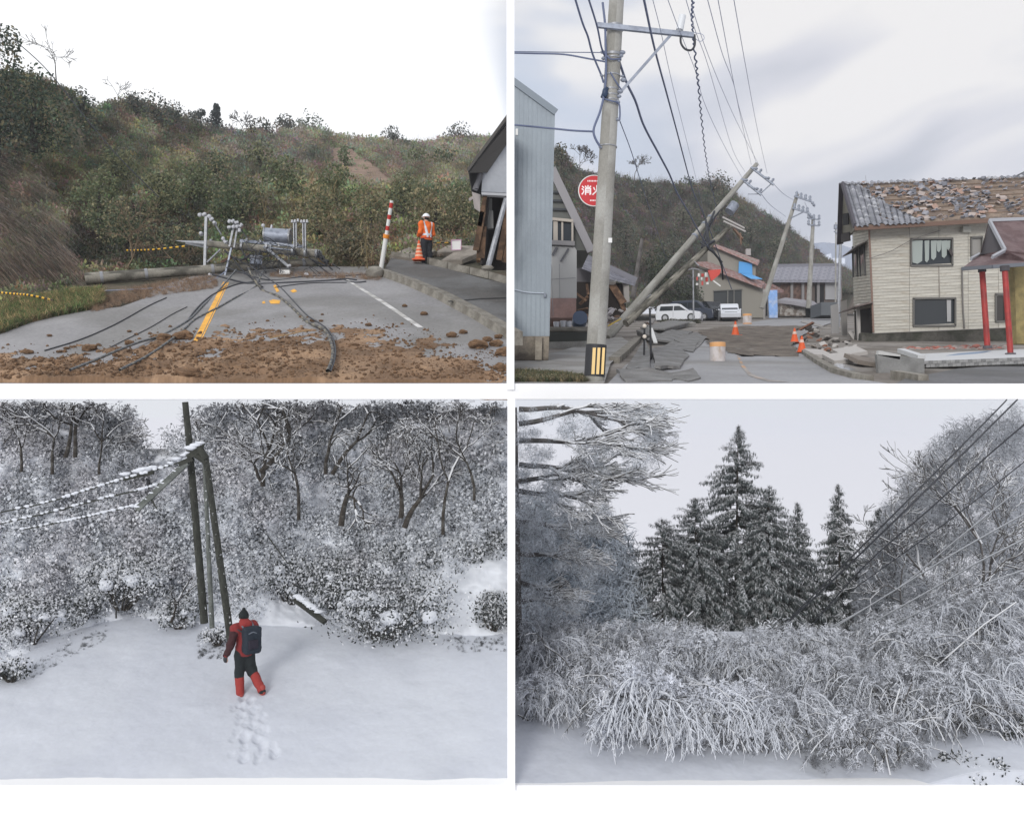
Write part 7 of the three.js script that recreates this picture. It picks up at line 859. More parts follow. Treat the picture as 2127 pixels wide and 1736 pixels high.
// ================================================================ snow kit
const SNOW = [0.83, 0.845, 0.87];
const clumpSpeck = (() => { const R = rng(54), mb = new MB(); for (let i = 0; i < 64; i++) { const p = rdir(R).multiplyScalar(Math.cbrt(R())), k = R(); p.y *= 0.8; if (k < 0.2) blade(mb, p, rdir(R), 0.25 + 0.35 * R(), 0.05, 0.3, [0.03, 0.032, 0.033], 2); else if (k < 0.36) leafQuad(mb, p, 0.12 + 0.14 * R(), R, [0.03, 0.034, 0.032], 0.6); else { const f = 0.9 + 0.2 * R(); leafQuad(mb, p, 0.16 + 0.2 * R(), R, [SNOW[0] * f, SNOW[1] * f, SNOW[2] * f], 0.65); } } return mb.geo(); })();
const clumpFluff = (() => { const R = rng(53), mb = new MB(); for (let i = 0; i < 70; i++) { const p = rdir(R).multiplyScalar(Math.cbrt(R())), d = rdir(R), k = R(); d.y = d.y * 0.5 + 0.1; d.normalize(); const f = k < 0.16 ? 0.14 : 0.8 + 0.3 * R(); blade(mb, p, d, 0.3 + 0.4 * R(), 0.07 + 0.07 * R(), 1.3, [SNOW[0] * f, SNOW[1] * f, SNOW[2] * f * 1.02], 2); } return mb.geo(); })();
const clumpFrost = (() => { const R = rng(52), mb = new MB(); for (let i = 0; i < 70; i++) { const p = rdir(R).multiplyScalar(Math.cbrt(R())), d = rdir(R), k = R(); d.y = Math.abs(d.y) * 0.6; d.normalize(); const f = k < 0.14 ? 0.14 : 0.7 + 0.4 * R(); blade(mb, p, d, 0.4 + 0.5 * R(), 0.05, 0.5, [SNOW[0] * f, SNOW[1] * f, SNOW[2] * f * 1.02], 2); } return mb.geo(); })();
function snowStrips(segs, mb, w = 1, rmin = 0.006) { for (const s of segs) { const d = s.b.clone().sub(s.a), L = d.length(); d.normalize(); if (Math.abs(d.y) > 0.9 || s.r0 > 0.022) continue; const side = d.clone().cross(UP).normalize(), r0 = Math.max(rmin, s.r0) * w, r1 = Math.max(rmin, s.r1) * w, up = side.clone().cross(d).normalize(), a = s.a.clone().addScaledVector(up, r0 * 0.5), b = s.b.clone().addScaledVector(up, r1 * 0.5); const A = [a.clone().addScaledVector(side, r0 * 1.15), a.clone().addScaledVector(up, r0 * 1.3), a.clone().addScaledVector(side, -r0 * 1.15)], B = [b.clone().addScaledVector(side, r1 * 1.15), b.clone().addScaledVector(up, r1 * 1.3), b.clone().addScaledVector(side, -r1 * 1.15)]; mb.quad(A[0], B[0], B[1], A[1], SNOW).quad(A[1], B[1], B[2], A[2], SNOW); } }
function snowTree(label, o) {
  const R = rng(o.seed), s = o.d * K / F, base = Q(o.px, o.py, o.d), t = thing('snowy_tree', label, 'tree', base, o.group), out = [], h = o.h * s, D = o.depth || 4, keep = (q) => (o.px < CX ? base.x + q.b.x < -0.12 : base.x + q.b.x > 0.1) && H + (CY - 836) / F * o.d * K > base.y + q.b.y;
  const starts = o.starts || [[0, -0.2, 0, o.lean || 0, 1, 0, 1]]; for (const [x, y, z, dx, dy, dz, k] of starts) limbs(R, V(x * s, y * s, z), V(dx, dy, dz), h * (o.trunk || 0.4) * k, h * (o.thick || 0.02) * Math.sqrt(k), D, { wob: 0.25, side: 0.55, split: 2, spread: 0.85, rise: 0.05, ...o }, out);
  { const ok = out.filter(keep); out.length = 0; out.push(...ok); }
  part(t, 'trunk', segMesh(out.filter((x) => x.depth === D), 0.012, 7), o.bark || M.bark, true); part(t, 'branches', segMesh(out.filter((x) => x.depth !== D), 0.6 * s, 3), o.bark || M.bark, true);
  const mb = new MB(); snowStrips(out.filter(() => R() < 0.62), mb, o.snow || 0.95, 0.7 * s); part(t, 'snow', mb.geo(), M.leaf, true); return t;
}
// a leafy shrub under snow: dark leaves, snow on top
function snowShrub(label, o) {
  const R = rng(o.seed), s = o.d * K / F, base = Q(o.px, o.py, o.d), t = thing('snowy_shrub', label, 'shrub', base, o.group), w = o.w * s, h = o.h * s, lf = new MB(), sn = new MB(), st = []; const n = o.n || 700, size = (o.leaf || 7) * s, lobes = [];
  for (let i = 0; i < (o.lobes || 7); i++) lobes.push([(R() - 0.5) * w * 0.75, h * (0.15 + 0.55 * R()), (R() - 0.5) * w * 0.4, (0.2 + 0.16 * R()) * Math.min(w, h * 1.4)]);
  for (let i = 0; i < n; i++) { const l = lobes[(R() * lobes.length) | 0], v = rdir(R).multiplyScalar(l[3] * (R() < 0.16 ? 1.1 + 0.5 * R() : 0.5 + 0.58 * R())), p = V(l[0] + v.x, Math.max(0.01, l[1] + v.y * 0.85), l[2] + v.z), f = 0.6 + 0.8 * R(); if (R() < (o.dark || 0.5)) leafQuad(lf, p, size * (0.7 + 0.9 * R()), R, [0.032 * f, 0.038 * f, 0.034 * f], 0.5); else { const k = 0.85 + 0.25 * R(); leafQuad(sn, p.add(V(0, size * 0.3, 0)), size * (0.7 + 0.7 * R()), R, [SNOW[0] * k, SNOW[1] * k, SNOW[2] * k], 0.6); } }
  const core = lobes.map((l, i) => rock(V(l[0], l[1] * 0.9, l[2] - l[3] * 0.2), l[3] * 0.26, o.seed + i, 1.1, 0.85, 0.9, 2, 0.5));
  for (const l of lobes) st.push(bar(V(l[0] * 0.2, -0.05, 0), V(l[0], l[1], l[2]), 0.018, 0.008, 4));
  part(t, 'stems', st, M.bark, true); part(t, 'snow_load', core, M.snowOn, true); part(t, 'leaves', lf.geo(), M.leaf, true); part(t, 'snow', sn.geo(), M.snowLeaf, true); return t;
}
// arching snow-laden stems, bent to the ground, with a mass of frosted twigs
function archBush(label, o) {
  const R = rng(o.seed), s = o.d * K / F, base = Q(o.px, o.py, o.d), t = thing('snowy_bush', label, 'bush', base, o.group), w = o.w * s, h = o.h * s, segs = [], sn = new MB(), dk = new MB(), L = []; const n = Math.round((o.n || 60) * 0.28), inside = (p) => base.x + p.x > 0.12 && base.z + p.z < -14.95 * K;
  for (let i = 0; i < n; i++) {
    const a = R() * 6.28, len = h * (0.7 + 0.7 * R()), lean = 0.3 + 0.8 * R(); let p = V((R() - 0.5) * w * 0.7, (R() * 0.3 - 0.03) * h, (R() - 0.5) * w * 0.3), d = V(Math.cos(a) * lean + (o.bias || 0), 1, Math.sin(a) * lean * 0.6).normalize(); const ns = 8;
    for (let k = 0; k < ns; k++) { const q = p.clone().addScaledVector(d, len / ns), r0 = 0.008 * (1 - k / ns * 0.7); if (p.y < -0.02 || !inside(q)) break; segs.push({ a: p, b: q, r0, r1: r0 * 0.85, depth: 1 }); for (let m = 0; m < 5; m++) { const tp = p.clone().lerp(q, R()), td = d.clone().add(rdir(R).multiplyScalar(1.2)).normalize(), tl = K * (0.06 + 0.12 * R()), f = 0.7 + 0.4 * R(); blade(R() < (o.dark || 0.3) ? dk : sn, tp, td, tl, (o.wid || 1) * K * (0.007 + 0.012 * R()), 1.4, [f, f, f], 2); } p = q; d.y -= 0.26 * (1 + R() * 0.6); d.x += (R() - 0.5) * 0.15; d.normalize(); }
  }
  const nc = Math.round(w * h / (K * K) * 130 * (o.fill || 1)); for (let i = 0; i < nc; i++) { const u = R() * 2 - 1, top = h * (0.62 + 0.35 * fbm(u * 3 + o.seed, 2, 1)) * Math.sqrt(Math.max(0.04, 1 - u * u)), y = top * R() ** 0.8, p = V(u * w * 0.55, y + 0.02, (R() - 0.5) * w * 0.35); if (!inside(p)) continue; const dark = R() < (o.dark || 0.3) * lerp(1.5, 0.6, y / h), f = (dark ? 0.25 + 0.3 * R() : 0.95 + 0.2 * R()) * (1.12 - 0.32 * (o.dark || 0.3)); L.push({ p, s: (6 + 13 * R() * R() * (dark ? 0.5 : 1.3)) * s * (o.wid || 1), q: new THREE.Quaternion().setFromEuler(new THREE.Euler((R() - 0.5) * 2, R() * 6, (R() - 0.5) * 2)), c: [f * 0.99, f, f * 1.01] }); }
  const load = [], nl = Math.round(45 + 190 * Math.max(0, 0.5 - (o.dark || 0.3))); for (let i = 0; i < nl; i++) {
    const u = (R() * 2 - 1) * 0.9, top = h * (0.62 + 0.35 * fbm(u * 3 + o.seed, 2, 1)) * Math.sqrt(Math.max(0.05, 1 - u * u)); let p = V(u * w * 0.5, top * (0.35 + 0.6 * R()), (R() - 0.25) * w * 0.24), d = V((R() - 0.5) * 1.8 + (o.bias || 0) + u * 0.8, 0.5 * R(), 0.5 + 0.6 * R()).normalize(); const len = (0.25 + 0.3 * R()) * h + 0.05, r = (0.006 + 0.012 * R() * R()) * (o.wid || 1);
    for (let k = 0; k < 6; k++) { const q = p.clone().addScaledVector(d, len / 6); if (!inside(q) || q.y < 0 || base.z + q.z > -15 * K) break; load.push({ a: p, b: q, r0: r * (1 - k * 0.12), r1: r * (0.88 - k * 0.12) }); for (let m = 0; m < 2; m++) { const t0 = p.clone().lerp(q, R()), e = d.clone().add(rdir(R).multiplyScalar(0.9)); e.y -= 0.4; load.push({ a: t0, b: t0.clone().addScaledVector(e.normalize(), 0.03 + 0.07 * R()), r0: r * 0.55, r1: r * 0.25 }); } p = q; d.y -= 0.32; d.normalize(); } }
  if (load.length) part(t, 'snow_load', segMesh(load, 0.0022, 3), M.snowOn, true);
  const recol = (mb, c) => { for (let i = 0; i < mb.c.length; i += 3) { mb.c[i] *= c[0]; mb.c[i + 1] *= c[1]; mb.c[i + 2] *= c[2]; } }; recol(sn, SNOW); recol(dk, [0.12, 0.125, 0.12]); snowStrips(segs.filter(() => R() < 0.6), sn, 1.05);
  part(t, 'stems', segMesh(segs, 0.004, 3), M.bark, true); part(t, 'twigs', dk.geo(), M.leaf, true); part(t, 'snow', sn.geo(), M.snowLeaf, true); const m = instanced('frosted_twigs', clumpFluff, L, null, 'stuff', M.snowLeaf); m.name = 'frosted_twigs'; t.add(m); return t;
}
function snowConifer(label, o) {
  const R = rng(o.seed), s = o.d * K / F, base = Q(o.px, o.py, o.d), t = thing('snowy_conifer', label, 'tree', base, o.group), w = o.w * s, h = o.h * s, lf = new MB(), sn = new MB(), st = [], nb = Math.round(o.h * 0.85); const lean = V((R() - 0.5) * 0.04, 0, 0);
  for (let b = 0; b < nb; b++) {
    const v = Math.pow((b + R()) / nb, 0.85), a = R() * 6.28, prof = (o.prof ? interp(o.prof, v) : Math.pow(1 - v, 0.9)) * 0.5 * w, len = prof * (0.5 + 0.62 * Math.pow(R(), 0.8)) + 2.5 * s, drop = (0.25 + 0.35 * R()) * (1 - v), m = Math.max(3, Math.round(len / s / 2.1));
    const rise = lerp(0.05, 1.4, step(0.85, 1, v)), at = (k) => V(Math.cos(a) * len * k + lean.x * h * v, h * v * 0.99 + len * (rise * k * 0.4 - drop * k * k), Math.sin(a) * len * k);
    st.push(bar(at(0), at(0.9), 0.7 * s, 0.3 * s, 3, true));
    for (let i = 0; i < m; i++) { const k = 0.18 + 0.82 * (i + R()) / m, p = at(k), side = (R() < 0.5 ? -1 : 1) * (0.4 + 0.8 * R()), d = V(Math.cos(a) - Math.sin(a) * side, -0.15 - 0.5 * R() + rise * 0.5, Math.sin(a) + Math.cos(a) * side).normalize(), L = (6 + 9 * R()) * s * (1 - 0.6 * v) , f = 0.55 + 0.9 * R();
      p.add(rdir(R).multiplyScalar(2.5 * s)); blade(lf, p, d, L, (3.5 + 3 * R()) * s * (1 - 0.5 * v), 1.5, [0.115 * f, 0.135 * f, 0.135 * f], 2); blade(lf, p.clone().add(V(0, -2 * s, 0)), V(d.x * 0.4, -1, d.z * 0.4).normalize(), L * 0.8, 4 * s * (1 - 0.5 * v), 0.2, [0.09 * f, 0.108 * f, 0.108 * f], 2);
      if (R() < (o.snow || 0.85)) { const g = 0.6 + 0.4 * R(); blade(sn, p.clone().add(V(0, 1.8 * s, 0)), d, L * 0.9, (2.2 + 2.6 * R()) * s * (1 - 0.4 * v), 1.3, [SNOW[0] * g, SNOW[1] * g, SNOW[2] * g], 2); } }
  }
  part(t, 'trunk', bar(V(0, -0.3, 0), V(lean.x * h, h, 0), 0.011 * h, 0.001 * h, 7), M.bark, true); part(t, 'boughs', st, M.bark, true); part(t, 'needles', lf.geo(), M.leaf, true); part(t, 'snow', sn.geo(), M.snowLeaf, true); return t;
}
const lumps = (x, d) => 0.10 * (fbm(x * 0.45, d * 0.45, 2, 4) - 0.5) + 0.012 * (fbm(x * 4, d * 4, 6, 2) - 0.5);

// ================================================================ PLACE THREE: walker in a snowy wood with broken poles
{
  const R = rng(303), prints = []; { let k = 0; for (let py = 1446; py < 1588; py += 9 + (py - 1440) * 0.03) { const c = lerp(512, 532, (py - 1440) / 190) + (k % 2 ? 14 : -14) * (0.7 + (py - 1440) / 260); prints.push(GS.at(c + (R() - 0.5) * 10, py + (R() - 0.5) * 4)); for (let m = 0; m < 3; m++) prints.push(GS.at(lerp(512, 532, (py - 1440) / 190) + (R() - 0.5) * (50 + (py - 1440) * 0.35), py + (R() - 0.5) * 12)); k++; } }
  const dent = (x, d) => { let v = 0; for (const p of prints) { const w = (0.55 + 0.6 * Math.abs(Math.sin(p.x * 91))) * K, q = Math.hypot((x - p.x) / (0.06 * w), (d + p.z) / (0.10 * w)); if (q < 1.6) v -= 0.022 * w * step(1.6, 0.5, q); } return Math.max(v, -0.05) + (v ? 0.008 * (fbm(x * 30, d * 30, 4, 2) - 0.5) : 0); };
  struct('snow_field', field(GC, -0.6 * 21.4 * K, -0.0, 14.8 * K, 21.4 * K, 420, 330, (x, d) => lumps(x, d) + dent(x, d) - 0.8 * step(14.835 * K, 14.81 * K, d), null, true), M.snow);
  const ridge = (px) => interp([[-40, 850], [250, 868], [300, 932], [385, 932], [430, 868], [1070, 846]], px), basep = (px) => interp([[-40, 1405], [60, 1360], [120, 1322], [220, 1290], [330, 1284], [500, 1298], [700, 1306], [900, 1318], [1070, 1322]], px);
  const bank = (px, t) => { const b = basep(px), r = ridge(px), d0 = GS.d(b), py = lerp(b, r, t), d = lerp(d0, 23.2, t ** 0.85); return Q(px, py, d + 1.5 * t ** 0.3 * (fbm(px / 45, py / 34, 9, 4) - 0.5)); };
  { const nx = 200, nt = 110, pos = [], uv = [], idx = []; for (let j = 0; j <= nt; j++) for (let i = 0; i <= nx; i++) { const p = bank(lerp(-50, 1062, i / nx), j / nt); pos.push(p.x, p.y - (j ? 0 : 0.06), p.z); uv.push(p.x, p.y - p.z); } for (let j = 0; j < nt; j++) for (let i = 0; i < nx; i++) { const a = j * (nx + 1) + i; idx.push(a, a + 1, a + nx + 1, a + 1, a + nx + 2, a + nx + 1); } const g = new THREE.BufferGeometry(); g.setAttribute('position', new THREE.Float32BufferAttribute(pos, 3)); g.setAttribute('uv', new THREE.Float32BufferAttribute(uv, 2)); g.setIndex(idx); g.computeVertexNormals(); struct('snow_bank', g, M.snowOn); }
  const open = [[900, 1180], [960, 1165], [1070, 1150], [1070, 1330], [880, 1335], [900, 1250]], open2 = [[540, 1250], [600, 1235], [640, 1270], [700, 1310], [540, 1310]];
  const inPoly = (x, y, p) => { let c = false; for (let i = 0, j = p.length - 1; i < p.length; j = i++) if ((p[i][1] > y) !== (p[j][1] > y) && x < (p[j][0] - p[i][0]) * (y - p[i][1]) / (p[j][1] - p[i][1]) + p[i][0]) c = !c; return c; };
  const L1 = [], L2 = []; for (let i = 0; i < 5600; i++) { const px = -30 + R() * 1088, t = 0.02 + R() ** 0.8, p = bank(px, Math.min(1, t)), py = lerp(basep(px), ridge(px), t), d = -p.z / K; if (inPoly(px, py, open) || inPoly(px, py, open2) || px > 1046) continue; if (px > 292 && px < 392 && py < 958) continue; if (fbm(px / 55, py / 40, 4) < 0.38 && R() < 0.7) continue; const lift = K * (0.03 + (0.35 + 0.5 * step(0.5, 1, t)) * R() * R()) ; p.y += Math.min(lift, Math.max(0, H + (CY - 838) / F * d * K - p.y - 0.15)); const f = 0.85 + 0.3 * R(), up = step(1150, 950, py); const warm = fbm(px / 80, py / 60, 14) > 0.55 ? [1.0, 0.985, 0.99] : [0.99, 1, 1.01]; (R() < 0.88 - up * 0.14 ? L1 : L2).push({ p, s: (12 + 16 * R()) * d * K / F, q: new THREE.Quaternion().setFromEuler(new THREE.Euler(R() * 6, R() * 6, R() * 6)), c: warm.map((v) => v * f) }); }
  instanced('snowy_thicket', clumpSpeck, L1, 'snow-dusted thicket filling the bank behind the walker', 'stuff', M.snowLeaf); instanced('frosted_brush', clumpFrost, L2, 'fine frosted twigs massed behind the broken poles', 'stuff', M.snowLeaf);
  const tr = (label, px, py, d, h, seed, o = {}) => snowTree(label, { px, py, d: py > 1280 ? d : -bank(px, clamp((basep(px) - py) / (basep(px) - ridge(px)))).z / K - 0.75, h, seed, ...o });
  tr('dark forked snowy tree just right of the broken poles, rising out of view', 541, 1010, 22.5, 190, 401, { starts: [[4, 0, 0, 0.04, 1, 0, 1.0], [0, 30, 0, 0.75, 0.7, 0, 1.2], [0, 10, 0, -0.5, 1, 0, 0.5]], thick: 0.028, depth: 3, trunk: 0.42 });
  tr('snowy tree with a long limb slanting up right, top centre of the wood', 690, 985, 23, 170, 402, { starts: [[0, 0, 0, 0.5, 0.9, 0, 1.2], [-14, 0, 0, 0.0, 1, 0, 1.0]], thick: 0.026, depth: 3, trunk: 0.42 });
  tr('snowy tree with the thick straight trunk right of the fallen stick', 708, 1092, 21.6, 200, 403, { thick: 0.034, depth: 4, trunk: 0.34, lean: 0.12 }); tr('snowy tree with two dark leaning stems, right of centre', 836, 1096, 21.8, 210, 404, { starts: [[4, 0, 0, 0.35, 1, 0, 1], [-4, 20, 0, 0.12, 1, 0, 0.85]], thick: 0.03, depth: 4, trunk: 0.33, spread: 0.7 });
  tr('slender snowy tree leftmost in the wood', 44, 980, 23.5, 180, 405, { thick: 0.018, depth: 4 }); tr('snowy tree with a bent dark stem, second from the left', 108, 985, 23.2, 190, 406, { thick: 0.018, depth: 4 }); tr('snowy tree with crossing dark stems left of the sky gap', 135, 950, 22.8, 175, 407, { thick: 0.026, depth: 4, starts: [[0, 0, 0, 0.3, 1, 0, 1], [20, 0, 0, 0.05, 1, 0, 1]] }); tr('thin snowy tree bordering the sky gap on its left', 205, 985, 23, 170, 408, { thick: 0.018, depth: 4 });
  tr('snowy tree above the bushes at the right edge of the wood', 985, 1040, 23.5, 210, 409, { thick: 0.016, depth: 5 }); tr('fine-branched snowy tree between the forked tree and the trunk', 620, 1080, 22.6, 250, 410, { thick: 0.016, depth: 5 }); tr('pale fine-branched snowy tree right of the double-stemmed one', 920, 1110, 22.4, 280, 411, { thick: 0.014, depth: 5 }); tr('snowy sapling with a dark base left of the broken poles', 355, 1292, 19.6, 110, 412, { thick: 0.03, depth: 3, lean: 0.35 }); tr('bare dark stub with a few snowy twigs at the left edge of the clearing', 240, 1284, 20, 90, 413, { thick: 0.024, depth: 2 });
  const sh = (label, px, py, w, h, seed, dark = 0.5, n = 900) => snowShrub(label, { px, py, w, h, seed, dark, n: n * 2.6, lobes: 13, d: Math.min(GS.d(py) + (py < 1290 ? -0.6 : -0.15), 21.4), leaf: 5.6 });
  sh('widest dark-leaved snowy shrub right of the fallen log', 790, 1322, 300, 150, 421, 0.55, 2600); sh('dark snowy shrub at the right edge of the snow field', 1022, 1308, 84, 90, 422, 0.6, 800); sh('long low snowy hedge of shrubs below the double-stemmed tree', 880, 1185, 300, 80, 423, 0.55, 1700); sh('snowy shrub row at the far right above the open slope', 1005, 1168, 90, 70, 424, 0.55, 500); sh('low dark snowy shrub left of the walker clearing', 150, 1292, 190, 60, 425, 0.5, 1000); sh('snowy shrub at the far left above the lowest one', 60, 1335, 150, 110, 426, 0.42, 1200); sh('small dark snowy shrub lowest at the left edge', 22, 1410, 80, 50, 427, 0.5, 420); sh('snowy shrub around the dark sapling left of the poles', 368, 1300, 90, 60, 428, 0.5, 500); sh('tuft of snowy leaves at the foot of the broken poles', 450, 1335, 70, 36, 429, 0.4, 260); sh('snowy shrub right behind the walker', 600, 1250, 130, 110, 430, 0.4, 900); sh('snowy shrub above the fallen log', 690, 1260, 120, 110, 431, 0.5, 900); sh('snowy shrub mass left of centre in the wood', 250, 1262, 200, 120, 432, 0.35, 1300);
  // loose twigs in the snow
  { const list = []; for (let i = 0; i < 260; i++) { const z = R(), px = z < 0.4 ? 60 + R() * 160 : z < 0.7 ? 410 + R() * 60 : 930 + R() * 120, py = z < 0.4 ? interp([[60, 1385], [220, 1300]], px) + R() * 30 : z < 0.7 ? 1320 + R() * 50 : 1325 + R() * 30; list.push({ p: GS.at(px, py, 0.02), s: 0.02 + 0.04 * R() ** 2, q: new THREE.Quaternion().setFromEuler(new THREE.Euler(R() * 6, R() * 6, R() * 6)), c: [0.06, 0.065, 0.065] }); } instanced('twig_litter', clumpTwig, list, 'dark twig tips poking out of the snow'); }
  // broken poles
  const dark = mapM(mottle([0.035, 0.037, 0.03], 0.6, [0.075, 0.078, 0.065], 0.6, 0.5, 128, 20, 90), 0.95), greyP = mapM(mottle([0.13, 0.14, 0.13], 0.4, [0.09, 0.1, 0.09], 0.5, 0.5, 128, 20, 91), 0.9);
  const cap = (segs, w) => merge(segs.flatMap(([a, b, r]) => { const n = Math.max(3, Math.round(a.distanceTo(b) / r / 1.1)), q = []; for (let i = 0; i < n; i++) if (fbm(i * 0.7, a.x * 9, 3) > 0.36) { const p = a.clone().lerp(b, (i + 0.5) / n); p.y += r * 0.75; const g = rock(p, r * w * (0.55 + 0.5 * R()), i + 7, 1.35, 0.5, 1, 1, 0.35); q.push(g); } return q.length ? q : [rock(a, r, 3)]; }));
  const specks = (a, b, r, n, seed) => { const R2 = rng(seed), mb = new MB(); for (let i = 0; i < n; i++) { const p = a.clone().lerp(b, R2()).add(V((R2() - 0.5) * 2 * r, 0, r * 0.9)); leafQuad(mb, p, 0.008 + 0.045 * R2() ** 2.5, R2, SNOW, 0.8); } return mb.geo(); };
  { const d = 18.4, a = Q(424, 1294, d), b = Q(391, 905, d - 0.1), c = Q(384, 835, d - 0.1), t = thing('broken_pole', 'tallest dark broken pole, leaning slightly left and running up out of view', 'utility pole', a); part(t, 'shaft', [bar(a, b, 0.06, 0.052, 12), bar(b, c, 0.05, 0.047, 12)], dark); part(t, 'snow', [specks(a, b, 0.05, 34, 1), specks(b, c, 0.04, 6, 2)], M.leaf); }
  { const d = 18.2, a = Q(440, 1304, d), b = Q(424, 960, d), t = thing('broken_pole', 'thin grey pole in the middle of the three', 'utility pole', a); part(t, 'shaft', bar(a, b, 0.038, 0.028, 10), greyP); part(t, 'snow', specks(a, b, 0.04, 30, 3), M.leaf); }
  { const d = 18.0, a = Q(480, 1338, d), b = Q(426, 946, d), t = thing('broken_pole', 'right dark pole of the three, leaning left to meet the others', 'utility pole', a); part(t, 'shaft', bar(a, b, 0.057, 0.045, 12), dark); part(t, 'snow', specks(a, b, 0.05, 40, 4), M.leaf); }
  { const d = 18, a = Q(388, 960, d), b = Q(284, 1058, d), t = thing('broken_beam', 'grey broken arm hanging down left from the pole heads', 'cross-arm', a); part(t, 'shaft', beam(a, b, 0.085, 0.07), greyP); part(t, 'snow', cap([[a, b, 0.04]], 1.1), M.snowOn); part(t, 'split_end', [bar(Q(312, 1034, d), Q(326, 1058, d), 0.02, 0.008, 5), bar(Q(290, 1050, d), Q(280, 1064, d), 0.03, 0.01, 5)], dark); }
  { const d = 18, t = thing('pole_hardware', 'dark bent hardware with snow where the broken poles meet', 'bracket', Q(412, 945, d)); part(t, 'clamp', [beam(Q(390, 950, d), Q(420, 930, d), 0.09, 0.08, V(0, 0, 1)), beam(Q(412, 930, d - 0.05), Q(428, 952, d - 0.05), 0.08, 0.08), bar(Q(418, 932, d), Q(424, 920, d), 0.025, 0.015, 6), beam(Q(372, 964, d), Q(400, 952, d), 0.08, 0.07, V(0, 0, 1)), bar(Q(400, 940, d), Q(430, 962, d), 0.05, 0.05, 7)], dark); part(t, 'snow', cap([[Q(392, 938, d), Q(420, 924, d), 0.06], [Q(350, 968, d), Q(392, 944, d), 0.05]], 1.4), M.snowOn); }
  { const d = 19, a = Q(256, 995, d), b = Q(318, 981, d), t = thing('broken_beam', 'short dark beam lying in the branches left of the poles', 'cross-arm', a); part(t, 'beam', beam(a, b, 0.065, 0.06, V(0, 0, 1)), dark); part(t, 'snow', cap([[Q(256, 990, d), Q(320, 975, d), 0.05]], 1.6), M.snowOn); }
  { const t = thing('fallen_log', 'dark square log sticking out of the snow right of the walker', 'log', GS.at(674, 1290)); const d = 19.5, a = Q(612, 1245, d), b = Q(675, 1292, d - 0.4); part(t, 'log', beam(a, b, 0.075, 0.075), dark); part(t, 'snow', cap([[Q(614, 1240, d - 0.05), Q(664, 1277, d - 0.35), 0.05]], 1.3), M.snowOn); }
  [[[-20, 1068], [100, 1040], [220, 1008], [330, 975], [392, 950], 'upper'], [[-20, 1090], [110, 1062], [230, 1034], [330, 1003], [390, 962], 'middle'], [[40, 1098], [150, 1082], [250, 1058], [300, 1040], [385, 968], 'lowest']].forEach((p, n) => { const l = p.pop(), q = p.map(([x, y], k) => Q(x, y + 3 * Math.sin(k * 2 + n), 18.6 - k * 0.12)), t = thing('fallen_line', l + ' of three snow-loaded lines sagging left from the broken pole heads', 'wire', q[0]); part(t, 'wire', tube(q, 0.012, 5, 40), dark); const c = new THREE.CatmullRomCurve3(q), lump = []; for (let k = 0; k < 46; k++) if (R() < 0.8) { const pt = c.getPoint((k + R() * 0.6) / 46); pt.y += 0.014; lump.push(rock(pt, 0.018 + 0.016 * R(), k + n * 50, 1.5, 0.8, 1, 1, 0.4)); } part(t, 'snow', lump, M.snowOn); });
  single('stick', bar(Q(558, 1117, 20.5), Q(597, 1170, 20.3), 0.012, 0.01, 6), dark, 'thin dark stick slanting over a snow patch in mid wood', 'stick');
}

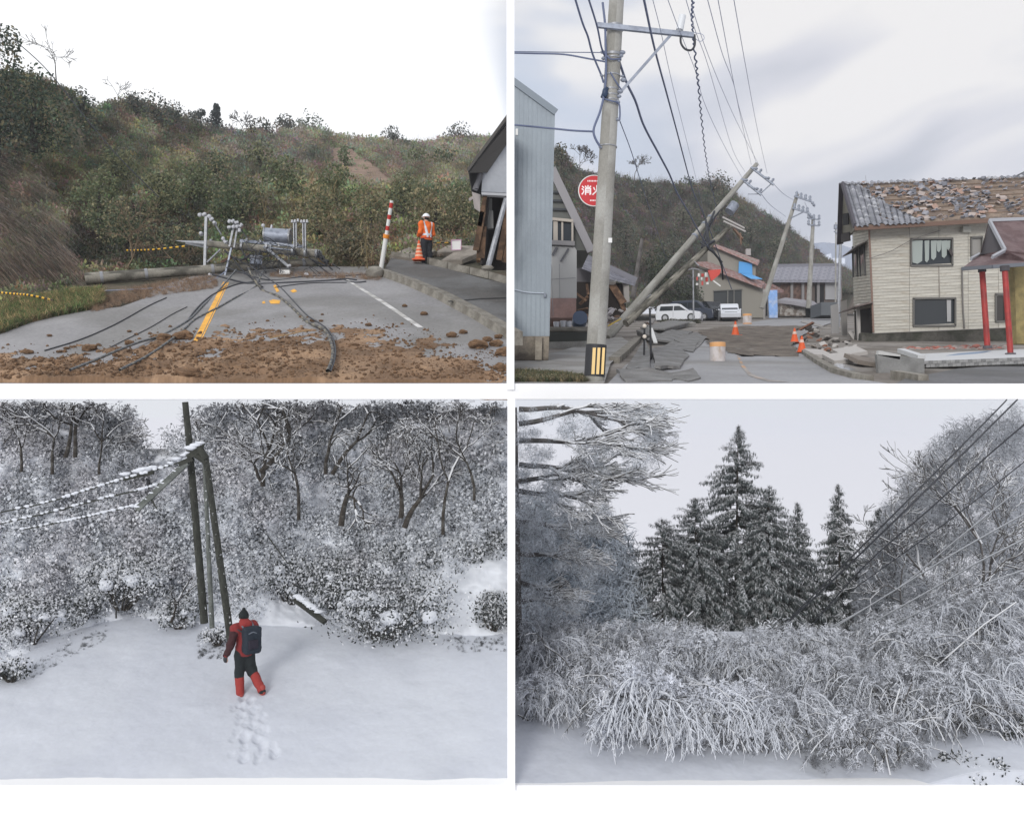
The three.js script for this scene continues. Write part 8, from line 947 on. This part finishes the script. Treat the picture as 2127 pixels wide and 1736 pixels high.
// ================================================================ PLACE FOUR: wires pulled down through a snowy wood
{
  const R = rng(404);
  struct('snow_field', field(GC, 0.0, 0.6 * 19.8 * K, 14.8 * K, 19.8 * K, 200, 110, (x, d) => 0.9 * lumps(x + 40, d) + 0.18 * step(1880, 2060, CX + x / d * F) * step(16.8 * K, 15.4 * K, d) - 0.8 * step(14.835 * K, 14.81 * K, d), null, true), M.snow);
  const gr = M.barkGrey, cf = (label, px, py, w, h, d, seed, o = {}) => snowConifer(label, { px, py, w, h, d, seed, ...o });
  const tall = [[0, 1], [0.25, 0.98], [0.45, 0.85], [0.6, 0.62], [0.75, 0.42], [0.88, 0.22], [0.96, 0.07], [1, 0.0]];
  cf('tallest snowy conifer, its narrow top standing alone against the sky', 1527, 1345, 330, 464, 22.5, 501, { n: 5200, prof: tall }); cf('snowy conifer joined to the left flank of the tallest one', 1446, 1345, 225, 312, 22, 502, { n: 2800, prof: [[0, 1], [0.5, 0.85], [0.8, 0.5], [0.93, 0.25], [1, 0]] }); cf('leftmost, rounded snowy conifer of the dark group', 1378, 1345, 190, 268, 21.6, 503, { n: 2200, prof: [[0, 1], [0.5, 0.9], [0.8, 0.6], [0.93, 0.3], [1, 0]] }); cf('narrow snowy conifer joined to the right flank of the tallest one', 1592, 1345, 150, 338, 21.8, 504, { n: 2000, prof: [[0, 0.9], [0.6, 1], [0.85, 0.6], [0.93, 0.25], [1, 0]] });
  cf('small pointed snowy conifer just right of the dark group', 1662, 1350, 210, 308, 22.4, 505, { n: 1900 }); cf('taller of the two pointed snowy conifers on the right', 1748, 1350, 220, 346, 22.6, 506, { n: 2500 }); cf('dim conifer half hidden by the frosted trees on the right', 1822, 1350, 165, 296, 23, 507, { n: 1500, prof: [[0, 1], [0.6, 0.8], [0.93, 0.25], [1, 0]] });
  // left: boughs reaching in from the edge
  { const d = 19, sc = d * K / F, base = Q(1078, 1488, d), t = thing('snowy_tree', 'big leafless snowy tree at the left, long boughs reaching in over the clearing', 'tree', base), all = [];
    part(t, 'trunk', bar(V(0, -0.1, 0), V(-0.08, 642 * sc, 0), 0.09, 0.05, 10), M.barkGrey, true);
    const bs = [[1210, 150, -0.28, 0.0], [1150, 190, -0.1, 0.1], [1085, 210, 0.0, -0.1], [1020, 240, -0.14, 0.1], [965, 290, -0.12, 0], [915, 320, 0.0, -0.12], [880, 330, 0.12, 0.1], [850, 300, -0.02, -0.05], [1000, 200, 0.2, 0.15], [1250, 130, 0.2, 0.1]];
    for (const [y, len, dy, dz] of bs) { let out = []; limbs(R, V(0, (1488 - y) * sc, 0), V(1, dy, dz), len * sc * 0.36, 0.045, 4, { wob: 0.14, side: 0.85, split: 2, spread: 0.55, flat: 0.6, nseg: 4 }, out); out = out.filter((q) => base.x + q.b.x > 0.1 && base.y + q.b.y < H + (CY - 838) / F * d * K); all.push(...out); part(t, 'bough', segMesh(out, 0.6 * sc, 4), M.barkGrey, true); }
    const mb = new MB(); snowStrips(all, mb, 1.1, 0.75 * sc); part(t, 'snow', mb.geo(), M.leaf, true);
    const L = [], bx = (y) => interp([[836, 1350], [880, 1395], [930, 1395], [980, 1345], [1040, 1270], [1100, 1265], [1180, 1270], [1260, 1220], [1330, 1180]], y); for (let i = 0; i < 900; i++) { const py = 846 + R() * 440, px = 1074 + R() ** 1.1 * (bx(py) - 1074) + 14 * (R() - 0.5), k = fbm(px / 30, py / 14, 21); if (k < 0.42) continue; const f = 0.6 + 0.45 * R(); L.push({ p: Q(px, py, d + (R() - 0.5) * 2.4).sub(base), s: (9 + 9 * R()) * sc, q: new THREE.Quaternion().setFromEuler(new THREE.Euler(R() * 6, R() * 6, R() * 6)), c: [f * 0.96, f, f * 1.03] }); } const m = instanced('fine_twigs', clumpFrost, L, null, 'stuff', M.snowLeaf); m.name = 'fine_twigs'; t.add(m); }
  snowTree('frosted leafless tree behind the big boughs, lower left', { px: 1170, py: 1360, d: 22.5, h: 250, seed: 512, depth: 5, thick: 0.014, trunk: 0.34, bark: gr }); snowTree('frosted leafless tree between the boughs and the conifers', { px: 1265, py: 1350, d: 23, h: 210, seed: 513, depth: 5, thick: 0.013, trunk: 0.34, bark: gr });
  { const L = []; for (let i = 0; i < 620; i++) { const px = 1074 + R() * 270, top = interp([[1074, 1020], [1180, 1080], [1280, 1110], [1330, 1290]], px), py = lerp(1370, top, R()), d = 20.8 + 3 * R(), f = 0.95 + 0.3 * R(); L.push({ p: Q(px, py, d), s: (24 + 22 * R()) * d * K / F, q: new THREE.Quaternion().setFromEuler(new THREE.Euler(R() * 6, R() * 6, R() * 6)), c: [f * 0.95, f, f * 1.02] }); }
    for (let i = 0; i < 2600; i++) { const px = 1780 + R() * 360, top = interp([[1780, 1230], [1820, 1130], [1850, 1040], [1900, 960], [1960, 905], [2040, 860], [2140, 846]], px) + 30 * (fbm(px / 20, 2, 5) - 0.4), py = lerp(1420, top, R() ** 0.9), d = 21 + 3 * R(); if (R() < 0.3) continue; if (py < 872 && R() < 0.4) continue; const f = (0.55 + 0.4 * R()) * lerp(0.85, 1, fbm(px / 40, py / 40, 8)); L.push({ p: Q(px, Math.max(py, 852), d), s: (11 + 13 * R()) * d * K / F, q: new THREE.Quaternion().setFromEuler(new THREE.Euler(R() * 6, R() * 6, R() * 6)), c: [f * 0.97, f, f * 1.03] }); }
    instanced('frosted_brush', clumpFrost, L, 'fine frosted twigs massed on both sides of the conifers', 'stuff', M.snowLeaf); }
  snowTree('largest frosted leafless tree on the right, its crown cut by the wires', { px: 1960, py: 1420, d: 21, h: 520, seed: 514, depth: 6, thick: 0.012, trunk: 0.3, spread: 0.75, bark: gr }); snowTree('frosted leafless tree at the right edge', { px: 2085, py: 1420, d: 20.6, h: 540, seed: 515, depth: 6, thick: 0.012, trunk: 0.3, spread: 0.7, bark: gr }); snowTree('frosted leafless tree nearest the right conifers', { px: 1868, py: 1420, d: 21.6, h: 400, seed: 516, depth: 5, thick: 0.012, trunk: 0.32, bark: gr });
  // snow-bent bushes in front
  const ab = (label, px, py, w, h, seed, o = {}) => archBush(label, { px, py, w, h, seed, d: Math.min(GS.d(py), 20.4) + (o.dd || 0), ...o });
  ab('snowy bush at the left edge beside the bare snow', 1120, 1492, 150, 110, 521, { n: 60 }); ab('snow-bent bush with parallel stems, upper left', 1165, 1400, 190, 100, 522, { n: 80, bias: 0.5 }); ab('low round snowy bush left of the brightest one', 1222, 1494, 170, 100, 523, { n: 80 }); ab('brightest snow-laden bush with hanging snow, left of centre', 1345, 1545, 190, 180, 524, { n: 130, dark: 0.08, wid: 1.7 }); ab('snowy bush behind the brightest one', 1330, 1440, 220, 110, 525, { n: 90, dark: 0.25 }); ab('tall snowy bush in front of the dark conifers', 1462, 1400, 250, 110, 526, { n: 120, dark: 0.2 }); ab('snowy bush at the foot of the tallest conifer', 1560, 1420, 220, 110, 527, { n: 100 }); ab('snow-covered bush low in the centre', 1500, 1548, 230, 150, 528, { n: 130, dark: 0.12, wid: 1.5 }); ab('dark-twigged snowy bush right of centre', 1640, 1556, 200, 170, 529, { n: 110, dark: 0.42 }); ab('snowy bush under the lowest wires', 1720, 1450, 230, 110, 530, { n: 110, dark: 0.25 }); ab('front snowy bush with crossed bare stems, right', 1800, 1592, 220, 150, 531, { n: 100, dark: 0.5 }); ab('snowy bush mid right, tangled with straight stems', 1860, 1500, 240, 170, 532, { n: 130, dark: 0.45 }); ab('snowy bush at the right, above the snow heap', 2000, 1530, 220, 190, 533, { n: 120, dark: 0.4 }); ab('snowy bush at the right edge', 2090, 1490, 160, 200, 534, { n: 100, dark: 0.45 }); ab('upper right snowy bush below the frosted trees', 1930, 1400, 260, 130, 535, { n: 110, dark: 0.35 }); ab('snowy bush second from the left edge, above the low round one', 1240, 1420, 190, 90, 536, { n: 80 }); ab('snowy bush touching the right end of the conifer row', 1800, 1400, 200, 90, 537, { n: 80, dark: 0.35 });
  [[1100, 1352, 150, 90], [1200, 1350, 170, 70], [1300, 1352, 170, 70], [1400, 1352, 170, 70], [1620, 1352, 190, 60], [1700, 1352, 170, 60], [1880, 1352, 200, 110], [1990, 1352, 220, 150], [2090, 1352, 190, 190]].forEach(([x, y, w, h], i) => ab(['at the left edge', 'second from the left', 'third from the left', 'fourth from the left, before the rounded conifer', 'in the middle', 'before the small pointed conifer', 'third from the right', 'second from the right', 'at the right edge'][i] + ' in the rearmost row of snowy bushes', x, y, w, h, 550 + i, { n: 40, dark: i > 5 ? 0.45 : 0.3 }));
  sh2('dark snowy clump in the front right corner', 2060, 1617, 130, 44, 541); sh2('small dark snowy tuft on the heap at the right', 1978, 1592, 50, 30, 542); sh2('dark leafy snowy clump at the right edge', 2112, 1560, 50, 80, 543);
  function sh2(label, px, py, w, h, seed) { snowShrub(label, { px, py, w, h, seed, dark: 0.6, n: 420, d: GS.d(Math.min(py, 1615)), leaf: 7 }); }
  // long bare stems
  [[1830, 1590, 1870, 1430, 'steep snowy stem rising through the right bushes'], [1840, 1470, 2112, 1251, 'long straight snowy stem slanting up to the right edge'], [1850, 1610, 1800, 1500, 'snowy stem leaning left over the front right bush'], [1895, 1420, 1800, 1560, 'crossed snowy stem in the right tangle'], [1990, 1560, 1900, 1440, 'snowy stem right of the crossed one'], [2110, 1570, 2010, 1500, 'low snowy branch at the right edge'], [1076, 1485, 1130, 1500, 'snowy branch lying at the left edge'], [1130, 1340, 1212, 1420, 'bent snowy branch above the left bushes'], [1400, 1310, 1440, 1270, 'pale broken branch sticking up before the conifers'], [1300, 1400, 1345, 1440, 'dark broken branch behind the brightest bush']].forEach(([x0, y0, x1, y1, l], i) => { const d = Math.min(17.2, GS.d(Math.max(y0, y1))) - 0.1, a = Q(x0, y0, d), b = Q(x1, y1, d + 0.6), t = thing('snowy_branch', l, 'branch', a); const m1 = a.clone().lerp(b, 0.4).add(V(0.04, 0.09 * (i % 3 - 0.6), 0)), m2 = a.clone().lerp(b, 0.75).add(V(-0.02, 0.05 * (i % 2 - 0.3), 0)); part(t, 'stem', tube([a, m1, m2, b], 0.008, 6), gr); const mb = new MB(); snowStrips([[a, m1], [m1, m2], [m2, b]].map(([p, q]) => ({ a: p, b: q, r0: 0.01, r1: 0.009 })), mb, 1); part(t, 'snow', mb.geo(), M.leaf); });
  // wires
  const wr = (pts, r, label, white) => { const q = pts.map(([x, y, d]) => Q(x, y, d)), t = thing('downed_wire', label, 'wire', q[0]); part(t, 'wire', tube(q, r, 6, 40), flatM(white ? [0.2, 0.21, 0.22] : [0.035, 0.038, 0.045], 0.7)); if (white) { part(t, 'snow', tube(q.map((p) => p.clone().add(V(0, r * 1.1, 0))), r * 1.0, 6, 40), flatM([0.45, 0.47, 0.5], 0.95)); } };
  wr([[2092, 830, 21.2], [2084, 839, 20.5], [1905, 1020, 17.5], [1726, 1200, 19], [1580, 1345, 20]], 0.012, 'uppermost downed wire, slanting down from the top right', false); wr([[2114, 830, 21.2], [2106, 838, 20.5], [1920, 1022, 17.3], [1740, 1196, 18.8], [1640, 1290, 19.6], [1500, 1418, 20]], 0.0145, 'thickest dark downed wire, second from the top', false); wr([[2140, 872, 15.6], [2060, 940, 16.2], [1940, 1050, 17.2], [1800, 1172, 18.6], [1660, 1330, 20]], 0.011, 'third downed wire, starting lower on the right edge', false);
  wr([[2140, 1000, 15.6], [1990, 1120, 17], [1860, 1226, 18.3], [1640, 1350, 20]], 0.0075, 'snow-covered downed wire, fourth from the top', true); wr([[2140, 1062, 15.6], [2000, 1140, 16.8], [1854, 1230, 18.2], [1655, 1352, 20]], 0.008, 'snow-covered downed wire, fifth from the top', true); wr([[2140, 1115, 15.6], [2030, 1170, 16.6], [1936, 1225, 17.6], [1720, 1345, 19.8]], 0.009, 'lowest snow-covered downed wire', true);
  wr([[2140, 950, 15.6], [2000, 1060, 16.8], [1820, 1190, 18.6], [1640, 1320, 20]], 0.007, 'thin downed wire between the dark ones and the snow-covered ones', false); wr([[2140, 1180, 15.6], [2040, 1215, 16.4], [1930, 1262, 17.6], [1760, 1350, 19.6]], 0.007, 'thin snow-covered downed wire just below the lowest one', true);
}
scene.traverse((o) => { if (o.isMesh) o.castShadow = o.receiveShadow = true; });
renderer.render(scene, camera);
